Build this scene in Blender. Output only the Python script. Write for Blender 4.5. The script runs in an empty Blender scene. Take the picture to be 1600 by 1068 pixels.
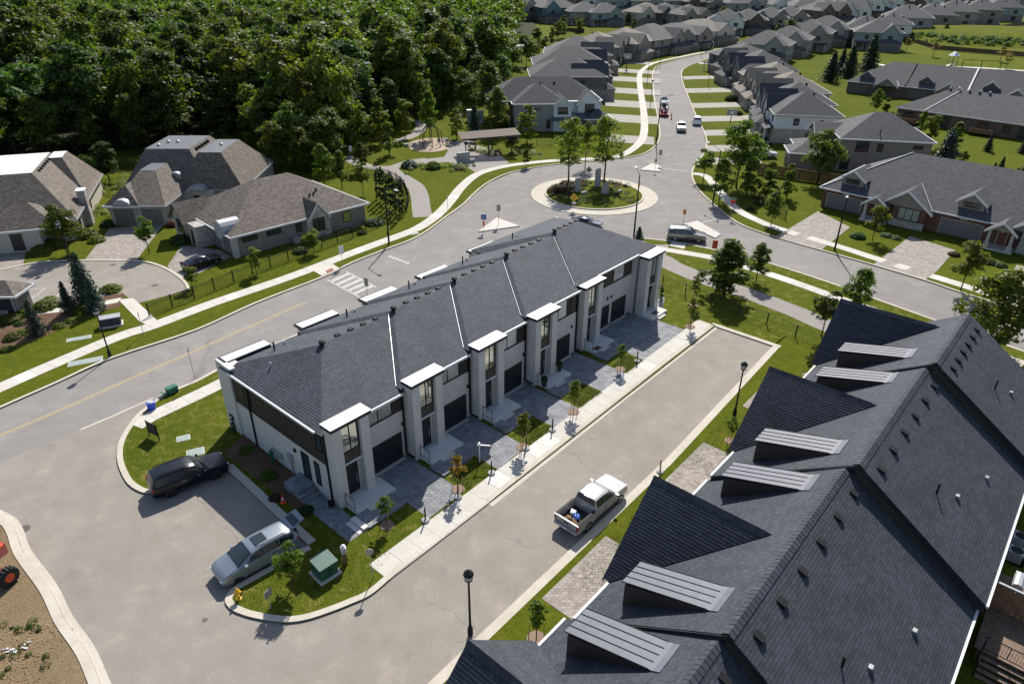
import bpy, math, random
import numpy as np
from mathutils import Vector, Matrix
rnd = random.Random(11)
RAD = math.radians
scn = bpy.context.scene
COL = scn.collection

# ------------------------------------------------------------------ camera, sky, sun, exposure
CAM_H, FOC, PITCH, ROLL = 34.0, 1080.0, RAD(29), RAD(-.5)
cam = bpy.data.objects.new('camera', bpy.data.cameras.new('camera'))
COL.objects.link(cam)
cam.data.sensor_width = 36.0
cam.data.lens = FOC / 1600 * 36.0
cam.data.clip_start, cam.data.clip_end = 0.5, 6000
cam.matrix_world = Matrix.Translation((0, 0, CAM_H)) @ Matrix.Rotation(RAD(90) - PITCH, 4, 'X') @ Matrix.Rotation(-ROLL, 4, 'Z')
scn.camera = cam
SUN_AZ, SUN_EL = RAD(81), RAD(43)
sd = Vector((math.cos(SUN_EL) * math.cos(SUN_AZ), math.cos(SUN_EL) * math.sin(SUN_AZ), math.sin(SUN_EL)))
sl = bpy.data.lights.new('sun', 'SUN'); sl.energy = 4.2; sl.angle = RAD(.53); sl.color = (1, .955, .88)
so = bpy.data.objects.new('sun', sl); COL.objects.link(so)
so.rotation_euler = sd.to_track_quat('Z', 'Y').to_euler(); so.location = (0, 0, 120)
world = bpy.data.worlds.new('World'); scn.world = world; world.use_nodes = True
wn = world.node_tree.nodes; sky = wn.new('ShaderNodeTexSky'); sky.sky_type = 'NISHITA'; sky.sun_disc = False
sky.sun_elevation = SUN_EL; sky.sun_rotation = RAD(90) - SUN_AZ; sky.air_density = 1.0; sky.dust_density = 1.0; sky.ozone_density = 1.2
world.node_tree.links.new(sky.outputs[0], wn['Background'].inputs[0]); wn['Background'].inputs[1].default_value = .085
vs = scn.view_settings
vs.view_transform = 'Standard'; vs.look = 'None'; vs.exposure = .68; vs.gamma = 1; vs.use_curve_mapping = False

def G(u, v, z=0.0):
    """ground point (at height z) seen at photograph pixel u, v (1600 wide)"""
    x, y = (u - 800) / FOC, (v - 534) / FOC
    c, s = math.cos(ROLL), math.sin(ROLL)
    x, y = c * x - s * y, s * x + c * y
    d = (x, math.cos(PITCH) - y * math.sin(PITCH), -(math.sin(PITCH) + y * math.cos(PITCH)))
    t = (z - CAM_H) / d[2]
    return Vector((d[0] * t, d[1] * t, z))

# ------------------------------------------------------------------ materials
MAT = {}
def nt(name):
    m = bpy.data.materials.new(name); m.use_nodes = True
    return m, m.node_tree.nodes, m.node_tree.links, m.node_tree.nodes['Principled BSDF']
def mixc(n, l, fac, a, b, mode='MIX'):
    x = n.new('ShaderNodeMix'); x.data_type = 'RGBA'; x.blend_type = mode
    for s, v in ((0, fac), (6, a), (7, b)):
        if isinstance(v, (int, float)): x.inputs[s].default_value = v
        elif isinstance(v, (tuple, list)): x.inputs[s].default_value = (*v[:3], 1)
        else: l.new(v, x.inputs[s])
    return x.outputs[2]
def ramp(n, l, src, a, b, p=0, q=1):
    r = n.new('ShaderNodeMapRange'); r.inputs[1].default_value = a; r.inputs[2].default_value = b
    r.inputs[3].default_value = p; r.inputs[4].default_value = q; l.new(src, r.inputs[0]); return r.outputs[0]
def noise(n, l, co, scale, detail=4, rough=.55):
    t = n.new('ShaderNodeTexNoise'); t.inputs['Scale'].default_value = scale; t.inputs['Detail'].default_value = detail
    t.inputs['Roughness'].default_value = rough
    if co is not None: l.new(co, t.inputs['Vector'])
    return t.outputs['Fac']
def coord(n, kind='Object'): return n.new('ShaderNodeTexCoord').outputs[kind]
def geo(n): return n.new('ShaderNodeNewGeometry')
def bump(n, l, b, h, strength=.3, dist=.02):
    x = n.new('ShaderNodeBump'); x.inputs['Strength'].default_value = strength; x.inputs['Distance'].default_value = dist
    l.new(h, x.inputs['Height']); l.new(x.outputs[0], b.inputs['Normal'])
def plain(name, col, rough=.6, metal=0., var=.12, scale=3., spec=.5, coat=0.):
    if name in MAT: return MAT[name]
    m, n, l, b = nt(name)
    if var:
        f = ramp(n, l, noise(n, l, coord(n), scale, 5), .3, .7)
        c = mixc(n, l, f, [k * (1 - var) for k in col], [min(1, k * (1 + var)) for k in col]); l.new(c, b.inputs['Base Color'])
    else: b.inputs['Base Color'].default_value = (*col, 1)
    b.inputs['Roughness'].default_value = rough; b.inputs['Metallic'].default_value = metal
    b.inputs['Specular IOR Level'].default_value = spec
    if coat: b.inputs['Coat Weight'].default_value = coat; b.inputs['Coat Roughness'].default_value = .04
    MAT[name] = m; return m
def ground_mat(name, cols, s_big=.06, s_mid=.5, s_fine=9., rough=.92, bstr=.35, bdist=.03, speck=None, island=0., lo=.35, hi=.65, fine=.3, crack=0., spec=.12, third=(.56, .72)):
    """cols a,b : patch colours, fine noise darkens/lightens the grain"""
    m, n, l, b = nt(name); co = geo(n).outputs['Position']
    f1 = noise(n, l, co, s_big, 5, .62); f2 = noise(n, l, co, s_mid, 6, .65); f3 = noise(n, l, co, s_fine, 3, .7)
    add = n.new('ShaderNodeMath'); add.operation = 'MULTIPLY_ADD'; add.inputs[1].default_value = .5; l.new(f2, add.inputs[0])
    hlf = n.new('ShaderNodeMath'); hlf.operation = 'MULTIPLY'; hlf.inputs[1].default_value = .5; l.new(f1, hlf.inputs[0]); l.new(hlf.outputs[0], add.inputs[2])
    c = mixc(n, l, ramp(n, l, add.outputs[0], lo, hi), cols[0], cols[1])
    if len(cols) > 2: c = mixc(n, l, ramp(n, l, f2, third[0], third[1], 0, .8), c, cols[2])
    g = ramp(n, l, f3, .25, .75, 1 - fine, 1 + fine)
    c = mixc(n, l, 1.0, c, g, 'MULTIPLY')
    if speck:
        v = n.new('ShaderNodeTexVoronoi'); v.inputs['Scale'].default_value = speck[0]; l.new(co, v.inputs['Vector'])
        c = mixc(n, l, ramp(n, l, v.outputs['Distance'], .05, .16, speck[2], 0), c, speck[1])
    if crack:      # wandering cracks and a few dark drips of oil
        wv = n.new('ShaderNodeTexNoise'); wv.inputs['Scale'].default_value = .6; l.new(co, wv.inputs['Vector'])
        ad = n.new('ShaderNodeVectorMath'); ad.operation = 'MULTIPLY_ADD'; ad.inputs[1].default_value = (2.2, 2.2, 0); l.new(wv.outputs['Color'], ad.inputs[0]); l.new(co, ad.inputs[2])
        v = n.new('ShaderNodeTexVoronoi'); v.feature = 'DISTANCE_TO_EDGE'; v.inputs['Scale'].default_value = .11; l.new(ad.outputs[0], v.inputs['Vector'])
        k = mixc(n, l, 1.0, ramp(n, l, v.outputs['Distance'], .002, .006, crack, 0), ramp(n, l, f1, .45, .6), 'MULTIPLY')
        c = mixc(n, l, k, c, [q * .55 for q in cols[0]])
        v = n.new('ShaderNodeTexVoronoi'); v.inputs['Scale'].default_value = .35; l.new(ad.outputs[0], v.inputs['Vector'])
        c = mixc(n, l, ramp(n, l, v.outputs['Distance'], .05, .22, .22, 0), c, [q * .6 for q in cols[0]])
    if island:
        c = mixc(n, l, 1.0, c, ramp(n, l, geo(n).outputs['Random Per Island'], 0, 1, 1 - island, 1 + island), 'MULTIPLY')
    l.new(c, b.inputs['Base Color']); b.inputs['Roughness'].default_value = rough; b.inputs['Specular IOR Level'].default_value = spec
    bump(n, l, b, f3, bstr, bdist); MAT[name] = m; return m
def brick_mat(name, c1, c2, mortar, bw=.24, bh=.08, ms=.01, rough=.85, bstr=.4, offset=.5, spots=None, fine=.15):
    """courses in the surface's own UV, which the mesh builder lays out in metres"""
    m, n, l, b = nt(name); uv = coord(n, 'UV')
    t = n.new('ShaderNodeTexBrick'); l.new(uv, t.inputs['Vector'])
    t.inputs['Scale'].default_value = 1; t.inputs['Brick Width'].default_value = bw; t.inputs['Row Height'].default_value = bh
    t.inputs['Mortar Size'].default_value = ms; t.offset = offset; t.inputs['Bias'].default_value = 0
    for k, c in (('Color1', c1), ('Color2', c2), ('Mortar', mortar)): t.inputs[k].default_value = (*c, 1)
    c = mixc(n, l, 1.0, t.outputs['Color'], ramp(n, l, noise(n, l, coord(n), 1.3, 6), .3, .7, 1 - fine, 1 + fine), 'MULTIPLY')
    l.new(c, b.inputs['Base Color']); b.inputs['Roughness'].default_value = rough; b.inputs['Specular IOR Level'].default_value = .3
    inv = n.new('ShaderNodeMath'); inv.operation = 'SUBTRACT'; inv.inputs[0].default_value = 1; l.new(t.outputs['Fac'], inv.inputs[1])
    bump(n, l, b, inv.outputs[0], bstr, .012); MAT[name] = m; return m
def leaf_mat(name, a, b_, trans=.5):
    m, n, l, b = nt(name); g = geo(n); oi = n.new('ShaderNodeObjectInfo')
    c = mixc(n, l, g.outputs['Random Per Island'], a, b_)
    c = mixc(n, l, 1.0, c, ramp(n, l, noise(n, l, coord(n), .45, 4), .3, .7, .65, 1.35), 'MULTIPLY')
    h = n.new('ShaderNodeHueSaturation'); l.new(c, h.inputs['Color'])
    l.new(ramp(n, l, oi.outputs['Random'], 0, 1, .492, .522), h.inputs['Hue']); l.new(ramp(n, l, oi.outputs['Random'], 0, 1, .62, 1.2), h.inputs['Value'])
    l.new(h.outputs[0], b.inputs['Base Color']); b.inputs['Roughness'].default_value = .55; b.inputs['Specular IOR Level'].default_value = .3
    t = n.new('ShaderNodeBsdfTranslucent'); 
    c2 = mixc(n, l, 1.0, h.outputs[0], (1.35, 1.5, .42), 'MULTIPLY'); l.new(c2, t.inputs['Color'])
    mx = n.new('ShaderNodeMixShader'); mx.inputs[0].default_value = trans
    l.new(b.outputs[0], mx.inputs[1]); l.new(t.outputs[0], mx.inputs[2]); l.new(mx.outputs[0], n['Material Output'].inputs[0])
    MAT[name] = m; return m
def shingle_mat(name, c, var=.35, tone=None):
    m, n, l, b = nt(name); g = geo(n)
    k = ramp(n, l, g.outputs['Random Per Island'], 0, 1, 1 - var, 1 + var)
    cc = mixc(n, l, 1.0, c, k, 'MULTIPLY')
    cc = mixc(n, l, 1.0, cc, ramp(n, l, noise(n, l, coord(n), .5, 5), .3, .7, .85, 1.15), 'MULTIPLY')
    f = noise(n, l, coord(n), 60, 2, .8)
    cc = mixc(n, l, 1.0, cc, ramp(n, l, f, .25, .75, .75, 1.3), 'MULTIPLY')
    l.new(cc, b.inputs['Base Color']); b.inputs['Roughness'].default_value = .8; b.inputs['Specular IOR Level'].default_value = .35
    bump(n, l, b, f, .3, .006); MAT[name] = m; return m

ground_mat('asphalt_court', [(.235, .208, .180), (.30, .272, .240), (.325, .285, .235)], .07, .55, 16, .95, .3, .012, fine=.26, crack=.5)
ground_mat('asphalt_road', [(.215, .200, .186), (.272, .254, .236), (.295, .277, .255)], .05, .4, 16, .95, .3, .012, fine=.22, crack=.5)
ground_mat('asphalt_path', [(.26, .235, .215), (.30, .275, .255)], .1, .6, 14, .93, .3, .012, fine=.12)
ground_mat('concrete', [(.50, .46, .41), (.57, .54, .49)], .3, 1.2, 12, .9, .2, .006, island=.06, fine=.08)
ground_mat('concrete_kerb', [(.44, .39, .315), (.54, .50, .43)], .3, 1.5, 12, .9, .2, .006, fine=.1)
ground_mat('lawn_lush', [(.064, .081, .007), (.100, .113, .011), (.135, .128, .02)], .12, 1.1, 14, .95, .9, .05, fine=.5, spec=.03)
ground_mat('lawn_dry', [(.062, .084, .008), (.104, .114, .012), (.20, .17, .055)], .13, 1.3, 14, .95, .9, .05, fine=.5, spec=.03, third=(.53, .70))
ground_mat('meadow', [(.070, .092, .008), (.125, .13, .014), (.15, .14, .022)], .03, .4, 6, .95, .8, .08, fine=.45, spec=.03)
ground_mat('bare_soil', [(.17, .118, .066), (.235, .175, .105), (.085, .078, .04)], .25, 1.3, 10, .95, .9, .06, fine=.4)
ground_mat('mulch', [(.10, .055, .034), (.16, .10, .066)], .4, 3., 22, .95, 1., .05, fine=.5)
ground_mat('mulch_pale', [(.23, .16, .12), (.33, .245, .19)], .4, 3., 22, .95, 1., .05, fine=.4)
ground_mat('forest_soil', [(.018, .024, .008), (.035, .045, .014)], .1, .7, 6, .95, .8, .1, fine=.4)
ground_mat('play_sand', [(.36, .27, .21), (.42, .33, .26)], .3, 2, 12, .95, .5, .02, fine=.12)
ground_mat('stone_grey', [(.26, .255, .245), (.40, .39, .37)], .8, 3, 14, .85, .6, .03, fine=.25)
brick_mat('paver_grey', (.195, .20, .215), (.265, .27, .285), (.09, .092, .10), .42, .28, .018, .8, .5, .5, fine=.25)
brick_mat('paver_beige', (.235, .20, .175), (.36, .32, .285), (.17, .15, .13), .34, .22, .014, .85, .35, .5)
brick_mat('brick_white', (.545, .52, .49), (.61, .585, .555), (.47, .45, .43), .24, .08, .009, .8, .35, .5, fine=.06)
brick_mat('brick_red', (.115, .036, .026), (.20, .07, .05), (.20, .15, .13), .24, .08, .008)
brick_mat('brick_taupe', (.19, .165, .145), (.25, .22, .195), (.27, .25, .23), .24, .08, .01)
brick_mat('brick_brown', (.10, .058, .045), (.16, .095, .075), (.2, .17, .15), .24, .08, .01)
brick_mat('stone_veneer', (.29, .265, .235), (.46, .425, .385), (.30, .28, .26), .45, .2, .015, .85, .6, .5, fine=.2)
brick_mat('shingle_brown', (.112, .092, .076), (.215, .18, .15), (.072, .06, .05), .42, .19, .02, .85, .45, .37, fine=.14)
brick_mat('shingle_slate', (.054, .055, .060), (.090, .091, .098), (.036, .036, .04), .38, .19, .015, .85, .4, .37, fine=.14)
brick_mat('shingle_dusk', (.070, .068, .073), (.115, .112, .118), (.046, .045, .048), .38, .19, .015, .85, .4, .37, fine=.14)
brick_mat('shingle_tan', (.15, .13, .105), (.215, .19, .16), (.09, .08, .07), .38, .19, .015, .85, .4, .37, fine=.14)
shingle_mat('shingle_near', (.040, .046, .058), .22); shingle_mat('shingle_town', (.056, .063, .078), .2)
def siding(name, c, lap=.18): return brick_mat(name, c, [k * 1.05 for k in c], [k * .5 for k in c], 40, lap, .012, .7, .5, .3, fine=.05)
siding('siding_grey', (.30, .29, .275)); siding('siding_taupe', (.27, .235, .205)); siding('siding_blue', (.27, .30, .315)); siding('siding_white', (.66, .68, .70))
siding('siding_dark', (.12, .115, .12)); siding('siding_teal', (.15, .235, .25))
plain('stucco_cream', (.48, .42, .36), .9); plain('stucco_white', (.66, .65, .63), .9, var=.06); plain('stucco_grey', (.33, .32, .31), .9)
plain('metal_black', (.012, .012, .014), .65, .0, .2, 3., .2); plain('metal_dark', (.026, .027, .032), .6, .0, .2, 3., .25)
plain('board_dark', (.045, .036, .032), .55, 0, .25, 8); plain('door_black', (.012, .013, .017), .4, 0, .15)
plain('white_metal', (.80, .80, .80), .38, 0, .03); plain('gutter_white', (.62, .63, .65), .4, .0, .04); plain('alum_grey', (.36, .37, .39), .5, .25, .08)
plain('seam_metal', (.125, .132, .155), .55, .0, .1, 2., .35); plain('flashing', (.70, .71, .74), .35, .3, .05)
plain('garage_grey', (.125, .115, .112), .5, 0, .08); plain('garage_slate', (.15, .15, .16), .5, 0, .08); plain('trim_stone', (.45, .42, .38), .85)
plain('glass', (.025, .036, .042), .06, 0, .3, .7, .6); plain('glass_bright', (.42, .44, .40), .04, .85, .3, .9, .8); plain('glass_blind_reflect', (.50, .50, .46), .2, 0, .2, 1.2, .8); plain('glass_reflect_tint', (.30, .32, .30), .12, 0, .25, 2.5, .8)  # last two: pale reflections of surroundings, and blinds, put into the colour
plain('bark', (.075, .055, .04), .9, 0, .3, 6); plain('bark_grey', (.13, .115, .10), .9, 0, .3, 6)
plain('wood_cedar', (.21, .105, .055), .75, 0, .3, 2); plain('wood_brown', (.10, .062, .042), .75, 0, .35, 3); plain('deck_brown', (.19, .125, .085), .75, 0, .3, 3); plain('wood_stake', (.34, .22, .11), .8)
plain('rubber', (.012, .012, .013), .75, 0, .2); plain('rim_alloy', (.45, .45, .46), .3, .9, .1); plain('rim_dark', (.05, .05, .055), .35, .8, .1)
plain('paint_black', (.004, .006, .012), .3, .0, 0, 1, .35, .25); plain('paint_silver', (.33, .335, .34), .42, .35, 0, 1, .35, .15); plain('paint_bluegrey', (.24, .27, .31), .34, .4, 0, 1, .4, .6)
plain('paint_white', (.74, .75, .76), .28, 0, 0, 1, .5, 1.); plain('paint_grey', (.24, .235, .23), .27, .7, 0, 1, .5, 1.); plain('paint_navy', (.012, .022, .055), .25, .2, 0, 1, .5, 1.)
plain('paint_red', (.42, .02, .016), .3, 0, 0, 1, .5, 1.); plain('paint_orange', (.62, .075, .02), .4); plain('paint_teal', (.02, .09, .10), .3, 0, 0, 1, .5, 1.)
plain('lamp_red', (.30, .012, .012), .25); plain('lamp_clear', (.60, .62, .64), .12, .3, .05); plain('bed_liner', (.02, .02, .022), .8)
plain('hydrant_yellow', (.72, .42, .02), .45); plain('box_green', (.018, .085, .058), .45, 0, .2); plain('bin_green', (.01, .11, .075), .5); plain('bin_blue', (.012, .06, .55), .4)
plain('cone_orange', (.75, .09, .035), .5, 0, .05); plain('sign_white', (.72, .72, .72), .5, 0, .04); plain('sign_yellow', (.72, .42, .02), .45, 0, .04); plain('sign_red', (.5, .02, .02), .45, 0, .04)
plain('sign_amber', (.50, .20, .02), .5, 0, .04); plain('sign_blue', (.02, .09, .36), .45, 0, .04); plain('sign_back', (.30, .31, .31), .4, .5, .05); plain('sign_green', (.02, .2, .1), .45, 0, .04)
plain('paint_line', (.43, .42, .395), .9, 0, .35, 5); plain('paint_line_yellow', (.40, .31, .17), .9, 0, .3, 5); plain('tactile', (.24, .085, .06), .85)
plain('iron', (.11, .085, .075), .7, .3, .3, 20); plain('utility_lid', (.27, .32, .295), .8, 0, .15); plain('box_navy', (.03, .035, .055), .45, .1, .15)
plain('lantern_glass', (.35, .36, .38), .1, 0, .1); plain('plastic_white', (.75, .75, .74), .4, 0, .04); plain('terracotta', (.22, .07, .035), .7); plain('pot_dark', (.03, .03, .032), .6)
plain('tarp_blue', (.03, .10, .42), .5); plain('rubble_tan', (.36, .24, .13), .9, 0, .35, 9)
leaf_mat('leaf_forest', (0.058, 0.096, 0.014), (0.145, 0.182, 0.03)); leaf_mat('leaf_olive', (0.088, 0.115, 0.016), (0.18, 0.195, 0.032)); leaf_mat('leaf_deep', (0.042, 0.082, 0.018), (0.1, 0.148, 0.034))
leaf_mat('leaf_street', (0.068, 0.105, 0.011), (0.165, 0.2, 0.022)); leaf_mat('leaf_lime', (0.1, 0.13, 0.012), (0.21, 0.225, 0.03)); leaf_mat('leaf_rust', (.20, .10, .02), (.30, .17, .04))
leaf_mat('needle_blue', (.022, .045, .030), (.06, .095, .065), .15); leaf_mat('needle_green', (.014, .034, .012), (.038, .068, .022), .15)
leaf_mat('leaf_red', (.12, .025, .02), (.2, .05, .03)); leaf_mat('leaf_purple', (.05, .03, .018), (.12, .075, .042)); leaf_mat('leaf_lawn', (.062, .088, .008), (.13, .135, .02), .3); plain('trim_dim', (.30, .30, .30), .6, 0, .05); ground_mat('drive_pale', [(.30, .275, .245), (.36, .335, .30)], .3, 1.2, 12, .9, .2, .006, fine=.1); leaf_mat('grass_blade', (0.09, 0.12, 0.012), (0.2, 0.215, 0.035), .3)
# ------------------------------------------------------------------ mesh builder
class M:
    def __init__(s): s.v = []; s.f = []; s.m = []
    def poly(s, pts, mi=0):
        k = len(s.v); s.v += [tuple(p) for p in pts]; s.f.append(tuple(range(k, k + len(pts)))); s.m.append(mi); return s
    def box(s, x0, x1, y0, y1, z0, z1, mi=0, skip=''):
        k = len(s.v)
        s.v += [(x0, y0, z0), (x1, y0, z0), (x1, y1, z0), (x0, y1, z0), (x0, y0, z1), (x1, y0, z1), (x1, y1, z1), (x0, y1, z1)]
        for nm, f in (('b', (0, 3, 2, 1)), ('t', (4, 5, 6, 7)), ('f', (0, 1, 5, 4)), ('r', (1, 2, 6, 5)), ('k', (2, 3, 7, 6)), ('l', (3, 0, 4, 7))):
            if nm not in skip: s.f.append(tuple(k + i for i in f)); s.m.append(mi)
        return s
    def obox(s, c, ux, uy, hx, hy, z0, z1, mi=0):
        c, ux, uy = Vector(c), Vector(ux), Vector(uy); k = len(s.v)
        for z in (z0, z1):
            for a, b in ((-1, -1), (1, -1), (1, 1), (-1, 1)):
                p = c + ux * hx * a + uy * hy * b; s.v.append((p.x, p.y, z))
        for f in ((0, 3, 2, 1), (4, 5, 6, 7), (0, 1, 5, 4), (1, 2, 6, 5), (2, 3, 7, 6), (3, 0, 4, 7)): s.f.append(tuple(k + i for i in f)); s.m.append(mi)
        return s
    def prism(s, pts, z0, z1, mi=0, bottom=False):
        n = len(pts); a = sum(pts[i][0] * pts[(i + 1) % n][1] - pts[(i + 1) % n][0] * pts[i][1] for i in range(n))
        if a < 0: pts = list(pts)[::-1]
        k = len(s.v); s.v += [(p[0], p[1], z0) for p in pts] + [(p[0], p[1], z1) for p in pts]
        s.f.append(tuple(range(k + n, k + 2 * n))); s.m.append(mi)
        if bottom: s.f.append(tuple(range(k + n - 1, k - 1, -1))); s.m.append(mi)
        for i in range(n):
            j = (i + 1) % n; s.f.append((k + i, k + j, k + n + j, k + n + i)); s.m.append(mi)
        return s
    def slab(s, pts, t, mi=0):
        """planar polygon in space given thickness t below it"""
        pts = [Vector(p) for p in pts]; n = len(pts); nn = Vector()
        for i in range(n): a, b = pts[i], pts[(i + 1) % n]; nn += a.cross(b)
        if nn.z < 0: pts.reverse(); nn = -nn
        nn.normalize(); k = len(s.v)
        s.v += [tuple(p) for p in pts] + [tuple(p - nn * t) for p in pts]
        s.f.append(tuple(range(k, k + n))); s.m.append(mi); s.f.append(tuple(range(k + 2 * n - 1, k + n - 1, -1))); s.m.append(mi)
        for i in range(n):
            j = (i + 1) % n; s.f.append((k + j, k + i, k + n + i, k + n + j)); s.m.append(mi)
        return s
    def tube(s, pts, r, n=6, mi=0, caps=True):
        pts = [Vector(p) for p in pts]; rs = r if isinstance(r, (list, tuple)) else [r] * len(pts); rings = []
        for i, p in enumerate(pts):
            d = (pts[min(i + 1, len(pts) - 1)] - pts[max(i - 1, 0)]).normalized()
            a = d.orthogonal().normalized() if i == 0 else (pa - d * pa.dot(d)).normalized()
            pa = a; b = d.cross(a); k = len(s.v); rings.append(k)
            for q in range(n):
                t = 2 * math.pi * q / n; s.v.append(tuple(p + (a * math.cos(t) + b * math.sin(t)) * rs[i]))
        for x, y in zip(rings, rings[1:]):
            for q in range(n): s.f.append((x + q, x + (q + 1) % n, y + (q + 1) % n, y + q)); s.m.append(mi)
        if caps: s.f.append(tuple(rings[0] + q for q in range(n))[::-1]); s.m.append(mi); s.f.append(tuple(rings[-1] + q for q in range(n))); s.m.append(mi)
        return s
    def lathe(s, c, prof, n=12, mi=0):
        return s.tube([(c[0], c[1], c[2] + z) for r, z in prof], [max(r, .001) for r, z in prof], n, mi)
    def disc(s, c, r, n=24, mi=0, h=0):
        pts = [(c[0] + r * math.cos(2 * math.pi * i / n), c[1] + r * math.sin(2 * math.pi * i / n)) for i in range(n)]
        return s.prism(pts, c[2] - h, c[2], mi) if h else s.poly([(x, y, c[2]) for x, y in pts], mi)
    def blob(s, c, r, mi=0, jit=.12, nu=9, nv=6, sq=1.):
        k = len(s.v)
        for i in range(nv + 1):
            th = math.pi * i / nv
            for j in range(nu):
                ph = 2 * math.pi * j / nu; q = 1 + rnd.uniform(-jit, jit)
                s.v.append((c[0] + r[0] * q * math.sin(th) * math.cos(ph), c[1] + r[1] * q * math.sin(th) * math.sin(ph), c[2] + r[2] * q * math.cos(th)))
        for i in range(nv):
            for j in range(nu):
                a, b = k + i * nu + j, k + i * nu + (j + 1) % nu; s.f.append((a, a + nu, b + nu, b)); s.m.append(mi)
        return s
    def data(s, name, mats, smooth=False, uv=True):
        me = bpy.data.meshes.new(name); me.from_pydata(s.v, [], s.f)
        for m in mats: me.materials.append(MAT[m] if isinstance(m, str) else m)
        if len(mats) > 1: me.polygons.foreach_set('material_index', s.m)
        if smooth: me.polygons.foreach_set('use_smooth', [True] * len(s.f))
        if uv:
            nl = len(me.loops); vi = np.empty(nl, np.int32); me.loops.foreach_get('vertex_index', vi)
            npz = len(me.polygons); nr = np.empty(npz * 3, np.float32); me.polygons.foreach_get('normal', nr); nr = nr.reshape(-1, 3)
            lt = np.empty(npz, np.int32); me.polygons.foreach_get('loop_total', lt)
            V = np.asarray(s.v, np.float32)[vi]; N = np.repeat(nr, lt, 0)
            flat = np.abs(N[:, 2]) > .985
            T = np.stack([-N[:, 1], N[:, 0], np.zeros(nl)], 1); T[flat] = (1, 0, 0); T /= np.maximum(np.linalg.norm(T, axis=1, keepdims=True), 1e-9)
            B = np.cross(N, T); B[flat] = (0, 1, 0)
            U = np.stack([(V * T).sum(1), (V * B).sum(1)], 1).astype(np.float32)
            me.uv_layers.new(name='UVMap').data.foreach_set('uv', U.ravel())
        return me
    def build(s, name, mats, parent=None, kind=None, smooth=False, label=None):
        if isinstance(mats, str): mats = [mats]
        return link(name, s.data(name, mats, smooth), parent, kind, label)
def link(name, me, parent=None, kind=None, label=None):
    o = bpy.data.objects.new(name, me); COL.objects.link(o)
    if parent: o.parent = parent
    if kind: o['kind'] = kind
    if label: o['label'] = label
    return o
def thing(name, label, cat, loc=(0, 0, 0), rz=0., group=None, sc=None):
    o = bpy.data.objects.new(name, None); COL.objects.link(o); o.location = loc; o.rotation_euler = (0, 0, rz)
    o.empty_display_size = .2
    return tag(o, label, cat, group)
def tag(o, label, cat, group=None):
    o['label'] = label; o['category'] = cat
    if group: o['group'] = group
    return o
def copy_tree(o, parent=None):
    c = o.copy(); COL.objects.link(c)
    if parent: c.parent = parent
    for ch in list(o.children): copy_tree(ch, c)
    return c
def put(proto, loc, rz, label, group=None, sc=1.):
    """the first use takes the prototype itself, later ones a copy with its parts"""
    if not proto.get('_used'): proto['_used'] = 1; c = proto
    else: c = copy_tree(proto)
    c.location = loc; c.rotation_euler = (0, 0, rz); c.scale = (sc, sc, sc) if isinstance(sc, (int, float)) else sc
    c['label'] = label
    if group: c['group'] = group
    return c
def px(pts, z=0.): return [G(u, v, z) for u, v in pts]
def sheet(name, pts, z, mat, kind='structure', z0=None):
    m = M(); p = px(pts, 0)
    if z0 is None: m.poly(ccw([(q.x, q.y, z) for q in p]))
    else: m.prism([(q.x, q.y) for q in p], z0, z)
    return m.build(name, mat, kind=kind)
def ccw(p):
    a = sum(p[i][0] * p[(i + 1) % len(p)][1] - p[(i + 1) % len(p)][0] * p[i][1] for i in range(len(p)))
    return p if a > 0 else p[::-1]
def smooth_line(p, n=4):
    p = [Vector((q[0], q[1], 0)) for q in p]; out = []
    for i in range(len(p) - 1):
        a, b, c, d = p[max(i - 1, 0)], p[i], p[i + 1], p[min(i + 2, len(p) - 1)]
        for k in range(n):
            t = k / n; out.append(.5 * (2 * b + (c - a) * t + (2 * a - 5 * b + 4 * c - d) * t * t + (3 * b - a - 3 * c + d) * t ** 3))
    out.append(p[-1]); return out
def offs(p, d):
    out = []
    for i in range(len(p)):
        t = (p[min(i + 1, len(p) - 1)] - p[max(i - 1, 0)]).normalized(); out.append(p[i] + Vector((-t.y, t.x, 0)) * d)
    return out
def resample(p, step):
    out = [p[0].copy()]; need = step
    for a, b in zip(p, p[1:]):
        L = (b - a).length; pos = 0
        while L - pos >= need:
            pos += need; out.append(a.lerp(b, pos / L)); need = step
        need -= L - pos
    return out
def strip_mesh(line, d0, d1, z0, z1):
    a, b = offs(line, d0), offs(line, d1); m = M()
    for i in range(len(line) - 1): 
        q = ccw([(a[i].x, a[i].y), (a[i + 1].x, a[i + 1].y), (b[i + 1].x, b[i + 1].y), (b[i].x, b[i].y)]); k = len(m.v)
        m.v += [(x, y, z1) for x, y in q] + [(x, y, z0) for x, y in q]; m.f.append((k, k + 1, k + 2, k + 3)); m.m.append(0)
        for e in range(4):
            f = (e + 1) % 4; m.f.append((k + f, k + e, k + 4 + e, k + 4 + f)); m.m.append(0)
    return m
def kerb(line, w=.32, h=.13, name='kerb', side=1):
    return strip_mesh(line, 0, w * side, -.02, h).build(name, 'concrete_kerb', kind='structure')
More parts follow.
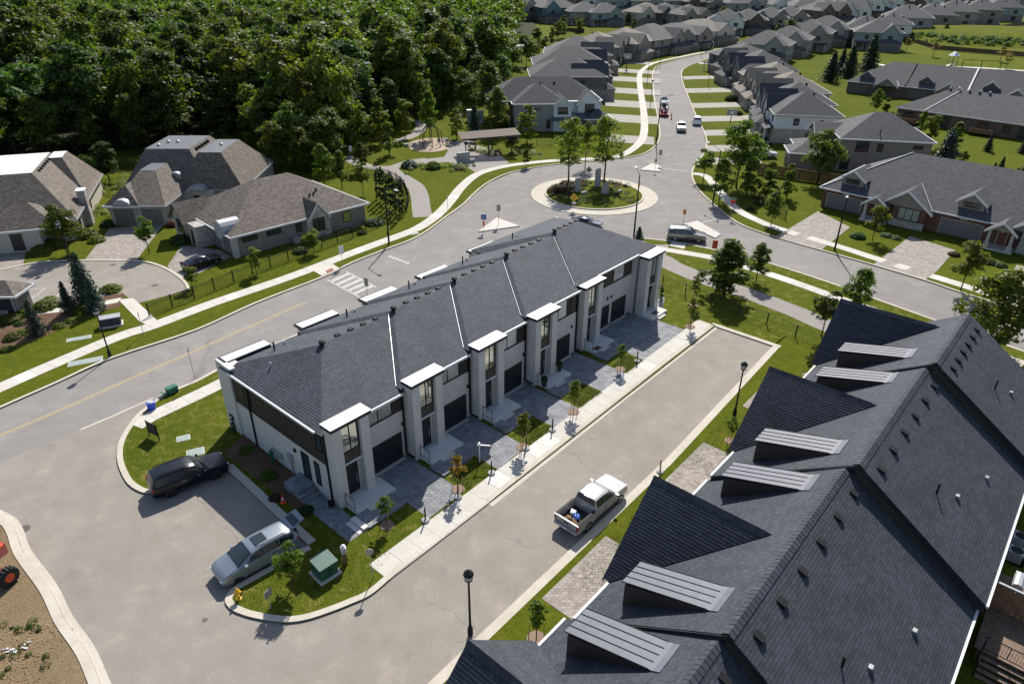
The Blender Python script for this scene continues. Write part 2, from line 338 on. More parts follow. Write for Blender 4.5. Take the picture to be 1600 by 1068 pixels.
# ------------------------------------------------------------------ the ground, roads, kerbs, lawns
HD = RAD(49); UX = Vector((math.cos(HD), math.sin(HD), 0)); WX = Vector((-math.sin(HD), math.cos(HD), 0)); O0 = G(535, 797)
def Lw(u, w, z=0.): p = O0 + UX * u + WX * w; return Vector((p.x, p.y, z))
def lpoly(pts): return [Lw(u, w) for u, w in pts]
def lsheet(name, pts, z, mat, z0=None, parent=None):
    m = M(); p = ccw([(q.x, q.y) for q in lpoly(pts)])
    if z0 is None: m.poly([(x, y, z) for x, y in p])
    else: m.prism(p, z0, z)
    return m.build(name, mat, parent, kind='structure')
m = M(); m.poly([(-2600, -120, -.03), (2600, -120, -.03), (3200, 4200, -.03), (-3200, 4200, -.03)]); m.build('ground', 'meadow', kind='structure')
N_KERB = [(-100, 686), (0, 639), (90, 599), (175, 561), (307, 517), (400, 475), (505, 434), (550, 412), (600, 392), (655, 370), (700, 338), (725, 320), (742, 303), (765, 285), (800, 270), (850, 260), (887, 256), (960, 249), (1000, 243), (1020, 233), (1031, 218), (1031, 197), (1024, 160), (1021, 130), (1021, 113), (1031, 102), (1065, 92), (1100, 85), (1137, 77), (1180, 69)]
E_KERB = [(1190, 78), (1127, 87), (1095, 96), (1072, 105), (1064, 115), (1068, 135), (1076, 155), (1087, 182), (1099, 207), (1103, 224), (1097, 242), (1085, 257), (1080, 270), (1082, 283), (1092, 299), (1114, 320), (1150, 348), (1200, 368), (1283, 392), (1364, 415), (1448, 440), (1501, 458), (1600, 488), (1800, 545)]
S_KERB = [(1800, 612), (1600, 549), (1412, 483), (1306, 445), (1204, 412), (1148, 398), (1100, 387), (1045, 377), (990, 372), (930, 374), (870, 378), (800, 388), (730, 407), (650, 442), (560, 481), (450, 529), (355, 570), (307, 595), (262, 614), (236, 631)]
W_ISLE = [(236, 631), (215, 648), (200, 667), (187, 690), (183, 715), (190, 740), (206, 762), (240, 772), (300, 752), (352, 732)]
PARK_END = [(352, 732), (392, 769), (435, 810), (482, 853)]
E_ISLE = [(482, 853), (455, 868), (426, 884), (388, 905), (364, 919), (352, 938), (360, 952), (378, 961), (400, 967), (430, 972), (455, 973), (484, 968), (520, 956), (550, 944), (580, 930), (615, 901), (659, 866)]
sheet('road', N_KERB + E_KERB + S_KERB + [(200, 667), (130, 705), (-100, 800)], 0, 'asphalt_road')
WC = [(-100, 760), (0, 806), (23, 826), (37, 863), (77, 918), (101, 967), (135, 1016), (157, 1066), (185, 1130)]
m = M(); m.poly(ccw([(p.x, p.y, .005) for p in px([(-100, 712), (0, 722), (132, 668), (238, 623), (260, 700), (400, 700), (540, 800)]) + lpoly([(10, -7.1), (43.2, -6.5), (43.2, -13.1), (20, -14.3), (-4.7, -14.4), (-12, -14.6)]) + px([(560, 1150)] + WC[::-1])])); m.build('court_road', 'asphalt_court', kind='structure')
def line3(pts, n=4): return smooth_line(px(pts), n)
# big lawns, their tops one kerb above the roads
FAR_N = [(1180, 66), (1100, 45), (950, 38), (840, 62), (790, 100), (700, 150), (620, 175), (500, 200), (380, 205), (200, 235), (0, 250), (-300, 330), (-300, 690)]
m = M(); m.prism([(p.x, p.y) for p in offs(line3(N_KERB), .0)] + [(p.x, p.y) for p in px(FAR_N)], -.05, .10); m.build('lawn', 'lawn_lush', kind='structure')
m = M(); m.prism([(p.x, p.y) for p in line3(E_KERB)] + [(p.x, p.y) for p in px([(2300, 420), (1800, 180), (1560, 110), (1330, 62), (1225, 70)])], -.05, .10); m.build('lawn', 'lawn_lush', kind='structure')
lot = line3(S_KERB) + line3(W_ISLE)[1:] + line3(PARK_END)[1:] + line3(E_ISLE)[1:]
m = M(); m.prism([(p.x, p.y) for p in lot] + [(p.x, p.y) for p in lpoly([(8, -7.2), (43.4, -6.6), (43.4, -12.9), (46, -13.0), (46, -42)])], -.05, .10); m.build('lawn', 'lawn_dry', kind='structure')
m = M(); m.prism([(p.x, p.y) for p in lpoly([(-14, -14.6), (-4.7, -14.45), (20, -14.35), (43.4, -13.12), (45.95, -13.12), (45.95, -60), (-14, -60)])], -.05, .10); m.build('lawn', 'lawn_lush', kind='structure')
m = M(); m.prism([(p.x, p.y) for p in px(WC)] + [(p.x, p.y) for p in px([(-300, 1130), (-300, 700)])], -.05, .08); m.build('building_plot', 'bare_soil', kind='structure')
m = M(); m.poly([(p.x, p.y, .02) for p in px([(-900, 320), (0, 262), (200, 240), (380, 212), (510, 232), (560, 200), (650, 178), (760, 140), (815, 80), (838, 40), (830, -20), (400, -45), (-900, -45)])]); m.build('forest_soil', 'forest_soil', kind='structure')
# kerbs
kerb(line3(N_KERB[:23]), side=1, w=.3); kerb(line3(N_KERB[22:]), side=1, w=.35); kerb(line3(E_KERB), side=1, w=.3); kerb(line3(S_KERB), side=1)
kerb(line3(W_ISLE), side=1, w=.42); kerb(line3(PARK_END), side=1, w=.6, h=.15); kerb(line3(E_ISLE), side=1, w=.42)
wl = line3(WC); kerb(wl, side=-1, w=.5); strip_mesh(wl, .02, .42, -.02, .016).build('gutter_pan', 'concrete_kerb', kind='structure')
strip_mesh([Lw(7.5, -7.2), Lw(25, -6.75), Lw(43.4, -6.5)], 0, .42, -.02, .13).build('kerb', 'concrete_kerb', kind='structure')
strip_mesh([Lw(7.3, -7.62), Lw(25, -7.17), Lw(43.2, -6.95)], 0, .38, -.02, .02).build('gutter_pan', 'concrete_kerb', kind='structure')
strip_mesh([Lw(43.2, -6.1), Lw(43.2, -13.6)], 0, .55, -.02, .13).build('kerb', 'concrete_kerb', kind='structure')
strip_mesh([Lw(-14, -15.1), Lw(-4.7, -14.95), Lw(20, -14.75), Lw(43.2, -13.55)], 0, .62, -.02, .112).build('kerb', 'concrete_kerb', kind='structure')
# sidewalks: one slab each as far as slabs can be told apart
def sidewalk(line, w, n_slabs, step=1.55, z=.118):
    root = thing('sidewalk', '', '', (0, 0, 0)); del root['label'], root['category']; root['kind'] = 'structure'
    pts = resample(line, step); k = min(n_slabs, len(pts) - 1)
    strip_mesh(line, -w / 2, w / 2, .0, z - .012).build('slab_bed', 'concrete_kerb', root)
    for i in range(k):
        a, b = pts[i], pts[i + 1]; t = (b - a).normalized(); nrm = Vector((-t.y, t.x, 0)) * w / 2
        t0 = (pts[i] - pts[i - 1]).normalized() if i else t; t1 = (pts[i + 2] - b).normalized() if i + 2 < len(pts) else t
        na = (t0 + t).normalized(); nb = (t1 + t).normalized(); na = Vector((-na.y, na.x, 0)) * w / 2; nb = Vector((-nb.y, nb.x, 0)) * w / 2
        a, b = a + t * .012, b - t * .012; mm = M()
        mm.prism([(p.x, p.y) for p in (a - na, b - nb, b + nb, a + na)], z - .03, z + rnd.uniform(-.004, .004)); mm.build('paving_slab', 'concrete_alt' if rnd.random() < .12 else 'concrete', root)
    if k < len(pts) - 1: strip_mesh(pts[k:], -w / 2, w / 2, .0, z).build('far_paving', 'concrete', root)
ground_mat('concrete_alt', [(.56, .54, .50), (.64, .62, .58)], .3, 1.2, 12, .9, .2, .006, fine=.08)
strip_mesh([Lw(-1.9, -6.3), Lw(7, -6.2), Lw(25, -5.8), Lw(43.3, -5.4)], -1.02, .8, 0, .105).build('slab_bed', 'concrete_kerb', kind='structure')
sidewalk([Lw(-1.95, -6.32), Lw(7, -6.22), Lw(25, -5.8), Lw(43.4, -5.4)], 1.78, 40)
sidewalk(line3([(-90, 650), (0, 607), (112, 558), (188, 526), (239, 510), (332, 475), (432, 441), (484, 422), (548, 397), (602, 377), (652, 358), (683, 337), (703, 316), (722, 292), (748, 272), (792, 260), (850, 253), (900, 250), (958, 246), (985, 236), (1005, 214), (1006, 178), (1001, 143), (999, 120), (1006, 108), (1025, 98), (1075, 87), (1140, 74)]), 1.7, 64)
sidewalk(line3([(212, 667), (240, 650), (275, 634), (320, 613), (362, 592), (430, 560), (520, 520)]), 1.6, 16)
sidewalk(line3([(1083, 272), (1103, 276), (1122, 297), (1150, 327), (1192, 349), (1232, 363), (1307, 385), (1378, 408), (1455, 432), (1530, 455), (1600, 478), (1800, 535)]), 1.6, 40)
sidewalk(line3([(1005, 386), (1040, 391), (1070, 396), (1120, 405), (1160, 417), (1204, 430), (1260, 449), (1310, 467), (1420, 505), (1600, 570)]), 1.5, 30)
sheet('path', [(364, 590), (352, 600), (367, 622), (382, 640), (398, 632)], .116, 'concrete', z0=.05)
sheet('path', [(209, 467), (185, 469), (218, 503), (243, 515), (246, 502)], .124, 'concrete', z0=.05)
sheet('path', [(30, 487), (120, 480), (190, 466), (184, 474), (122, 486), (34, 495)], .122, 'concrete', z0=.05)
def ribbon(name, pts, w, z, mat): return strip_mesh(line3(pts), -w / 2, w / 2, .0, z).build(name, mat, kind='structure')
ribbon('path', [(990, 395), (1030, 404), (1050, 416), (1090, 433), (1130, 447), (1180, 464), (1240, 487), (1300, 513), (1400, 550)], 3., .112, 'asphalt_path')
sheet('path', [(1000, 384), (1045, 383), (1038, 405), (1000, 402)], .108, 'asphalt_path', z0=.05)
ribbon('path', [(661, 340), (658, 325), (656, 308), (649, 292), (633, 281), (615, 270), (608, 262)], 2.9, .112, 'asphalt_path')
ribbon('path', [(535, 244), (550, 251), (568, 259), (592, 263), (615, 262), (640, 254), (668, 250)], 2.6, .109, 'asphalt_path')
ribbon('path', [(600, 226), (625, 220), (648, 211), (658, 200), (655, 188)], 2.4, .112, 'asphalt_path')
sheet('plaza', [(640, 258), (668, 249), (694, 246), (700, 236), (690, 222), (720, 221), (775, 236), (796, 256), (742, 270), (730, 262), (716, 258), (700, 254)], .115, 'asphalt_path', z0=.05)
pc = G(673, 227); m = M(); m.prism([(pc.x + 4.6 * math.cos(a), pc.y + 6.2 * math.sin(a)) for a in np.linspace(0, 6.2832, 28, endpoint=False)], .05, .122); m.build('play_surface', 'play_sand', kind='structure')
# cul-de-sac on the left with its drives
sheet('lane', [(-200, 520), (-200, 440), (-60, 428), (0, 424), (60, 412), (135, 409), (215, 410), (247, 417), (272, 430), (288, 444), (291, 455), (212, 476), (192, 459), (150, 466), (128, 470), (30, 482), (-60, 495)], .114, 'asphalt_court', z0=.05)
kerb(line3([(-60, 429), (0, 424), (60, 412), (135, 409), (215, 410), (247, 417), (272, 430), (288, 444), (292, 454)]), w=.35, h=.19)
for d in ([(172, 358), (257, 350), (212, 410), (131, 409)], [(262, 417), (284, 384), (345, 392), (362, 402), (300, 434), (283, 440)], [(-60, 395), (0, 386), (44, 383), (35, 421), (0, 425), (-60, 429)]): sheet('driveway', d, .119, 'paver_beige', z0=.05)
sheet('driveway', [(1278, 331), (1328, 356), (1283, 391.5), (1213, 370)], .119, 'paver_beige', z0=.05); sheet('driveway', [(1422, 370), (1492, 392), (1463, 425), (1445, 438.5), (1364, 414.5)], .119, 'paver_beige', z0=.05); sheet('driveway', [(1588, 415), (1700, 440), (1660, 500), (1556, 472)], .119, 'paver_beige', z0=.05)
for v0, v1, e in ((214, 226, 10), (182, 194, 4), (160, 170, 2), (140.5, 149, 0), (122.5, 130, 0), (110.5, 116, 2), (97, 101, 12)):
    sheet('driveway', [(945, v0 - 4), (945, v1 - 4), (1030 - e + 2, v1 + 1), (1030 - e + 2, v0 + 1)], .114, 'drive_pale', z0=.05)
for v0, v1, x0, x1 in ((247, 257, 1086, 1190), (227, 237, 1103, 1200), (203, 212, 1099, 1200), (181.5, 190, 1088, 1190), (161, 168.5, 1079, 1180), (138, 145, 1071, 1165), (119, 124, 1066, 1140), (97, 100, 1090, 1140)):
    sheet('driveway', [(x0, v0 + 1), (x0 + 3, v1 + 1), (x1, v1 - 1), (x1, v0 - 1)], .114, 'drive_pale', z0=.05)
for q in ([(1100, 74), (1330, 40), (1355, 44), (1215, 66)], [(1120, 78), (1200, 60), (1330, 46), (1345, 36), (1365, 37), (1320, 60), (1200, 78)]): pass
sheet('road', [(1175, 68.5), (1195, 79), (1260, 60), (1330, 46), (1362, 34), (1340, 33), (1300, 42), (1235, 57)], .118, 'asphalt_road', z0=.05)
# roundabout
rc = G(928, 304.5)
m = M(); m.disc((rc.x, rc.y, .07), 10.4, 56, 0, .1); m.build('truck_apron', 'concrete_kerb', kind='structure')
kl = [Vector((rc.x + 8.15 * math.cos(a), rc.y + 8.15 * math.sin(a), 0)) for a in np.linspace(0, 2 * math.pi, 49)]
strip_mesh(kl, 0, .3, .0, .24).build('kerb', 'concrete_kerb', kind='structure')
m = M(); n_ = 40; m.v.append((rc.x, rc.y, .75)); 
for r_, z_ in ((4., .6), (7.9, .2)): m.v += [(rc.x + r_ * math.cos(2 * math.pi * i / n_), rc.y + r_ * math.sin(2 * math.pi * i / n_), z_) for i in range(n_)]
for i in range(n_):
    j = (i + 1) % n_; m.f += [(0, 1 + i, 1 + j), (1 + i, 1 + n_ + i, 1 + n_ + j, 1 + j)]; m.m += [0, 0]
m.build('island_bed', 'lawn_dry', kind='structure')
for pts in ([(747, 363), (812, 354), (776, 341)], [(1000, 266), (1032, 269), (1032, 260), (1018, 256)], [(1068, 351), (1090, 346), (1126, 367), (1118, 373)]): sheet('traffic_island', pts, .14, 'concrete', z0=.0)
# painted lines and markings
def paint(pts, w, name='road_line', mat='paint_line', z=.006): return strip_mesh(line3(pts, 3), -w / 2, w / 2, .0, z).build(name, mat, kind='structure')
paint([(0, 679), (100, 637), (200, 592), (300, 549), (400, 505), (480, 470)], .16, mat='paint_line_yellow')
paint([(0, 681.5), (100, 639.5), (200, 594.5), (300, 551.5), (400, 507.5), (480, 472.5)], .10, mat='paint_line_yellow')
paint([(126, 671), (180, 648), (240, 621)], .22, mat='concrete_kerb', z=.009)
def bars(a0, a1, b0, b1, n, frac):
    for i in range(n):
        t0, t1 = i / n, (i + frac) / n; L = lambda p, q, t: (p[0] + (q[0] - p[0]) * t, p[1] + (q[1] - p[1]) * t)
        sheet('crossing_bar', [L(a0, a1, t0), L(a0, a1, t1), L(b0, b1, t1), L(b0, b1, t0)], .007, 'paint_line')
bars((516, 438), (560, 462), (545, 425), (590, 449), 5, .55); paint([(511, 437), (562, 464)], .2); paint([(541, 424), (588, 449)], .2)
for i in range(6): sheet('yield_mark', [(606 + i * 5.5, 400 + i * 2.0), (611 + i * 5.5, 399 + i * 2.0), (613 + i * 5.5, 401.5 + i * 2.0), (608 + i * 5.5, 402.5 + i * 2.0)], .007, 'paint_line')
paint([(1032, 262), (1076, 268)], .25); paint([(1092, 349), (1124, 341)], .2)
for a, b in (((30, 455), (72, 451)), ((26, 466), (62, 462)), ((72, 451), (36, 478)), ((104, 450), (78, 475)), ((44, 452), (22, 472))): strip_mesh(px([a, b]), -.07, .07, .1, .120).build('bay_line', 'paint_line', kind='structure')
sheet('tactile_pad', [(508, 425), (518, 420), (524, 424), (513, 429)], .124, 'tactile', z0=.1); sheet('path', [(488, 423), (503, 432), (530, 420), (515, 410)], .120, 'concrete', z0=.05)
sheet('path', [(1046, 385), (1069, 390), (1072, 382), (1051, 377)], .117, 'concrete', z0=.05)
for u, v, r in ((193, 423, .42), (177, 415, .35), (242, 447, .4), (37, 826, .4), (320, 968, .16)):
    c = G(u, v); m = M(); m.disc((c.x, c.y, .123 if v < 460 else .014), r, 16, 0, .02); tag(m.build('manhole_cover', 'iron'), {193: 'round iron manhole cover at the middle of the cul-de-sac', 177: 'round iron manhole cover below the paved drive', 242: 'round iron manhole cover by the black fence of the cul-de-sac', 37: 'iron drain grate at the kerb of the bare plot', 320: 'iron manhole cover on the pale asphalt near the hydrant'}[u], 'manhole cover', 'iron covers in the paving')
# beds of mulch and the driveways at the long grey terrace
sheet('mulch_bed', [(-60, 470), (30, 490), (55, 478), (120, 468), (150, 440), (172, 440), (196, 461), (187, 481), (150, 490), (120, 505), (60, 530), (0, 548), (-60, 560)], .108, 'mulch', z0=.05)
lsheet('mulch_bed', [(-.1, 1.6), (-2.1, 1.6), (-2.3, 12), (-.1, 13)], .106, 'mulch', .05)
# ------------------------------------------------------------------ building helpers
def win(parent, o, a, w, h, panes=1, glass='glass', frame='metal_black', fw=.07, name='window', rows=1, sub=True):
    """o: lower left corner on the wall seen from outside, a: unit direction along the wall (outside on its right-hand side)"""
    o, a = Vector(o), Vector(a).normalized(); nrm = Vector((a.y, -a.x, 0)); m = M()
    def bar(s0, s1, z0, z1, d0=-.02, d1=.05, mm=m, mi=0):
        c = o + a * (s0 + s1) / 2 + nrm * (d0 + d1) / 2; mm.obox((c.x, c.y, 0), a, nrm, (s1 - s0) / 2, (d1 - d0) / 2, o.z + z0, o.z + z1, mi)
    bar(0, w, 0, fw); bar(0, w, h - fw, h); bar(0, fw, fw, h - fw); bar(w - fw, w, fw, h - fw)
    for i in range(1, panes): bar(w * i / panes - fw / 2, w * i / panes + fw / 2, fw, h - fw)
    for i in range(1, rows): bar(fw, w - fw, h * i / rows - fw / 3, h * i / rows + fw / 3, -.02, .04)
    if not sub:
        bar(fw, w - fw, fw, h - fw, -.02, .015, m, 1); return m.build(name, [frame, glass], parent)
    f = m.build(name, frame, parent)
    for i in range(panes):
        q = M(); bar(w * i / panes + fw / 2, w * (i + 1) / panes - fw / 2, fw, h - fw, -.02, .015, q); q.build('pane', glass, f)
    return f
def door_panel(parent, o, a, w, h, mat, name='garage_door', n=4, trim='trim_stone', grow=.09):
    o, a = Vector(o), Vector(a).normalized(); nrm = Vector((a.y, -a.x, 0)); m = M()
    for i in range(n):
        c = o + a * w / 2 + nrm * .0; m.obox((c.x, c.y, 0), a, nrm, w / 2, .035, o.z + h * i / n + .008, o.z + h * (i + 1) / n - .008, 0)
    c = o + a * w / 2 - nrm * .02; m.obox((c.x, c.y, 0), a, nrm, w / 2 - .01, .03, o.z, o.z + h - .01, 0)
    if trim:
        for s0, s1, z0, z1 in ((-grow, 0, 0, h + grow), (w, w + grow, 0, h + grow), (0, w, h, h + grow)):
            c = o + a * (s0 + s1) / 2; m.obox((c.x, c.y, 0), a, nrm, (s1 - s0) / 2, .06, o.z + z0, o.z + z1, 1)
    return m.build(name, [mat, trim or mat], parent)
def clip2(p, ax, lim, keep_less):
    out = []; n = len(p)
    for i in range(n):
        A, B = p[i], p[(i + 1) % n]; ia = (A[ax] <= lim) == keep_less; ib = (B[ax] <= lim) == keep_less
        if ia: out.append(A)
        if ia != ib:
            t = (lim - A[ax]) / (B[ax] - A[ax]); out.append((A[0] + (B[0] - A[0]) * t, A[1] + (B[1] - A[1]) * t))
    return out
def shingles(mb, pts, course=.2, tab=.33, h=.02):
    pts = [Vector(p) for p in pts]; n = Vector()
    for i in range(len(pts)): n += pts[i].cross(pts[(i + 1) % len(pts)])
    if n.z < 0: n = -n
    n.normalize(); a = Vector((0, 0, 1)).cross(n).normalized(); b = n.cross(a); o = pts[0]
    P = [((p - o).dot(a), (p - o).dot(b)) for p in pts]
    b0 = min(q[1] for q in P); b1 = max(q[1] for q in P); k = 0
    while b0 < b1 - 1e-4:
        band = clip2(clip2(P, 1, b0, False), 1, b0 + course, True)
        if len(band) > 2:
            x0 = min(q[0] for q in band); x1 = max(q[0] for q in band); x = x0 - rnd.random() * tab
            while x < x1:
                w = tab * rnd.uniform(.75, 1.25)
                c = clip2(clip2(band, 0, x, False), 0, x + w - .012, True)
                if len(c) > 2:
                    hh = h * rnd.uniform(.84, 1.16); kk = len(mb.v)
                    for q in c: mb.v.append(tuple(o + a * q[0] + b * q[1] + n * (.004 + hh * (1 - (q[1] - b0) / course))))
                    f = list(range(kk, kk + len(c)))
                    ar = sum(c[i][0] * c[(i + 1) % len(c)][1] - c[(i + 1) % len(c)][0] * c[i][1] for i in range(len(c)))
                    mb.f.append(tuple(f if ar > 0 else f[::-1])); mb.m.append(0)
                    for i in range(len(c)):
                        j = (i + 1) % len(c)
                        if abs(c[i][1] - b0) < 1e-5 and abs(c[j][1] - b0) < 1e-5:
                            k2 = len(mb.v); 
                            for q in (c[i], c[j]): mb.v.append(tuple(o + a * q[0] + b * q[1]))
                            mb.f.append((kk + i, k2, k2 + 1, kk + j)); mb.m.append(0)
                x += w
        b0 += course; k += 1
    return mb
def roof_part(parent, faces, shmat, base='shingle_slate', tab=.33, course=.2, h=.02, thick=.16, name='roof'):
    m = M()
    for f in faces: m.slab(f, thick)
    r = m.build(name, base, parent); s = M()
    for f in faces: shingles(s, f, course, tab, h)
    s.build('shingles', shmat, r, kind='stuff'); return r
def cap_line(parent, pts, r, mat, name):
    m = M(); m.tube(pts, r, 5); return m.build(name, mat, parent)
# ------------------------------------------------------------------ the white brick terrace in the middle
T = thing('townhouse_row', 'long terrace of white brick townhouses with dark hipped roofs and white flat canopies', 'building', O0, HD)
X = Vector((1, 0, 0)); Y = Vector((0, 1, 0))
UNITS = [(0, -.05), (7.1, .2), (14.2, .45), (21.3, .7)]
wall = M(); boards = M(); dark = M()
def box(m, *a): m.box(*a)
# core volumes
wall.box(.0, 3.2, .95, 14.0, 0, 3.35); wall.box(3.05, 7.1, 1.28, 14.0, 0, 4.35); boards.box(.02, 3.2, 1.0, 13.1, 3.35, 6.1)
wall.box(-.12, .9, 13.1, 15.0, 0, 6.45); boards.box(3.05, 7.1, 1.32, 14.0, 4.35, 6.1)
for u0, dz in UNITS[1:]:
    e = u0 + (7.1 if u0 < 21 else 7.6); wall.box(u0, u0 + 3.2, 1.0, 14.2, 0, 6.1 + dz); wall.box(u0 + 3.2, e, 1.28, 14.2, 0, 4.5); boards.box(u0 + 3.2, e, 1.32, 14.2, 4.5, 6.1 + dz)
wall.box(28.9, 32.4, 1.5, 15.2, 0, 6.9); wall.box(32.4, 39.8, 2.1, 15.2, 0, 4.7); boards.box(32.4, 39.8, 2.14, 15.2, 4.7, 6.9); wall.box(39.8, 42.9, 1.6, 15.2, 0, 6.9)
# end-wall battens on the dark cladding
for i in range(40):
    y = 1.1 + i * .3; boards.box(-.015, .02, y, y + .05, 3.37, 6.05)
for u0, dz in UNITS:
    for i in range(6): boards.box(u0 + 6.0 + i * .17, u0 + 6.03 + i * .17, 1.28, 1.32, 4.55, 6.0 + dz)
boards.build('board_cladding', 'board_dark', T, kind='stuff')
m = M(); m.box(-.03, .0, .95, 13.1, 3.29, 3.37); m.build('cladding_sill', 'trim_stone', T)
porch_specs = []
PORT = [(0, 0., 0), (7.1, .12, .0), (14.2, .18, .0), (21.3, .1, .0), (29.35, .75, .0), (39.8, .25, .0)]
for i, (u0, y0, dz) in enumerate(PORT):
    zt = 6.72; w = 3.05
    for a, b in ((0, .74), (w - .74, w)): wall.box(u0 + a, u0 + b, y0, y0 + 1.0, 0, zt - .02)
    wall.box(u0 + .74, u0 + w - .74, y0 + .62, y0 + 1.3, 0, 3.35)
    m = M(); m.box(u0 + .74, u0 + w - .74, y0 + .3, y0 + .98, 3.42, zt - .04); m.build('entry_panel', 'board_dark', T)
    m = M(); m.box(u0 + .74, u0 + w - .74, y0 + .2, y0 + .66, 3.3, 3.42); m.build('door_lintel', 'gutter_white', T)
    win(T, (u0 + .80, y0 + .3, 4.3), X, w - 1.6, 2.15, 2, 'glass_bright' if i != 5 else 'glass_reflect_tint')
    dx = u0 + .98 if i < 5 else u0 + 1.15
    d = door_panel(T, (dx, y0 + .6, .34), X, 1.02, 2.85, 'door_black', 'front_door', 1, 'metal_black', .05)
    m = M(); m.box(dx + .86, dx + .9, y0 + .5, y0 + .56, 1.2, 1.9); m.build('handle', 'alum_grey', d)
    m = M(); m.box(dx - .18 if i < 5 else dx + 1.15, dx - .08 if i < 5 else dx + 1.25, y0 + .5, y0 + .62, 2.55, 2.9); m.build('wall_lamp', 'metal_black', T)
    c = M(); c.box(u0 - .14, u0 + w + .14, y0 - .16, y0 + 1.0, zt, zt + .26); cp = c.build('canopy', 'metal_dark', T)
    c = M(); c.box(u0 - .16, u0 + w + .16, y0 - .2, y0 + 1.02, zt + .263, zt + .31); c.build('white_capping', 'white_metal', cp)
    # porch, step, landing
    px0, px1 = (u0 + .35, u0 + 3.75) if i < 5 else (u0 - .1, u0 + 2.9)
    m = M(); m.box(px0, px1, y0 - 1.35, y0 + .62, 0, .38); m.build('porch_slab', 'concrete_alt', T)
    m = M(); m.box(px0 + .8, px0 + 2.2, y0 - 1.75, y0 - 1.35, 0, .24); m.build('porch_step', 'concrete', T)
    if i < 5:
        m = M(); q = .025
        for x_, y_ in ((px0 - .02, y0 - 1.1), (px0 - .02, y0 + -.1)): m.tube([(x_, y_, .38), (x_, y_, 1.42)], q, 5)
        m.tube([(px0 - .02, y0 - 1.1, 1.4), (px0 - .02, y0 - .1, 1.4)], q, 5); m.tube([(px0 - .02, y0 - 1.1, .55), (px0 - .02, y0 - .1, .55)], q, 5); m.build('handrail', 'metal_black', T)
# garages and first-floor windows
GAR = [(3.75, 2.95, 1.26, 4.35), (10.75, 2.95, 1.26, 4.5), (17.85, 2.95, 1.26, 4.5), (25.0, 2.95, 1.26, 4.5)]
for i, (x, w, y, zb) in enumerate(GAR):
    g = door_panel(T, (x, y, .1), X, w, 2.45, 'door_black', 'garage_door', 4, None)
    m = M(); m.box(x - .05, x + w + .05, y - .35, y, .0, .13); m.build('threshold', 'concrete', T)
    win(T, (x - .35, y + .05, zb + .1), X, 2.65, 1.5 + .1 * i, 2, 'glass_reflect_tint' if i < 2 else 'glass_blind_reflect')
    m = M(); m.box(x + w + .1, x + w + .3, y - .09, y, 3.05, 3.3); m.build('wall_lamp', 'metal_black', T)
for x in (33.2, 36.35): door_panel(T, (x, 2.08, .1), X, 2.65, 2.45, 'door_black', 'garage_door', 4, None); m = M(); m.box(x - .05, x + 2.7, 1.73, 2.08, 0, .13); m.build('threshold', 'concrete', T)
win(T, (32.7, 2.12, 4.85), X, 2.0, 1.75, 1, 'glass_bright'); win(T, (36.2, 2.12, 4.85), X, 2.0, 1.75, 1, 'glass_blind_reflect')
for x in (35.3, 36.0): m = M(); m.box(x, x + .2, 2.0, 2.1, 3.2, 3.45); m.build('wall_lamp', 'metal_black', T)
# end wall openings and fittings
win(T, (0, 4.35, .75), -Y, .95, 2.3, 1, 'glass', name='side_door'); win(T, (0, 2.75, .95), -Y, .6, 2.05, 1, 'glass'); win(T, (0.0, 11.4, 3.9), -Y, .75, 1.5, 1, 'glass_bright'); win(T, (0.0, 2.1, 4.3), -Y, .7, 1.4, 1, 'glass')
m = M(); m.box(-.22, 0, 5.6, 6.1, 1.2, 2.0); m.tube([(-.1, 5.85, 1.2), (-.1, 5.85, .1)], .05, 5); m.build('meter_box', 'alum_grey', T)
m = M(); 
for k in range(5): m.tube([(-.12, 7.2 + k * .3, .6), (-.12, 7.2 + k * .3, 1.1 + .1 * (k % 2))], .045, 5); m.box(-.22, -.02, 7.1 + k * .3, 7.32 + k * .3, 1.0, 1.25)
m.build('gas_meter', 'alum_grey', T)
m = M(); m.box(-.14, 0, 5.0, 5.2, 2.55, 2.8); m.build('wall_lamp', 'metal_black', T)
for x, y in ((-.06, .98), (-.06, 10.9)): m = M(); m.box(x - .06, x + .06, y - .06, y + .06, .1, 6.0); m.build('downspout', 'metal_black', T)
for i, (u0, dz) in enumerate(UNITS[1:] + [(28.95, .8)]): m = M(); m.box(u0 - .14, u0 - .02, 1.14, 1.26, .35, 6.0 + dz); m.box(u0 - .12, u0, .3, 1.2, .28, .4); m.build('downspout', 'metal_black', T)
# raised walks (dark edged), pavers, steps to the side door
for i in range(5):
    u0 = PORT[i][0] + .12; y1 = PORT[i][1] - 1.36
    m = M(); m.box(u0, u0 + 3.3, y1 - 1.5, y1, .0, .22); m.box(u0 - .08, u0, y1 - 1.6, y1 + .0, .0, .26); m.box(u0, u0 + 3.0, y1 - 1.6, y1 - 1.5, .0, .26); m.build('raised_walk', 'paver_grey', T)
for k, h in enumerate((.16, .3)): m = M(); m.box(-.75 + k * .42, -.35 + k * .42, -2.85, -1.36, 0, h); m.build('walk_step', 'concrete_alt', T)
for k, h in enumerate((.75, .48, .25)): m = M(); m.box(-1.45, -.02, 3.2 - k * .4 + (.0 if k else .0), (4.9 if k == 0 else 3.6 - k * .4), 0, h); m.build('side_step', 'paver_grey', T)
m = M(); m.box(-1.6, -.05, -2.9, 2.4, .05, .125); m.build('side_walk', 'paver_grey', T)
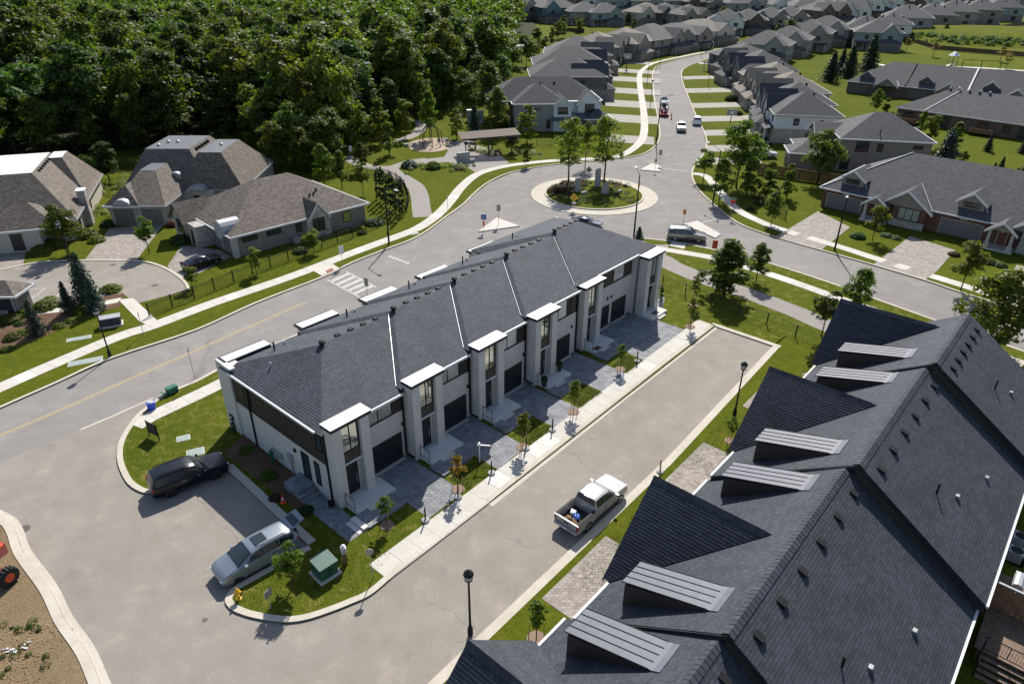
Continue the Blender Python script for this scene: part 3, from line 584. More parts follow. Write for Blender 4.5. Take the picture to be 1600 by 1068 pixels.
# rear canopies that stand above the back eaves
for i, (u0, w, y) in enumerate(((.35, 3.6, 14.05), (7.5, 3.5, 14.5), (14.3, 3.5, 14.5), (21.3, 3.6, 14.6), (29.6, 3.6, 15.6), (40.2, 3.4, 15.3))):
    wall.box(u0, u0 + w, y - .2, y + .75, 0, 6.3); c = M(); c.box(u0 - .2, u0 + w + .12, y - .28, y + 1.0, 6.3, 6.5); cp = c.build('canopy', 'metal_dark', T)
    c = M(); c.box(u0 - .1, u0 + w + .1, y - .22, y + .75, 6.503, 6.56); c.build('white_capping', 'white_metal', cp)
m = M(); m.box(-.18, .25, 12.6, 13.8, 6.42, 6.52); m.build('white_capping', 'white_metal', T)
wall.build('wall', 'brick_white', T)
# roofs
E0, RISE = 6.12, 2.32
def unit_roof(u0, dz, nxt, yf, yb, yr, last=False, u_end=None):
    e = E0 + dz; zr = e + RISE; A = (u0 - .22, yf, e); B = (u0 + 4.95, yr, zr); Cc = (u0 - .22, yb, e); faces = [[A, B, Cc]]
    if not last:
        un, e2 = nxt; ul = un - .22; sl = RISE / 5.17; ue = ul + (zr - e2) / sl; sf = RISE / (yr - yf); yv = yf + (e2 - e) / sf; yw = yb - (e2 - e) / (RISE / (yb - yr))
        D = (ue, yr, zr); F1 = (ul, yv, e2); F2 = (ul, yf, e); K1 = (ul, yw, e2); K2 = (ul, yb, e)
        faces += [[A, F2, F1, D, B], [Cc, B, D, K1, K2]]
        cap_line(T, [Vector(F1) + Vector((0, 0, .06)), Vector(D) + Vector((0, 0, .06))], .034, 'flashing', 'valley_flashing'); 
        gm = M(); gm.box(u0 + 3.25, ul, yf - .1, yf + .02, e - .14, e + .03); gm.build('gutter', 'gutter_white', T)
        d = M(); d.poly([(ul - .02, yf, e - .1), (ul - .02, yv + .8, e2 - .02), (ul - .02, yf, e2 - .02)]); d.poly([(ul - .02, yb, e - .1), (ul - .02, yb, e2 - .02), (ul - .02, yw - .8, e2 - .02)]); d.build('side_fascia', 'metal_black', T)
    else:
        D = (u_end - 4.6, yr, zr); P = (u_end + .25, yf, e); Q = (u_end + .25, yb, e)
        faces += [[A, P, D, B], [Cc, B, D, Q], [P, Q, D]]
        gm = M(); gm.box(u0 + 3.3, u_end - 3.2, yf - .1, yf + .02, e - .14, e + .03); gm.box(u_end + .24, u_end + .36, yf + 1.4, yb, e - .14, e + .03); gm.build('gutter', 'gutter_white', T)
    r = roof_part(T, faces, 'shingle_town')
    for k in range(5):   # ridge vents behind the ridge
        x = B[0] + .35 + k * (1.25 if not last else 1.0); 
        if x > D[0] - .8 and not last: break
        mm = M(); y = yr + .42; z = zr - .14
        if k == 0: mm.lathe((x - .3, yr - .05, zr - .02), [(.17, 0), (.17, .14), (.27, .18), (.27, .3), (.12, .38)], 9)
        else: mm.box(x, x + .4, y - .2, y + .2, z, z + .18)
        mm.build('roof_vent', 'metal_black', r)
    mm = M(); mm.tube([(u0 + 3.4, yr + 4.3, zr - 1.55), (u0 + 3.4, yr + 4.3, zr - .75)], .07, 6); mm.build('vent_pipe', 'metal_black', r)
    for a, b in ((4.7, 5.0), (1.8, 2.2)): 
        if a == 1.8 and u0 > 1: continue
        mm = M(); mm.lathe((u0 + a, yr + b * (1 if u0 > 1 else 1.) , zr - (b * RISE / 6.5 if a > 2 else 1.35)), [(.06, -.1), (.06, .2), (.1, .24), (.05, .3)], 7); mm.build('flue_cap', 'alum_grey', r)
    return r
YR = 7.75
for i, (u0, dz) in enumerate(UNITS):
    nx = (UNITS[i + 1][0], E0 + UNITS[i + 1][1]) if i < 3 else (29.1, E0 + .93)
    unit_roof(u0, dz, nx, 0.9 + .02 * i, 14.3, YR + .1 * i)
unit_roof(29.1, .93, None, 1.45, 15.3, 8.35, True, 43.0)
m = M(); m.box(-.34, -.22, 1.6, 13.0, E0 - .14, E0 + .03); m.build('gutter', 'gutter_white', T)
# paved drives and house lawn islands
for x0, x1, y1 in ((3.55, 7.0, 1.3), (10.6, 14.1, 1.3), (17.7, 21.2, 1.3), (24.8, 28.8, 1.3)): 
    lsheet('driveway', [(x0, y1), (x1, y1), (x1, -5.05), (x0 - .1, -5.2)], .112, 'paver_grey', .05)
lsheet('driveway', [(32.6, 1.8), (45.6, 2.6), (45.9, 1.0), (40.3, -1.6), (40.3, -4.55), (32.0, -4.75)], .112, 'paver_grey', .05)
# ------------------------------------------------------------------ the dark gabled terrace in the lower right
Q = thing('gabled_townhouse_row', 'big dark shingled terrace roof with front gables and ribbed metal dormers', 'building', O0, HD)
BL = [(-14.2, 1.7, 2.15, -18.3, -26.6, -35.0, (-.95, -12.6), (-5.35, 4.7)), (1.7, 17.0, 2.65, -18.9, -26.9, -35.2, (3.15, 14.45), (9.75, 4.75)), (17.0, 31.7, 3.15, -19.1, -27.5, -35.5, (18.65, 29.6), (25.6, 5.1)), (31.7, 42.2, 3.65, -19.25, -28.0, -35.85, (33.75,), (40.0, 4.3))]
qw = M()
for k, (u0, u1, ze, we, wr, wb, DU, (gc0, hw)) in enumerate(BL):
    zr = ze + 5.5; s = 5.5 / (we - wr); sb = 5.5 / (wr - wb)
    front = [(u0, we, ze), (u1, we, ze), (u1, wr, zr), (u0, wr, zr)]; back = [(u0, wr, zr), (u1, wr, zr), (u1, wb, ze), (u0, wb, ze)]
    r = roof_part(Q, [front, back], 'shingle_near', h=.015, thick=.22)
    # walls under the roof and the stepped party gables
    qw.prism([(u0 + .25, we - .55), (u1 - .25, we - .55), (u1 - .25, wb + .5), (u0 + .25, wb + .5)], 0, ze - .15, 0)
    for uu in ((u0 + .02, u1 - .12) if k < 3 else (u0 + .02, u1 - .35)):
        g = M(); g.slab([(uu, we - .1, ze - .6), (uu, wr, zr - .26), (uu, wb + .1, ze - .6)], .1); g.build('party_gable', 'board_dark', Q)
    rk = M()
    for a, b in (((we, ze), (wr, zr)), ((wb, ze), (wr, zr))):
        rk.slab([(u0 - .02, a[0], a[1] - .03), (u0 - .02, b[0], b[1] - .03), (u0 - .02, b[0], b[1] - .62), (u0 - .02, a[0], a[1] - .62)], .06)
    rk.build('rake_board', 'metal_dark', Q)
    g = M(); g.box(u0, u1, we, we + .13, ze - .13, ze + .03); g.build('gutter', 'gutter_white', Q); g = M(); g.box(u0, u1, wb - .13, wb, ze - .13, ze + .03); g.build('gutter', 'gutter_white', Q)
    cap = M(); sh_ = .32; n = int((u1 - u0) / sh_)
    for i in range(n):
        x = u0 + i * sh_
        for sg in (1, -1): d = .3; cap.slab([(x, wr, zr + .07), (x + sh_ - .015, wr, zr + .05), (x + sh_ - .015, wr + sg * d, zr + .05 - d * (s if sg > 0 else sb)), (x, wr + sg * d, zr + .07 - d * (s if sg > 0 else sb))], .02)
    cap.build('ridge_caps', 'shingle_near', r, kind='stuff')
    nv = 6
    for i in range(nv):
        x = u0 + 1.3 + i * (u1 - u0 - 2.6) / (nv - 1); y = wr - .95; z = zr - .95 * sb
        v = M(); v.slab([(x - .2, y + .2, z + .22), (x + .2, y + .2, z + .22), (x + .2, y - .28, z + .06), (x - .2, y - .28, z + .06)], .3); v.build('roof_vent', 'metal_black', r)
    for x, y in ((u0 + 5.5, wb + 3.2), (u0 + 9.8, wb + 2.2)):
        z = ze + (y - wb) * sb; v = M(); v.box(x - .14, x + .14, y - .1, y + .1, z - .1, z + .22); v.build('wall_vent', 'sign_back', r)
    v = M(); x, y = u0 + 4.1, wb + 4.2; z = ze + (y - wb) * sb; v.tube([(x, y, z - .1), (x, y, z + .75)], .06, 6); v.build('vent_pipe', 'metal_black', r)
    m_ = (u0 + u1) / 2 if k in (1, 2) else None
    # dormers with ribbed metal roofs
    for d0 in DU:
        d1 = d0 + 1.85; yf = we - 1.95; yb = we - 6.6; zf = ze + 2.9; zb = ze + s * 6.6 + .06
        D = M(); zfl = ze + s * 1.95 - .1
        for x in (d0 + .08, d1 - .14): D.slab([(x, yf, zfl), (x, yf, zf - .04), (x, yb, zb - .06)], .06)
        D.box(d0 + .08, d1 - .08, yf - .08, yf, zfl, zf - .05); dr = D.build('dormer', 'board_dark', Q)
        win(dr, (d1 - .35, yf - .0, ze + s * 1.95 + .25), -X, d1 - d0 - .7, .9, 2, 'glass', sub=False) if False else None
        w4 = (d1 - d0) / 4
        for i in range(4):
            p = M(); p.slab([(d0 + i * w4 + .004, yf + .18, zf + .08), (d0 + (i + 1) * w4 - .004, yf + .18, zf + .08), (d0 + (i + 1) * w4 - .004, yb, zb), (d0 + i * w4 + .004, yb, zb)], .05); p.build('roof_panel', 'seam_metal', dr)
        ss = M(); ps = (zb - zf - .08) / (yf + .18 - yb)
        for i in range(5):
            x = d0 + i * w4; ss.slab([(x - .014, yf + .2, zf + .11), (x + .014, yf + .2, zf + .11), (x + .014, yb + .25, zb - .25 * ps + .03), (x - .014, yb + .25, zb - .25 * ps + .03)], .05)
        ss.build('standing_seam', 'metal_black', dr)
        p = M(); p.slab([(d0, yb + .02, zb + .012), (d1, yb + .02, zb + .012), (d1, yb - .3, zb + .2), (d0, yb - .3, zb + .2)], .02); p.build('head_flashing', 'seam_metal', dr)
    # front gables
    for gc in (gc0,):
        ga = we + .45; gz = ze + 4.6; yi = we - (gz - ze) / s
        L0, L1 = (gc - hw, ga, ze - .0), (gc, ga, gz); I = (gc, yi, gz); Vl = (gc - hw, we - .0, ze)
        R0, Vr = (gc + hw, ga, ze), (gc + hw, we, ze)
        up = .07
        fl = [(p[0], p[1], p[2] + up) for p in (L0, L1, I, Vl)]; fr = [(p[0], p[1], p[2] + up) for p in (R0, L1, I, Vr)]
        gr = roof_part(Q, [fl, fr], 'shingle_near', h=.016, course=.2, thick=.2, name='gable_roof')
        f = M(); f.slab([(gc - hw + .4, ga - .35, ze - .0), (gc, ga - .35, gz - .42), (gc + hw - .4, ga - .35, ze - .0)], .12); f.box(gc - hw + .4, gc + hw - .4, ga - .5, ga - .36, 0, ze); f.build('gable_wall', 'brick_white', Q)
        door_panel(Q, (gc - 1.6, ga - .28, .1), -X * -1, 3.2, 2.3, 'garage_slate', 'garage_door', 4, None)
        c = M()
        for i in range(int((ga - yi) / .3)):
            y = ga - i * .3
            for sg in (1, -1): c.slab([(gc, y, gz + up + .06), (gc, y - .285, gz + up + .04), (gc + sg * .28, y - .285, gz + up - .24), (gc + sg * .28, y, gz + up - .22)], .02)
        c.build('ridge_caps', 'shingle_near', gr, kind='stuff')
        g = M(); g.slab([(gc - hw, ga + .03, ze + up - .02), (gc, ga + .03, gz + up - .02), (gc, ga + .03, gz + up - .3), (gc - hw, ga + .03, ze + up - .3)], .05); g.slab([(gc + hw, ga + .03, ze + up - .02), (gc, ga + .03, gz + up - .02), (gc, ga + .03, gz + up - .3), (gc + hw, ga + .03, ze + up - .3)], .05); g.build('rake_board', 'metal_dark', gr)
qw.build('wall', 'brick_white', Q)
# porch peak that shows past the last gable
roof_part(Q, [[(46.4, -19.6, 3.4), (44.4, -19.6, 5.2), (44.4, -23, 5.2), (46.4, -23, 3.4)], [(42.4, -19.6, 3.4), (44.4, -19.6, 5.2), (44.4, -23, 5.2), (42.4, -23, 3.4)]], 'shingle_near', name='porch_roof')
m = M(); m.box(42.7, 46.1, -22.8, -20, 0, 3.35); m.build('wall', 'brick_white', Q)
# drives and little lawns in front
for x0, x1 in ((3.3, 10.2), (17.4, 24.0), (31, 37.5)):
    p = M(); p.prism([(q.x, q.y) for q in lpoly([(x0, -15.36), (x1, -15.3), (x1, -19.6), (x0, -19.6)])], .05, .113); p.build('driveway', 'paver_beige', kind='structure')
# back decks at the lower right corner
dk = thing('timber_deck', 'brown timber deck with black railed steps behind the dark terrace', 'deck', Lw(6.8, 0), HD)
m = M(); w = .14; n = 24
for i in range(n): m.box(9.2 + i * .15, 9.2 + i * .15 + .135, -40.3, -35.75, .98 + rnd.uniform(-.003, .003), 1.02)
m.build('deck_boards', 'deck_brown', dk, kind='stuff')
m = M(); m.box(9.25, 12.7, -40.2, -35.9, .74, .97); m.build('deck_frame', 'wood_brown', dk)
for x, y in ((9.4, -40.1), (12.5, -40.1), (9.4, -36), (12.5, -36)): m = M(); m.box(x - .07, x + .07, y - .07, y + .07, .05, .75); m.build('post', 'wood_brown', dk)
def railing(parent, a, b, h=1.0):
    a, b = Vector(a), Vector(b); m = M(); U = Vector((0, 0, 1)); n = max(2, int((b - a).length / .14))
    m.tube([a + U * h, b + U * h], .035, 5); m.tube([a + U * .12, b + U * .12], .025, 5)
    for i in range(n + 1): p = a.lerp(b, i / n); m.tube([p + U * .12, p + U * h], .012 if i % 8 else .035, 4)
    return m.build('railing', 'metal_black', parent)
railing(dk, (9.3, -36.1, 1.02), (9.3, -38.2, 1.02)); railing(dk, (9.3, -40.2, 1.02), (12.4, -40.2, 1.02)); railing(dk, (7.8, -38.3, .2), (9.3, -38.3, 1.02)); railing(dk, (7.8, -36.1, .2), (9.3, -36.1, 1.02))
for i in range(4): m = M(); m.box(9.2 - (i + 1) * .3, 9.2 - i * .3 - .01, -38.2, -36.2, .78 - i * .2 - .04, .82 - i * .2); m.build('tread', 'deck_brown', dk)
fn = thing('privacy_screen', 'tall cedar board screen between the back decks', 'fence', Lw(6.8, 0), HD)
for i in range(16): m = M(); m.box(12.85, 12.89, -35.7 - (i + 1) * .3 + .012, -35.7 - i * .3, .1, 2.9); m.build('plank', 'wood_cedar', fn)
m = M(); m.box(12.8, 12.94, -40.6, -35.7, 2.9, 2.97); m.build('top_rail', 'alum_grey', fn)
bb = thing('barbecue', 'grey lidded gas barbecue on the deck beyond the cedar screen', 'barbecue', tuple(Lw(21.8, -36.7, 1.02)), HD)
m = M(); m.box(-.6, .6, -.28, .28, .35, .85); m.build('cabinet', 'metal_black', bb); m = M(); m.tube([(-.6, 0, .88), (.6, 0, .88)], .3, 10); m.build('hood', 'alum_grey', bb); m = M(); m.box(-1.05, -.62, -.25, .25, .8, .85); m.box(.62, 1.05, -.25, .25, .8, .85); m.build('side_shelf', 'alum_grey', bb)
for x in (-.5, .5): m = M(); m.tube([(x, 0, 0), (x, 0, .35)], .05, 6); m.build('leg', 'metal_black', bb)
dk2 = thing('timber_deck', 'narrow timber deck carrying a grey barbecue beside the cedar screen', 'deck', Lw(6.8, 0), HD)
m = M()
for i in range(22): m.box(13.0 + i * .15, 13.135 + i * .15, -39.2, -35.75, .98, 1.02)
m.build('deck_boards', 'deck_brown', dk2, kind='stuff'); m = M(); m.box(13.05, 16.2, -39.1, -35.9, .1, .97); m.build('deck_frame', 'wood_brown', dk2)
for u, w, l in ((26.2, -36.3, 'round grey air conditioner on the grass behind the dark terrace'), (27.9, -36.3, 'second round air conditioner farther along the back wall of the dark terrace')):
    ac = thing('air_conditioner', l, 'air conditioner', tuple(Lw(u, w, .1)), HD); m = M(); m.box(-.42, .42, -.42, .42, 0, .75); m.build('cabinet', 'alum_grey', ac); m = M(); m.disc((0, 0, .78), .36, 18, 0, .03); m.build('fan_grille', 'metal_black', ac)
    m = M(); m.box(-.6, .6, -.6, .6, -.08, 0.0); m.build('pad', 'concrete', ac)
# ------------------------------------------------------------------ other houses
class House:
    def __init__(s, name, label, origin, rz, cat='house', group=None, wallm='siding_grey', roofm='shingle_slate', trim='gutter_white'):
        s.t = thing(name, label, cat, origin, rz, group); s.wm = wallm; s.rm = roofm; s.tr = trim; s.walls = {}
    def wall(s, x0, x1, y0, y1, z0, z1, mat=None):
        s.walls.setdefault(mat or s.wm, M()).box(x0, x1, y0, y1, z0, z1, skip='b'); return s
    def done(s):
        for k, m in s.walls.items(): m.build('wall', k, s.t)
        return s.t
    def roofm(s, faces, name='roof', mat=None, t=.18, fascia=True):
        m = M()
        for f in faces: m.slab(f, t)
        return m.build(name, mat or s.rm, s.t)
    def hip(s, x0, x1, y0, y1, ze, rise, o=.45, mat=None, cut=None, gut=True, flat=None):
        x0 -= o; x1 += o; y0 -= o; y1 += o; w, d = x1 - x0, y1 - y0; h = min(w, d) / 2; zr = ze + rise
        a, b, c, e = (x0, y0, ze), (x1, y0, ze), (x1, y1, ze), (x0, y1, ze)
        if w >= d: p, q = (x0 + h, y0 + h, zr), (x1 - h, y0 + h, zr); F = [[a, b, q, p], [b, c, q], [c, e, p, q], [e, a, p]]
        else: p, q = (x0 + h, y0 + h, zr), (x0 + h, y1 - h, zr); F = [[a, b, p], [b, c, q, p], [c, e, q], [e, a, p, q]]
        r = s.roofm(F, mat=mat)
        if gut:
            g = M()
            for A, B in ((a, b), (b, c), (c, e), (e, a)):
                A, B = Vector(A), Vector(B); t = (B - A).normalized(); n = Vector((t.y, -t.x, 0)); C = (A + B) / 2 + n * .05; g.obox((C.x, C.y, 0), t, n, (B - A).length / 2 + .1, .07, ze - .2, ze + .02)
            g.build('gutter', s.tr, s.t)
        return r
    def hipflat(s, x0, x1, y0, y1, ze, rise, inset, mat=None, top='flat_roof', o=.5):
        """steep hip cut off by a flat deck"""
        x0 -= o; x1 += o; y0 -= o; y1 += o; i = inset
        a = [(x0, y0, ze), (x1, y0, ze), (x1, y1, ze), (x0, y1, ze)]; b = [(x0 + i, y0 + i, ze + rise), (x1 - i, y0 + i, ze + rise), (x1 - i, y1 - i, ze + rise), (x0 + i, y1 - i, ze + rise)]
        s.roofm([[a[k], a[(k + 1) % 4], b[(k + 1) % 4], b[k]] for k in range(4)], mat=mat)
        m = M(); m.slab([(p[0], p[1], p[2] + .02) for p in b], .1); m.build('roof_deck', top, s.t)
        g = M(); g.box(x0 - .1, x1 + .1, y0 - .1, y0, ze - .2, ze + .02); g.box(x0 - .1, x0, y0, y1, ze - .2, ze + .02); g.box(x1, x1 + .1, y0, y1, ze - .2, ze + .02); g.build('gutter', s.tr, s.t)
    def hipdeck(s, x0, x1, y0, y1, ze, dx0, dx1, dy0, dy1, zd, top='flat_roof'):
        a = [(x0, y0, ze), (x1, y0, ze), (x1, y1, ze), (x0, y1, ze)]; b = [(dx0, dy0, zd), (dx1, dy0, zd), (dx1, dy1, zd), (dx0, dy1, zd)]
        s.roofm([[a[k], a[(k + 1) % 4], b[(k + 1) % 4], b[k]] for k in range(4)])
        m = M(); m.slab([(p[0], p[1], p[2] + .02) for p in b], .1); m.build('roof_deck', top, s.t)
        g = M(); g.box(x0 - .1, x1 + .1, y0 - .1, y0, ze - .2, ze + .02); g.box(x0 - .1, x0, y0, y1, ze - .2, ze + .02); g.box(x1, x1 + .1, y0, y1, ze - .2, ze + .02); g.build('gutter', 'trim_dim', s.t)
    def gable(s, x0, x1, y0, y1, ze, rise, axis='y', o=.4, mat=None, face=None, fdepth=.12, both=True):
        """axis: the direction of the ridge; face: wall material filling the triangle"""
        if axis == 'y':
            c = (x0 + x1) / 2; k = rise / ((x1 - x0) / 2); lo = ze - o * k; zr = ze + rise
            F = [[(x0 - o, y0 - o, lo), (c, y0 - o, zr), (c, y1 + (o if both else 0), zr), (x0 - o, y1 + (o if both else 0), lo)], [(x1 + o, y0 - o, lo), (c, y0 - o, zr), (c, y1 + (o if both else 0), zr), (x1 + o, y1 + (o if both else 0), lo)]]
            tri = [[(x0, y0, ze - .15), (c, y0, zr - .25), (x1, y0, ze - .15)]] + ([[(x0, y1, ze - .15), (c, y1, zr - .25), (x1, y1, ze - .15)]] if both else [])
        else:
            c = (y0 + y1) / 2; k = rise / ((y1 - y0) / 2); lo = ze - o * k; zr = ze + rise
            F = [[(x0 - o, y0 - o, lo), (x1 + o, y0 - o, lo), (x1 + o, c, zr), (x0 - o, c, zr)], [(x0 - o, y1 + o, lo), (x1 + o, y1 + o, lo), (x1 + o, c, zr), (x0 - o, c, zr)]]
            tri = [[(x0, y0, ze - .15), (x0, c, zr - .25), (x0, y1, ze - .15)], [(x1, y0, ze - .15), (x1, c, zr - .25), (x1, y1, ze - .15)]]
        r = s.roofm(F, mat=mat); m = M()
        for t in tri: m.slab(t, fdepth)
        m.build('gable_wall', face or s.wm, s.t)
        e = M()
        if axis == 'y':
            for xx in (x0 - o, x1 + o): e.slab([(xx, y0 - o - .03, lo + .03), (c, y0 - o - .03, zr + .03), (c, y0 - o - .03, zr - .25), (xx, y0 - o - .03, lo - .25)], .06)
            e.build('rake_board', s.tr, r)
        return r
    def win(s, side, a, z, w, h, D=None, W=None, panes=2, y=0., **k):
        """side f(ront) b(ack) l(eft) r(ight); a: distance along that wall; y: where the wall stands"""
        o, d = {'f': ((a, y, z), X), 'b': ((a + w, y, z), -X), 'l': ((y, a + w, z), -Y), 'r': ((y, a, z), Y)}[side]
        return win(s.t, o, d, w, h, panes, k.get('glass', 'glass'), k.get('frame', 'metal_black'), sub=k.get('sub', True), name=k.get('name', 'window'))
    def garage(s, a, w, y, h=2.4, mat='garage_grey', trim='trim_stone', side='f'):
        o, d = {'f': ((a, y - .03, .12), X), 'l': ((y - .03, a + w, .12), -Y), 'r': ((y + .03, a, .12), Y)}[side]
        return door_panel(s.t, o, d, w, h, mat, 'garage_door', 4, trim)
    def door(s, a, y, w=1.0, h=2.2, mat='door_black', side='f', z=.2): 
        o, d = {'f': ((a, y - .02, z), X), 'l': ((y - .02, a + w, z), -Y)}[side]; return door_panel(s.t, o, d, w, h, mat, 'front_door', 1, 'trim_stone', .12)
    def part(s, name, mat, fn):
        m = M(); fn(m); return m.build(name, mat, s.t)
plain('flat_roof', (.085, .09, .105), .6, 0, .1, 1.); plain('flat_roof_pale', (.66, .63, .58), .7, 0, .06, .6)
def eyebrow(h, x, y, z, w, r, d, mat='alum_grey'):
    """arched metal hood"""
    m = M(); n = 9; k0 = len(m.v)
    for yy in (y - .25, y + d):
        for i in range(n + 1): a = math.pi * i / n; m.v.append((x + w / 2 - math.cos(a) * w / 2, yy, z + math.sin(a) * r))
    for i in range(n): m.f.append((k0 + i, k0 + i + 1, k0 + n + 2 + i, k0 + n + 1 + i)); m.m.append(0)
    for i in range(n): pass
    m.f.append(tuple(k0 + i for i in range(n + 1))); m.m.append(0)
    return m.build('arched_hood', mat, h.t, smooth=False)
# three brown roofed bungalows at the left
def frame_from(a, b, z=0.): 
    A, B = G(*a), G(*b); return A, math.atan2(B.y - A.y, B.x - A.x), (B - A).length
# C: long side faces the street; local x runs along it
oC = G(360, 372, 3.0); hC = RAD(45); W_, D_ = 20.8, 15.6
c = House('bungalow', 'brown shingled bungalow with the long brick side wall along the black fence', (oC.x, oC.y, .1), hC, group='brown roofed bungalows', wallm='brick_taupe', roofm='shingle_brown')
c.wall(.5, 20.3, .5, 15.2, 0, 2.95); c.wall(.2, .9, .2, .9, 0, 2.8, 'trim_stone')
c.hip(.45, 20.3, .45, 15.2, 2.95, 4.3, .45)
c.part('stone_bay', 'stone_veneer', lambda m: m.box(10.6, 14.2, -.1, .6, 0, 3.0)); c.gable(10.9, 13.9, -.1, 3.2, 3.0, 1.9, 'y', .3, face='stone_veneer', both=False)
c.win('f', 11.5, .8, 1.8, 1.9, y=-.1, panes=2); c.win('f', 1.6, 1.7, 2.1, .7, y=.5, panes=2); c.win('f', 5.0, 1.7, 2.1, .7, y=.5, panes=2); c.win('f', 9.2, 1.2, .9, 1.2, y=.5, panes=1); c.win('f', 16.6, .9, 1.3, 1.5, y=.5, panes=1, glass='glass_bright')
c.part('entry_porch', 'stone_veneer', lambda m: m.box(-1.6, .6, 6.9, 9.4, 0, 2.9)); c.gable(-1.6, 2.2, 10.2, 14.6, 2.9, 2.1, 'x', .4, face='stone_veneer'); c.wall(-1.5, .6, 10.3, 14.5, 0, 2.9, 'stone_veneer')
c.garage(1.2, 2.5, .5, side='l', mat='garage_slate'); c.garage(4.2, 2.5, .5, side='l', mat='garage_slate'); c.door(7.6, -1.6, side='l'); c.win('l', 11.2, .8, 2.2, 1.8, y=-1.5)
hb = c.part('arched_hood', 'alum_grey', lambda m: m.tube([(-.2, 2.9, 3.25), (2.4, 2.9, 3.25)], [1.25, 1.25], 14))
for i, (x, y) in enumerate(((10, 9.5), (13.5, 3.4), (14.2, 3.5), (14.9, 4))): c.part('roof_vent', 'metal_black', lambda m: m.lathe((x, y, 2.95 + min(y, 15.6 - y) * .52), [(.12, -.1), (.12, .25), (.2, .3), (.08, .4)], 7))
c.part('air_conditioner', 'alum_grey', lambda m: m.box(8.3, 9.1, -.6, .2, .1, .85)); c.done()
# B: grey decked steep roof behind it
oB = G(170, 357); hB = RAD(2)
b = House('bungalow', 'stone fronted bungalow with two garage doors and flat-topped steep brown roof', (oB.x, oB.y, .1), hB, group='brown roofed bungalows', wallm='stone_veneer', roofm='shingle_brown')
b.wall(.3, 8.0, .9, 9, 0, 3.0); b.wall(-.5, 16.4, 9, 26, 0, 3.1, 'stucco_grey'); b.wall(8.0, 12.6, 7.6, 9.5, 0, 3.0, 'trim_stone')
b.hipdeck(1.2, 8.4, .5, 15, 3.0, 3.0, 5.4, 6.6, 11, 6.4); b.hip(.2, 4.4, .9, 7, 3.0, 2.3, .4)
b.hipdeck(-1, 12.4, 8.2, 26.5, 3.1, 1.7, 8.3, 12.6, 21.6, 8.1); b.hipdeck(6.5, 17, 8.3, 24.5, 3.1, 10.3, 13.7, 10.8, 19.4, 8.0)
b.garage(.8, 2.9, .9); b.garage(4.7, 2.9, .9); b.door(9.6, 7.6)
eyebrow(b, 1.2, .7, 3.1, 2.3, .8, 1.6); eyebrow(b, 9.0, 7.3, 3.2, 2.6, .7, 1.8)
b.part('dormer', 'trim_stone', lambda m: (m.box(6.3, 7.6, 9.3, 11, 3.6, 5.1))); eyebrow(b, 6.3, 9.25, 5.1, 1.3, .35, 1.5)
for x, y, z in ((3.0, 14.5, 8.1), (3.6, 16.8, 8.1), (5.0, 16.9, 8.1), (12.2, 15.5, 8.0)): b.part('roof_vent', 'alum_grey', lambda m: m.lathe((x, y, z), [(.2, 0), (.2, .2), (.32, .25), (.1, .42)], 8))
for i in range(5): b.part('roof_vent', 'metal_black', lambda m: m.box(8.55, 8.85, 14.2 + i * 1.2, 14.8 + i * 1.2, 7.5, 7.95))
b.done()
# A: cut by the left edge
oA = G(115, 384); hA = RAD(20)
a = House('bungalow', 'brown bungalow with a pale flat roof top at the edge of the wood', (oA.x, oA.y, .1), hA, group='brown roofed bungalows', wallm='stucco_cream', roofm='shingle_brown')
a.wall(-23.5, .4, 2.0, 24.6, 0, 3.0); a.wall(-8.5, -3.2, -.6, 2, 0, 2.9, 'trim_stone'); a.wall(-20, -9.2, -1.8, 3, 0, 2.9, 'stone_veneer')
a.hipdeck(-24, .9, 1.6, 25, 3.0, -21, -4.2, 8, 19.8, 8.0, top='flat_roof_pale'); a.hipdeck(-8, .7, 12, 25.4, 3.0, -4.0, -2.2, 17, 21, 7.8, top='flat_roof_pale'); a.hip(-9.0, -1.2, -.4, 6, 2.9, 2.6, .4); a.hip(-20, -9.4, -1.8, 7, 2.9, 3.2, .4)
a.garage(-13.8, 4.2, -1.8, mat='garage_grey'); a.door(-6.6, -.6, 1.4, 2.3); a.win('f', -2.6, .8, 1.6, 1.7, y=2.0); a.win('r', 4.4, .9, 1.2, 1.6, y=.4); a.win('r', 13, .9, 1.2, 1.6, y=.4)
eyebrow(a, -3.0, 1.6, 3.0, 3.0, .7, 1.6); eyebrow(a, -15.5, -2.2, 3.0, 3.2, .9, 2.2)
a.part('chimney', 'stone_veneer', lambda m: m.box(.3, 1.3, 7.9, 9.3, 0, 5.0)); a.part('chimney_cap', 'white_metal', lambda m: m.box(.2, 1.4, 7.8, 9.4, 5.0, 5.1))
for i in range(6): a.part('roof_vent', 'metal_black', lambda m: m.box(-4.0, -3.7, 10 + i * 1.3, 10.6 + i * 1.3, 7.4, 7.85))
a.done()
# mail kiosk at the far left edge
k = House('mail_kiosk', 'small kiosk with a brown hipped roof at the left edge of the mulch bed', tuple(G(-22, 494, 0)) , RAD(0), cat='kiosk', wallm='brick_taupe', roofm='shingle_brown')
k.wall(.2, 3.6, .2, 2.6, 0, 2.5); k.hip(.2, 3.6, .2, 2.6, 2.5, 1.1, .5); k.part('letter_boxes', 'metal_dark', lambda m: m.box(.6, 3.2, .1, .2, .7, 1.9)); k.door(2.4, .2, .8, 2.0); k.done()
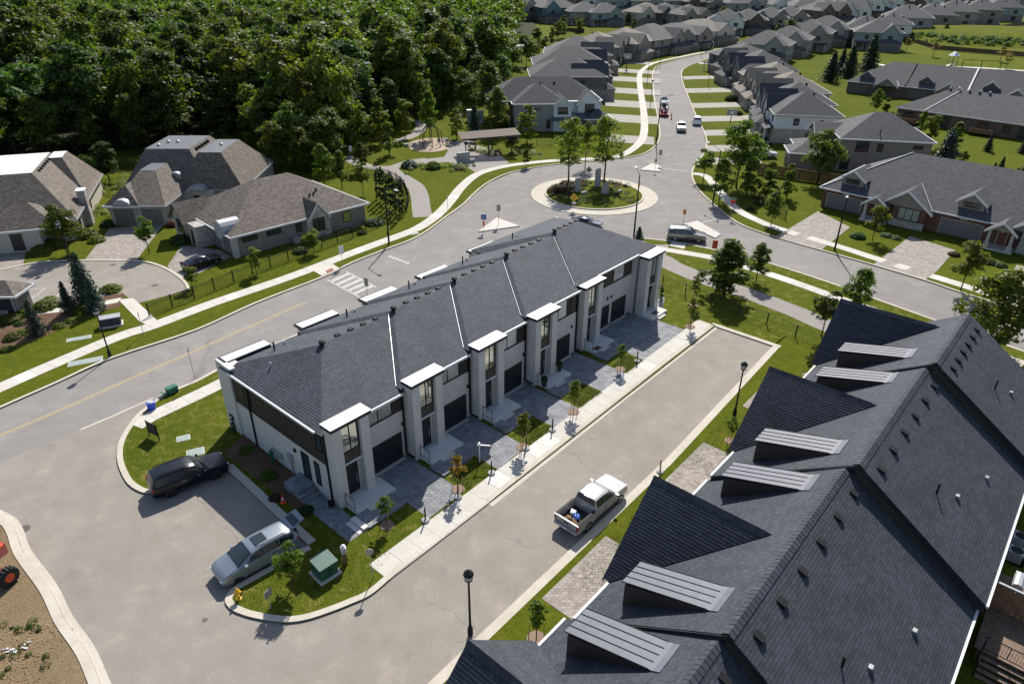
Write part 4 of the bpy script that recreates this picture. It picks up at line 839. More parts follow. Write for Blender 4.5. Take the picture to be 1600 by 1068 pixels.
# red brick bungalow terrace at the right
oR = G(1281, 292, 3.2); hR = RAD(-44)
r = House('brick_terrace', 'red brick bungalow terrace with grey gables and two wide garage doors', (oR.x, oR.y, .1), hR, cat='building', wallm='brick_red', roofm='shingle_dusk')
NB = 3; UW = 16.2; rz_, yr_ = 5.3, 9.6
r.wall(.5, NB * UW, .6, 18.5, 0, 3.1); 
a_, b_, c_, d_ = (0, 0, 3.1), (NB * UW + .5, 0, 3.1), (NB * UW + .5, 19.1, 3.1), (0, 19.1, 3.1); p_, q_ = (9.2, yr_, 3.1 + rz_), (NB * UW + .5, yr_, 3.1 + rz_)
r.roofm([[a_, b_, q_, p_], [c_, d_, p_, q_], [d_, a_, p_]])
r.part('gutter', 'gutter_white', lambda m: (m.box(-.05, NB * UW, -.12, 0, 2.93, 3.12), m.box(-.12, 0, 0, 19, 2.93, 3.12)))
for i in range(NB):
    x = i * UW; st = 'stone_veneer' if i % 2 else 'brick_red'
    # shed-roofed dormer box over the garage
    r.part('dormer', 'siding_taupe', lambda m: m.box(x + 2.6, x + 5.8, 1.5, 6.5, 3.2, 5.1)); r.gable(x + 2.6, x + 5.8, 1.5, 7.0, 5.1, 1.15, 'y', .45, face='siding_taupe', both=False); r.win('f', x + 3.2, 4.1, 2.0, .75, y=1.5, panes=4)
    # big front gable and the porch gable beside it
    r.wall(x + 11.2, x + 15.6, -.5, 2, 0, 3.0, st); r.wall(x + 11.1, x + 15.7, -.6, .0, 0, 1.0, 'stone_veneer')
    r.gable(x + 9.6, x + 16.0, -.5, 5.6, 3.1, 2.3, 'y', .6, face='siding_taupe', both=False); r.gable(x + 7.6, x + 10.6, -1.6, 3.0, 2.9, 1.1, 'y', .45, face='siding_taupe', both=False)
    r.win('f', x + 12.0, 1.1, 2.9, 1.75, y=-.5, panes=3, glass='glass_reflect_tint'); r.garage(x + 1.3, 5.2, .6, 2.15, 'garage_slate', 'trim_stone'); r.door(x + 8.5, .6, 1.0, 2.2, 'terracotta')
    for xx in (7.75, 10.4): r.part('porch_post', 'trim_stone', lambda m: (m.box(x + xx - .18, x + xx + .18, -1.5, -1.15, .9, 2.9), m.box(x + xx - .3, x + xx + .3, -1.6, -1.0, 0, .9)))
    r.part('porch_slab', 'concrete', lambda m: m.box(x + 7.3, x + 10.9, -1.8, .6, 0, .25))
    r.part('valley_flashing', 'flashing', lambda m: m.tube([(x + 16.2, -.2, 3.12), (x + 12.9, 4.1, 5.5)], .06, 5)); r.part('valley_flashing', 'flashing', lambda m: m.tube([(x + 6.3, 1.4, 3.95), (x + 4.3, 4.6, 5.75)], .06, 5))
    txt = ['2019', '2015', '2011'][i]
r.part('ridge_flashing', 'flashing', lambda m: m.tube([(0, 0, 3.16), (9.2, yr_, 8.46)], .06, 5)); BRICK = r.done()
# the two brown brick terraces above it
def long_terrace(label, o, rz, L, D, bays, ze=3.2, rise=4.6, wall_='brick_brown', back=False):
    h = House('brick_terrace', label, (o.x, o.y, .1), rz, cat='building', wallm=wall_, roofm='shingle_dusk'); h.wall(.5, L, .5, D - .5, 0, ze)
    y = D / 2; h.roofm([[(0, 0, ze), (L, 0, ze), (L, y, ze + rise), (y, y, ze + rise)], [(L, D, ze), (0, D, ze), (y, y, ze + rise), (L, y, ze + rise)], [(0, D, ze), (0, 0, ze), (y, y, ze + rise)]])
    h.part('gutter', 'gutter_white', lambda m: m.box(0, L, -.1, 0, ze - .2, ze + .03)); n = int(L / bays)
    for i in range(n):
        x = i * bays
        if back:
            h.part('ridge_flashing', 'flashing', lambda m: m.tube([(x + 6.5, .1, ze + .1), (x + 10.8, y * .98, ze + rise)], .09, 5)) if i < 1 else None
            h.win('f', x + 2.2, .9, 2.2, 1.6, y=.5); h.win('f', x + 7.2, .9, 1.4, 1.6, y=.5, panes=1); h.win('f', x + 10.2, .2, 2, 2.3, y=.5)
            h.part('deck', 'wood_cedar', lambda m: (m.box(x + 1.5, x + 6.2, -2.6, .4, .5, .7), m.box(x + 1.5, x + 6.2, -2.65, -2.55, .7, 1.5)))
            for q in range(5): h.part('roof_vent', 'alum_grey', lambda m: m.box(x + 8 + q * 2.1, x + 8.45 + q * 2.1, y - .4, y + .05, ze + rise - .1, ze + rise + .35))
        else:
            h.part('dormer', 'siding_dark', lambda m: m.box(x + 3.4, x + 6.6, 2.0, 6.5, ze, ze + 1.9)); h.gable(x + 3.4, x + 6.6, 2.0, 7, ze + 1.9, 1.2, 'y', .5, face='siding_dark', both=False)
            h.gable(x + 8.4, x + 14, -.8, 6, ze - .1, 2.1, 'y', .5, face='siding_taupe', both=False); h.garage(x + 1.2, 5, .5, mat='garage_grey', trim='brick_brown'); h.win('f', x + 9.4, .8, 3.2, 1.7, y=.5, panes=3)
            h.part('valley_flashing', 'flashing', lambda m: m.tube([(x + 14.4, -.5, ze), (x + 11.6, 5.0, ze + 2.2)], .12, 5))
            if i: h.part('party_parapet', 'flashing' if i == 2 else 'metal_black', lambda m: m.slab([(x - .2, .3, ze + .35), (x + .2, .3, ze + .35), (x + .2, y, ze + rise + .35), (x - .2, y, ze + rise + .35)], .3))
    return h.done()
long_terrace('brown brick terrace seen from its back with cedar decks on the lawn', G(1399, 168, 3.2), RAD(-47), 60, 17, 16, back=True, rise=4.4)
long_terrace('brown brick terrace with dark dormers in front of the playground', G(1322, 127, 3.2), RAD(-38), 78, 19, 15.6, rise=5.2)

def two_storey(label, o, rz, W, D, wm='siding_grey', rm='shingle_slate', base='brick_taupe', flip=False, gables=1, hz=5.9, rise=3.0, group=None, garage=True, sub=True, name='two_storey_house', gm='garage_grey', gw=None, front2=None):
    h = House(name, label, (o.x, o.y, .1), rz, group=group, wallm=wm, roofm=rm, trim='trim_dim'); fx = (lambda x: W - x) if flip else (lambda x: x)
    def X2(a, b): return (min(fx(a), fx(b)), max(fx(a), fx(b)))
    h.wall(.03, W - .03, .03, D - .03, 0, 3.0, base); h.wall(0, W, 0, D, 3.0, hz); h.hip(0, W, 0, D, hz, rise, .5)
    g0, g1 = X2(.3, W * .52)
    h.wall(g0, g1, -2.8, .2, 0, 2.9, base); h.hip(g0, g1, -2.8, 1.2, 2.9, 1.3, .35, gut=False); h.garage(g0 + .5, g1 - g0 - 1.0, -2.8, 2.3, gm)
    p0, p1 = X2(W * .52, W * .97); h.roofm([[(p0, -1.9, 2.75), (p1, -1.9, 2.75), (p1, .1, 3.35), (p0, .1, 3.35)]], name='porch_roof')
    for xx in (p0 + .15, p1 - .15): h.part('porch_post', 'gutter_white', lambda m: m.box(xx - .12, xx + .12, -1.8, -1.55, 0, 2.7))
    d0 = p0 + (p1 - p0) * .5; h.door(d0 - .5, .0); h.win('f', p0 + .4, .9, (p1 - p0) * .28, 1.5, y=0, panes=1, sub=sub)
    for k in range(gables):
        q0, q1 = X2(W * (.08 + .5 * k), W * (.46 + .5 * k)); h.wall(q0, q1, -.7, .2, 3.0, hz, front2 or wm); h.gable(q0, q1, -.7, D * .45, hz, rise * .72, 'y', .35, face=front2 or wm, both=False)
        h.win('f', (q0 + q1) / 2 - .9, 3.9, 1.8, 1.5, y=-.7, sub=sub)
    if gables < 2: q0, q1 = X2(W * .58, W * .92); h.win('f', (q0 + q1) / 2 - .7, 3.9, 1.4, 1.4, y=0, sub=sub)
    for side, yy in (('l', 0), ('r', W)):
        h.win(side, D * .28, 3.8, 1.2, 1.4, y=yy, panes=1, sub=sub); h.win(side, D * .68, 3.8, .8, 1.2, y=yy, panes=1, sub=sub); h.win(side, D * .5, .9, 1.2, 1.5, y=yy, panes=1, sub=sub)
    for x in (.18, .6): h.win('b', W * x, 3.8, 1.6, 1.4, y=D, sub=sub); h.win('b', W * x, .6, 2.0, 1.9, y=D, sub=sub)
    h.part('roof_vent', 'metal_black', lambda m: m.box(W * .5, W * .5 + .4, D * .6, D * .6 + .4, hz + rise * .6, hz + rise * .95))
    return h.done()
def at_right(b, rz, W): p = G(*b); return p - Vector((math.cos(rz), math.sin(rz), 0)) * W
# right side of the street, nearest first
h1 = RAD(-101); p1 = G(1304, 268)
o1 = p1 - Vector((math.cos(h1), math.sin(h1), 0)) * 12.5
H1 = House('two_storey_house', 'large grey two storey house with a blank brick side wall above the wooden fence', (o1.x, o1.y, .1), h1, group='houses on the right side of the street', wallm='siding_taupe', roofm='shingle_dusk')
H1.wall(.0, 12.5, 0, 15.2, 0, 2.9, 'brick_taupe'); H1.wall(.0, 12.5, 0, 15.2, 2.9, 6.0)
hh = 6.25; zr = 9.6
H1.hip(0, 12.5, 0, 15.2, 6.0, 3.7, .45)
H1.wall(1.5, 7.5, -3.4, .2, 2.9, 5.6); H1.gable(1.5, 7.5, -3.4, 5, 5.6, 1.6, 'y', .4, both=False); H1.wall(6.6, 12.3, -8.2, 1, 0, 2.9, 'brick_taupe'); H1.hip(6.6, 12.3, -8.2, .6, 2.9, 1.5, .4); H1.wall(.3, 6.2, -6.2, 1, 0, 2.8, 'brick_taupe'); H1.hip(.3, 6.2, -6.2, .2, 2.8, 1.2, .35)
H1.garage(7.2, 4.5, -8.2); H1.garage(1.0, 4.4, -6.2); H1.win('r', 2.6, 3.7, 2.2, 2.0, y=12.5); H1.win('r', 6.2, 3.9, 1.0, 1.4, y=12.5, panes=1); H1.win('r', 12.2, 4.6, 1.6, .7, y=12.5); H1.win('r', .5, .4, 1.6, 2.2, y=12.5); H1.win('r', 7.5, .3, 1.8, 1.2, y=12.5); H1.win('f', 3.2, 3.6, 2.4, 1.4, y=-3.4)
H1.part('plumbing_stack', 'metal_black', lambda m: m.tube([(11.5, 6.4, 6.0), (11.5, 6.4, 7.7)], .1, 6)); H1.roofm([[(8.5, 15.2, 2.9), (12.6, 15.2, 2.9), (12.6, 19.2, 2.5), (8.5, 19.2, 2.5)]], name='patio_roof'); H1.part('patio_post', 'gutter_white', lambda m: (m.box(12.2, 12.4, 18.8, 19, 0, 2.5), m.box(8.6, 8.8, 18.8, 19, 0, 2.5))); H1.done()
RS = [((1205, 224), -99, 12.5, 13, 'siding_white', 'shingle_slate', 'grey roofed house with a white bay window beyond the blank walled house'), ((1196, 204), -98, 14, 14, 'siding_blue', 'shingle_slate', 'house with long slate roof and pale blue upper storey'), ((1190, 183), -97, 16, 15, 'stucco_cream', 'shingle_tan', 'house with a tan brown roof and beige walls mid-street'),
      ((1172, 163), -94, 17, 15, 'siding_taupe', 'shingle_tan', 'taupe house with small roof vents behind the red maple'), ((1156, 143), -88, 18, 16, 'siding_dark', 'shingle_slate', 'dark house with twin steep gables before the bend'), ((1140, 122), -80, 18, 16, 'siding_dark', 'shingle_slate', 'dark sided house at the inside of the bend')]
for i, (bpx, hd, W, D, wm, rm, lab) in enumerate(RS): two_storey(lab, at_right(bpx, RAD(hd), W), RAD(hd), W, D, wm, rm, flip=bool(i % 2), gables=2 if i in (1, 2, 4) else 1, rise=3.8 if i != 4 else 4.6, group='houses on the right side of the street', base='brick_taupe' if i % 2 else 'stone_veneer')
# left side of the street
oL = G(800, 208); L1 = House('two_storey_house', 'grey corner house with pale gables and a covered balcony by the park', (oL.x, oL.y, .1), RAD(6), group='houses on the left side of the street', wallm='siding_grey', roofm='shingle_slate')
L1.wall(.5, 11, .8, 17, 0, 6.0); L1.wall(10.8, 20.5, 3.2, 17, 0, 6.0, 'siding_white'); L1.hip(-4.5, 20.5, 4.5, 17, 6.0, 4.2, .4); L1.hip(.5, 12, .8, 12, 6.0, 3.6, .4)
L1.gable(9.3, 13.3, .4, 7, 5.8, 1.7, 'y', .4, face='siding_white', both=False); L1.wall(9.3, 13.3, .4, 4, 0, 5.8, 'siding_white'); L1.gable(15, 20.2, 2.2, 9, 5.8, 2.7, 'y', .4, face='siding_white', both=False); L1.wall(15, 20.2, 2.2, 4, 3, 5.8, 'siding_white')
L1.wall(16.6, 22, -.6, 4, 0, 2.9, 'brick_taupe'); L1.hip(16.6, 22, -.6, 4, 2.9, 1.6, .4); L1.roofm([[(9, -.9, 2.7), (17, -.9, 2.7), (17, 2.2, 3.7), (9, 2.2, 3.7)]], name='porch_roof', mat='flat_roof')
L1.garage(17.1, 4.4, -.6); L1.win('f', 10.2, 3.7, 2.3, 1.6, y=.4, panes=3); L1.win('f', 16.6, 3.7, 2.2, 1.9, y=2.2, panes=2); L1.win('f', 7.8, .6, .9, 2.0, y=.8, panes=1); L1.door(12.0, .4, 1.2, 2.3); L1.win('f', 5, 4.5, 1.6, .6, y=.8)
for xx in (-4.3, -4.3): pass
L1.part('balcony_post', 'wood_cedar', lambda m: (m.box(-4.4, -4.15, 4.6, 4.85, 0, 6.0), m.box(-4.4, -4.15, 11, 11.25, 0, 6.0))); L1.part('balcony', 'wood_cedar', lambda m: (m.box(-4.5, .5, 4.5, 12, 2.9, 3.1), m.box(-4.5, .5, 4.45, 4.55, 3.1, 4.1), m.box(-4.5, -4.4, 4.5, 12, 3.1, 4.1)))
for x, y in ((7, 6.6), (10, 6.2), (10.4, 7.4)): L1.part('roof_vent', 'metal_black', lambda m: m.lathe((x, y, 9.0), [(.2, 0), (.2, .4), (.34, .45), (.1, .7)], 7))
L1.done()
LS = [((944, 158), 92, 15, 20, 'siding_dark', 'shingle_slate', 'second house up the left side, dark brick with a slate roof'), ((948, 137), 91, 17, 22, 'siding_grey', 'shingle_slate', 'third house up the left side with pale roof slopes'), ((952, 118), 86, 20, 22, 'brick_taupe', 'shingle_dusk', 'fourth house up the left side with a dark gable'),
      ((962, 103), 70, 21, 20, 'brick_taupe', 'shingle_tan', 'brown roofed house at the start of the bend'), ((990, 97), 58, 24, 20, 'brick_taupe', 'shingle_tan', 'tan house behind the tall basketball hoop at the bend'), ((1020, 90), 50, 26, 20, 'siding_taupe', 'shingle_slate', 'grey roofed house with clipped hedges on the bend'), ((1050, 83), 42, 28, 20, 'brick_taupe', 'shingle_slate', 'steep roofed house before the blue parked car'), ((1080, 76), 38, 30, 20, 'stucco_cream', 'shingle_tan', 'brick house with a reddish brown roof at the top of the bend')]
for i, (apx, hd, W, D, wm, rm, lab) in enumerate(LS): p = G(*apx); two_storey(lab, p, RAD(hd), W, D, wm, rm, flip=bool(i % 2), gables=1 + (i % 3 == 0), rise=4.0 + .4 * (i % 3), hz=6.2, group='houses on the left side of the street', base='brick_taupe')
# distant estate: a few house kinds, copied; positions are ground points of the front left corner
kinds = []
for i, (wm, rm, W, D, g_, cw) in enumerate((('stucco_white', 'shingle_slate', 16, 16, 2, 'white'), ('siding_blue', 'shingle_dusk', 17, 15, 1, 'pale blue'), ('siding_taupe', 'shingle_slate', 17, 17, 2, 'taupe'), ('siding_grey', 'shingle_dusk', 18, 16, 1, 'grey'), ('stucco_cream', 'shingle_tan', 18, 16, 1, 'cream'), ('brick_brown', 'shingle_slate', 17, 17, 2, 'brown brick'), ('siding_teal', 'shingle_dusk', 17, 16, 1, 'teal'))):
    kinds.append((two_storey('x', Vector((0, 0, 0)), 0, W, D, wm, rm, gables=g_, rise=4.4, hz=6.4, group='houses of the distant estate', sub=False, flip=bool(i % 2)), cw))
FAR = [(828, 33, 20, 4), (862, 37, 15, 6), (905, 40, 10, 3), (938, 42, 10, 1), (846, 16, 10, 2), (880, 18, 10, 2), (925, 19, 10, 0), (960, 21, 5, 1), (1000, 22, 0, 3), (1012, 42, 25, 4), (1044, 42, 25, 5), (1078, 46, 20, 2),
       (1118, 55, -15, 0), (1150, 54, -15, 5), (1185, 50, -15, 2), (1218, 47, -15, 2), (1048, 22, 5, 3), (1085, 24, 5, 5), (1118, 25, 5, 2), (1150, 27, 5, 3), (1187, 27, 0, 4), (1218, 30, 0, 0), (1250, 33, 0, 1),
       (1164, 96, -28, 3), (1200, 86, -28, 3), (1232, 78, -28, 2), (1262, 70, -25, 3), (1290, 42, 15, 5), (1322, 40, 10, 0), (1284, 24, 5, 2), (1314, 26, 5, 0), (1345, 27, 0, 0), (1378, 24, 0, 0), (1410, 22, 0, 5),
       (1345, 78, -20, 1), (1392, 68, 160, 1), (1432, 60, 155, 0), (1462, 52, 155, 3), (1494, 46, 158, 2), (1528, 40, 158, 3), (1562, 36, 160, 2), (1598, 32, 160, 1), (1440, 20, 0, 0), (1474, 18, 0, 3), (1506, 17, 0, 2), (1540, 15, 0, 1), (1574, 14, 0, 4), (1606, 14, 0, 2),
       (1000, 8, 0, 2), (1040, 8, 0, 4), (1080, 9, 0, 5), (1120, 9, 0, 3), (1160, 10, 0, 1), (1200, 10, 0, 2), (1240, 10, 0, 3), (1280, 9, 0, 0), (1320, 9, 0, 5), (1360, 8, 0, 2), (1400, 7, 0, 4), (1440, 6, 0, 0), (1480, 5, 0, 3), (1520, 4, 0, 2), (1560, 3, 0, 1), (820, 7, 5, 3), (860, 6, 5, 2), (900, 6, 5, 0), (940, 6, 0, 5), (970, 7, 0, 1), (1600, 2, 0, 3), (1636, 22, 0, 2)]
LB = []
for u, v, hd, kd in FAR:
    LB.append(f'{kinds[kd][1]} house {"in the front row" if v > 38 else "in the second row" if v > 20 else "in the last row"} {"right of the wood" if u < 900 else "over the bend of the street" if u < 1100 else "past the white corner house" if u < 1300 else "above the grassy mound"}')
ORD = ['leftmost', 'second from left', 'third from left', 'fourth from left', 'fifth from left']
for i, (u, v, hd, kd) in enumerate(FAR):
    p = G(u - 14, v); d = p.length; same = sorted(k for k in range(len(FAR)) if LB[k] == LB[i]); same.sort(key=lambda k: FAR[k][0])
    lab = LB[i] if len(same) < 2 else LB[i] + ', ' + ORD[same.index(i)] + ''
    put(kinds[kd][0], (p.x, p.y, .1), RAD(hd), lab, 'houses of the distant estate', 1.0 + .12 * (d > 330) + .2 * (d > 450))
# ------------------------------------------------------------------ trees, shrubs and plants
rng = np.random.default_rng(5)
def quads(cs, size, up=.35, out=None, asp=.62, jit=.35):
    n = len(cs); nm = rng.normal(size=(n, 3)) * .62; nm[:, 2] += up * 2
    if out is not None: nm += out * 1.2
    nm /= np.linalg.norm(nm, axis=1, keepdims=True); t = np.cross(nm, rng.normal(size=(n, 3))); t /= np.linalg.norm(t, axis=1, keepdims=True) + 1e-9; b = np.cross(nm, t)
    s = size * (1 + rng.uniform(-jit, jit, (n, 1))); a = t * s; c = b * s * asp; f = nm * s * .18
    return np.stack([cs - a, cs - c + f, cs + a, cs + c + f], 1).reshape(-1, 3)
def quad_mesh(name, v, mat):
    n = len(v) // 4; me = bpy.data.meshes.new(name); me.vertices.add(len(v)); me.vertices.foreach_set('co', v.astype(np.float32).ravel()); me.loops.add(len(v)); me.loops.foreach_set('vertex_index', np.arange(len(v), dtype=np.int32))
    me.polygons.add(n); me.polygons.foreach_set('loop_start', np.arange(0, len(v), 4, dtype=np.int32)); me.update(calc_edges=True); me.materials.append(MAT[mat]); return me
def sph(n): d = rng.normal(size=(n, 3)); return d / np.linalg.norm(d, axis=1, keepdims=True)
def crown(h0, h1, r, lobes, clumps, per, leaf, shape='round', lob=.42, spread=.12, core=.25):
    """leaf quads spread through lobes hung on an envelope between heights h0 and h1"""
    H = h1 - h0; pts = []; outs = []
    for i in range(lobes):
        t = (i + .5) / lobes if shape != 'round' else rng.uniform(.12, .95); t = min(max(t + rng.uniform(-.08, .08), .03), .97)
        if shape == 'round': rad = r * math.sqrt(max(.05, 1 - (1.75 * t - .8) ** 2))
        elif shape == 'oval': rad = r * math.sin(math.pi * min(1, (t * .92 + .06)) ** .75) ** .8
        elif shape == 'cone': rad = r * (1 - t) ** .8 * min(1, t * 6 + .4)
        else: rad = r * (.75 + .25 * math.sin(t * 9))
        a = i * 2.39996 + rng.uniform(-.4, .4); q = rng.uniform(.35, .72)
        c = np.array([math.cos(a) * rad * q, math.sin(a) * rad * q, h0 + H * t]); lr = np.array([rad * lob + r * .12, rad * lob + r * .12, (rad * lob + r * .12) * (.75 if shape == 'round' else 1.1)])
        d = sph(clumps); d[:, 2] = np.where(d[:, 2] < -.3, -d[:, 2] * .5, d[:, 2]); k = rng.uniform(core ** .5, 1, (clumps, 1)) ** .6
        cc = c + d * lr * k
        p = np.repeat(cc, per, 0) + rng.normal(size=(clumps * per, 3)) * r * spread * np.array([1, 1, .7]); pts.append(p); outs.append(np.repeat(d, per, 0))
    return quads(np.concatenate(pts), leaf, .3, np.concatenate(outs))
def trunk(h, r, limbs, spread, top=.75, lean=.02):
    m = M(); pts = [(0, 0, -.1)] + [(rng.normal() * lean * h * k, rng.normal() * lean * h * k, h * k) for k in (.25, .5, top)]
    m.tube(pts, [r, r * .8, r * .6, r * .25], 7)
    for i in range(limbs):
        z = h * rng.uniform(.28, .66); a = i * 2.4 + rng.uniform(-.4, .4); L = spread * rng.uniform(.55, .95)
        m.tube([(0, 0, z), (math.cos(a) * L * .45, math.sin(a) * L * .45, z + L * .35), (math.cos(a) * L, math.sin(a) * L, z + L * .75)], [r * .42, r * .28, r * .08], 5)
    return m.data('trunk', ['bark'], smooth=True)
def needles(h, r, tiers, per, leaf, droop=.12, low=.05):
    P = []; O = []
    for i in range(tiers):
        t = (i + rng.uniform(0, .6)) / tiers; z = h * (low + (1 - low) * t); R = r * (1 - t) ** .85 + .04 * r; nb = max(4, int(9 * (1 - t) + 4))
        for b in range(nb):
            a = 2 * math.pi * (b + rng.uniform(-.3, .3)) / nb + i * 1.1; L = R * rng.uniform(.75, 1.08); k = np.linspace(.12, 1, per)[:, None]
            base = np.array([math.cos(a), math.sin(a), 0]) * k * L; base[:, 2] = z - droop * r * (k[:, 0] ** 1.4) + .03 * h * k[:, 0]; base += rng.normal(size=base.shape) * leaf * .55; P.append(base); O.append(np.tile([math.cos(a), math.sin(a), .2], (per, 1)))
    return quads(np.concatenate(P), leaf, .25, np.concatenate(O), .5)
def kind(tm, cv, mat): return (tm, quad_mesh('crown', cv, mat))
FOREST = []
for i in range(7):
    h = 16; r = (4.6, 4.0, 5.2, 3.6, 4.4, 3.3, 4.8)[i]; mat = ('leaf_forest', 'leaf_olive', 'leaf_forest', 'leaf_deep', 'leaf_olive', 'leaf_deep', 'leaf_forest')[i]
    FOREST.append(kind(trunk(h, .22, 6, r * .8), crown(h * (.10 if i % 2 else .2), h, r, 16 + i % 3 * 3, 17, 16, .30, 'round' if i % 3 else 'oval', .42, .085), mat))
STREET = [kind(trunk(6, .085, 6, 1.2), crown(1.6, 6, 1.65, 13, 18, 18, .125, s, .47, .08), mt) for s, mt in (('oval', 'leaf_street'), ('round', 'leaf_street'), ('cone', 'leaf_street'), ('oval', 'leaf_forest'), ('round', 'leaf_lime'))]
BIG = [kind(trunk(8, .14, 8, 2.2), crown(1.5, 8, 2.7, 18, 22, 20, .15, s, .44, .07), mt) for s, mt in (('round', 'leaf_street'), ('oval', 'leaf_street'), ('oval', 'leaf_lime'))]
OPEN = [kind(trunk(9, .12, 9, 2.2), crown(3.2, 9, 2.2, 15, 15, 16, .14, 'oval', .42, .08), 'leaf_lime'), kind(trunk(9, .12, 9, 2.2), crown(3.0, 9, 2.3, 15, 15, 16, .14, 'round', .42, .08), 'leaf_street')]
COLUMN = [kind(trunk(6, .09, 3, .5), crown(.9, 6, 1.35, 15, 15, 13, .145, 'oval', .5, .085), 'leaf_lime'), kind(trunk(6, .09, 3, .5), crown(.9, 6, 1.3, 15, 15, 13, .145, 'cone', .55, .085), 'leaf_street'), kind(trunk(6, .1, 5, .8), crown(.9, 6, 1.5, 18, 20, 18, .12, 'cone', .5, .08), 'leaf_forest')]
CEDAR = [kind(trunk(4, .07, 0, .3), crown(.15, 4, .55, 13, 14, 12, .10, 'spindle', .6, .12), 'needle_green')]
SPRUCE = [kind(trunk(6, .12, 0, .3, .95), needles(6, 1.75, 26, 11, .19), 'needle_blue'), kind(trunk(6, .12, 0, .3, .95), needles(6, 1.9, 25, 11, .20), 'needle_green')]
PINE = [kind(trunk(8, .14, 0, .3, .95), needles(8, 2.4, 22, 12, .27, -.05, .12), 'needle_blue')]
SAP = [kind(trunk(3, .03, 4, .35, .9), crown(1.25, 3, .42, 10, 7, 9, .08, 'oval', .55, .13), mt) for mt in ('leaf_street', 'leaf_rust', 'leaf_lime')]
def bush(r, n, leaf, mat, flat=.8): 
    n = n * 2; d = sph(n); d[:, 2] = np.abs(d[:, 2]); p = d * np.array([r, r, r * flat]) * rng.uniform(.45, 1, (n, 1)) ** .5; return quad_mesh('foliage', quads(p, leaf, .3, d), mat)
BUSH = {k: bush(.6, 420, .075, k) for k in ('leaf_street', 'leaf_lime', 'leaf_deep', 'leaf_red', 'leaf_purple', 'needle_blue', 'grass_blade')}
def tree(k, u, v, h, label, group=None, cat='tree', name='tree', w=1., base_h=None, rz=None, z=.1, xy=None):
    p = G(u, v) if xy is None else Vector(xy); t = thing(name, label, cat, (p.x, p.y, z), rnd.uniform(0, 6.28) if rz is None else rz, group); s = h / base_h; t.scale = (s * w, s * w, s)
    link('trunk', k[0], t); link('crown', k[1], t); return t
def shrub(mat, u, v, r, label, group=None, hz=1., name='shrub', z=.1):
    p = G(u, v); o = link(name, BUSH[mat]); o.location = (p.x, p.y, z - .02); s = r / .6; o.scale = (s, s, s * hz); o.rotation_euler = (0, 0, rnd.uniform(0, 6.28)); return tag(o, label, 'shrub', group)
# the wood: nearest trees one by one, the rest beyond as one mass
FE = [(p.x, p.y) for p in px([(-160, 330), (0, 268), (80, 252), (150, 262), (225, 262), (300, 225), (390, 235), (440, 262), (520, 268), (552, 215), (600, 196), (640, 186)])]
def edge_y(x):
    for (x0, y0), (x1, y1) in zip(FE, FE[1:]):
        if min(x0, x1) <= x <= max(x0, x1) and x1 != x0: return y0 + (y1 - y0) * (x - x0) / (x1 - x0)
    return FE[0][1] if x < FE[0][0] else 0
RW = sorted((p.y, p.x) for p in px([(600, 215), (640, 192), (668, 178), (700, 172), (742, 150), (772, 140), (790, 112), (800, 84), (808, 60), (815, 36), (818, 14), (822, 2)])); RY = [q[0] for q in RW]; RX = [q[1] for q in RW]
pts = []; far = []
gx = 8.4
for j in range(80):
    for i in range(-90, 12):
        x = (i + .5 * (j % 2)) * gx + rng.uniform(-2.4, 2.4); y = 96 + j * 7.4 + rng.uniform(-2.2, 2.2)
        if abs(x) > y * .76 + 14: continue
        if x > np.interp(y, RY, RX) or y < edge_y(x) + 1.0: continue
        (pts if len(pts) < 296 else far).append((x, y))
names = ('leafy mid green tree', 'olive green spreading tree', 'broad crowned green tree', 'dark green upright tree', 'yellowish olive tree', 'narrow dark green tree', 'full rounded green tree')
for i, (x, y) in enumerate(pts):
    k = rnd.randrange(7); h = rnd.uniform(13.5, 22) if y > edge_y(x) + 9 else rnd.uniform(8.5, 15)
    zone = 'behind the pale topped bungalow' if x < -66 else 'behind the stone fronted bungalow' if x < -47 else 'behind the long brick bungalow' if x < -28 else 'by the park path' if y < 170 else 'near the grey corner house'
    if y > 185 and x < -28: zone = 'deep in the wood ' + zone
    near = ' at the front edge' if y < edge_y(x) + 9 else ', tall' if h > 16.5 else ', short' if h < 13.5 else ''
    tree(FOREST[k], 0, 0, h, f'{names[k]} {zone}{near}', 'trees of the wood', base_h=16, name='forest_tree', w=rnd.uniform(.9, 1.3), xy=(x, y, 0), z=0)
lowc = [crown(5, 16, 4.4, 9, 9, 5, .75, 'round', .45, .1) for _ in range(4)]; big = []
for x, y in far:
    if y > 620: continue
    c = lowc[rnd.randrange(4)] * np.array([1, 1, rnd.uniform(.8, 1.15)]); a = rnd.uniform(0, 6.28); ca, sa = math.cos(a), math.sin(a)
    big.append(np.stack([c[:, 0] * ca - c[:, 1] * sa + x, c[:, 0] * sa + c[:, 1] * ca + y, c[:, 2]], 1))
if big: o = link('distant_wood', quad_mesh('distant_wood', np.concatenate(big), 'leaf_forest'), None, 'stuff')
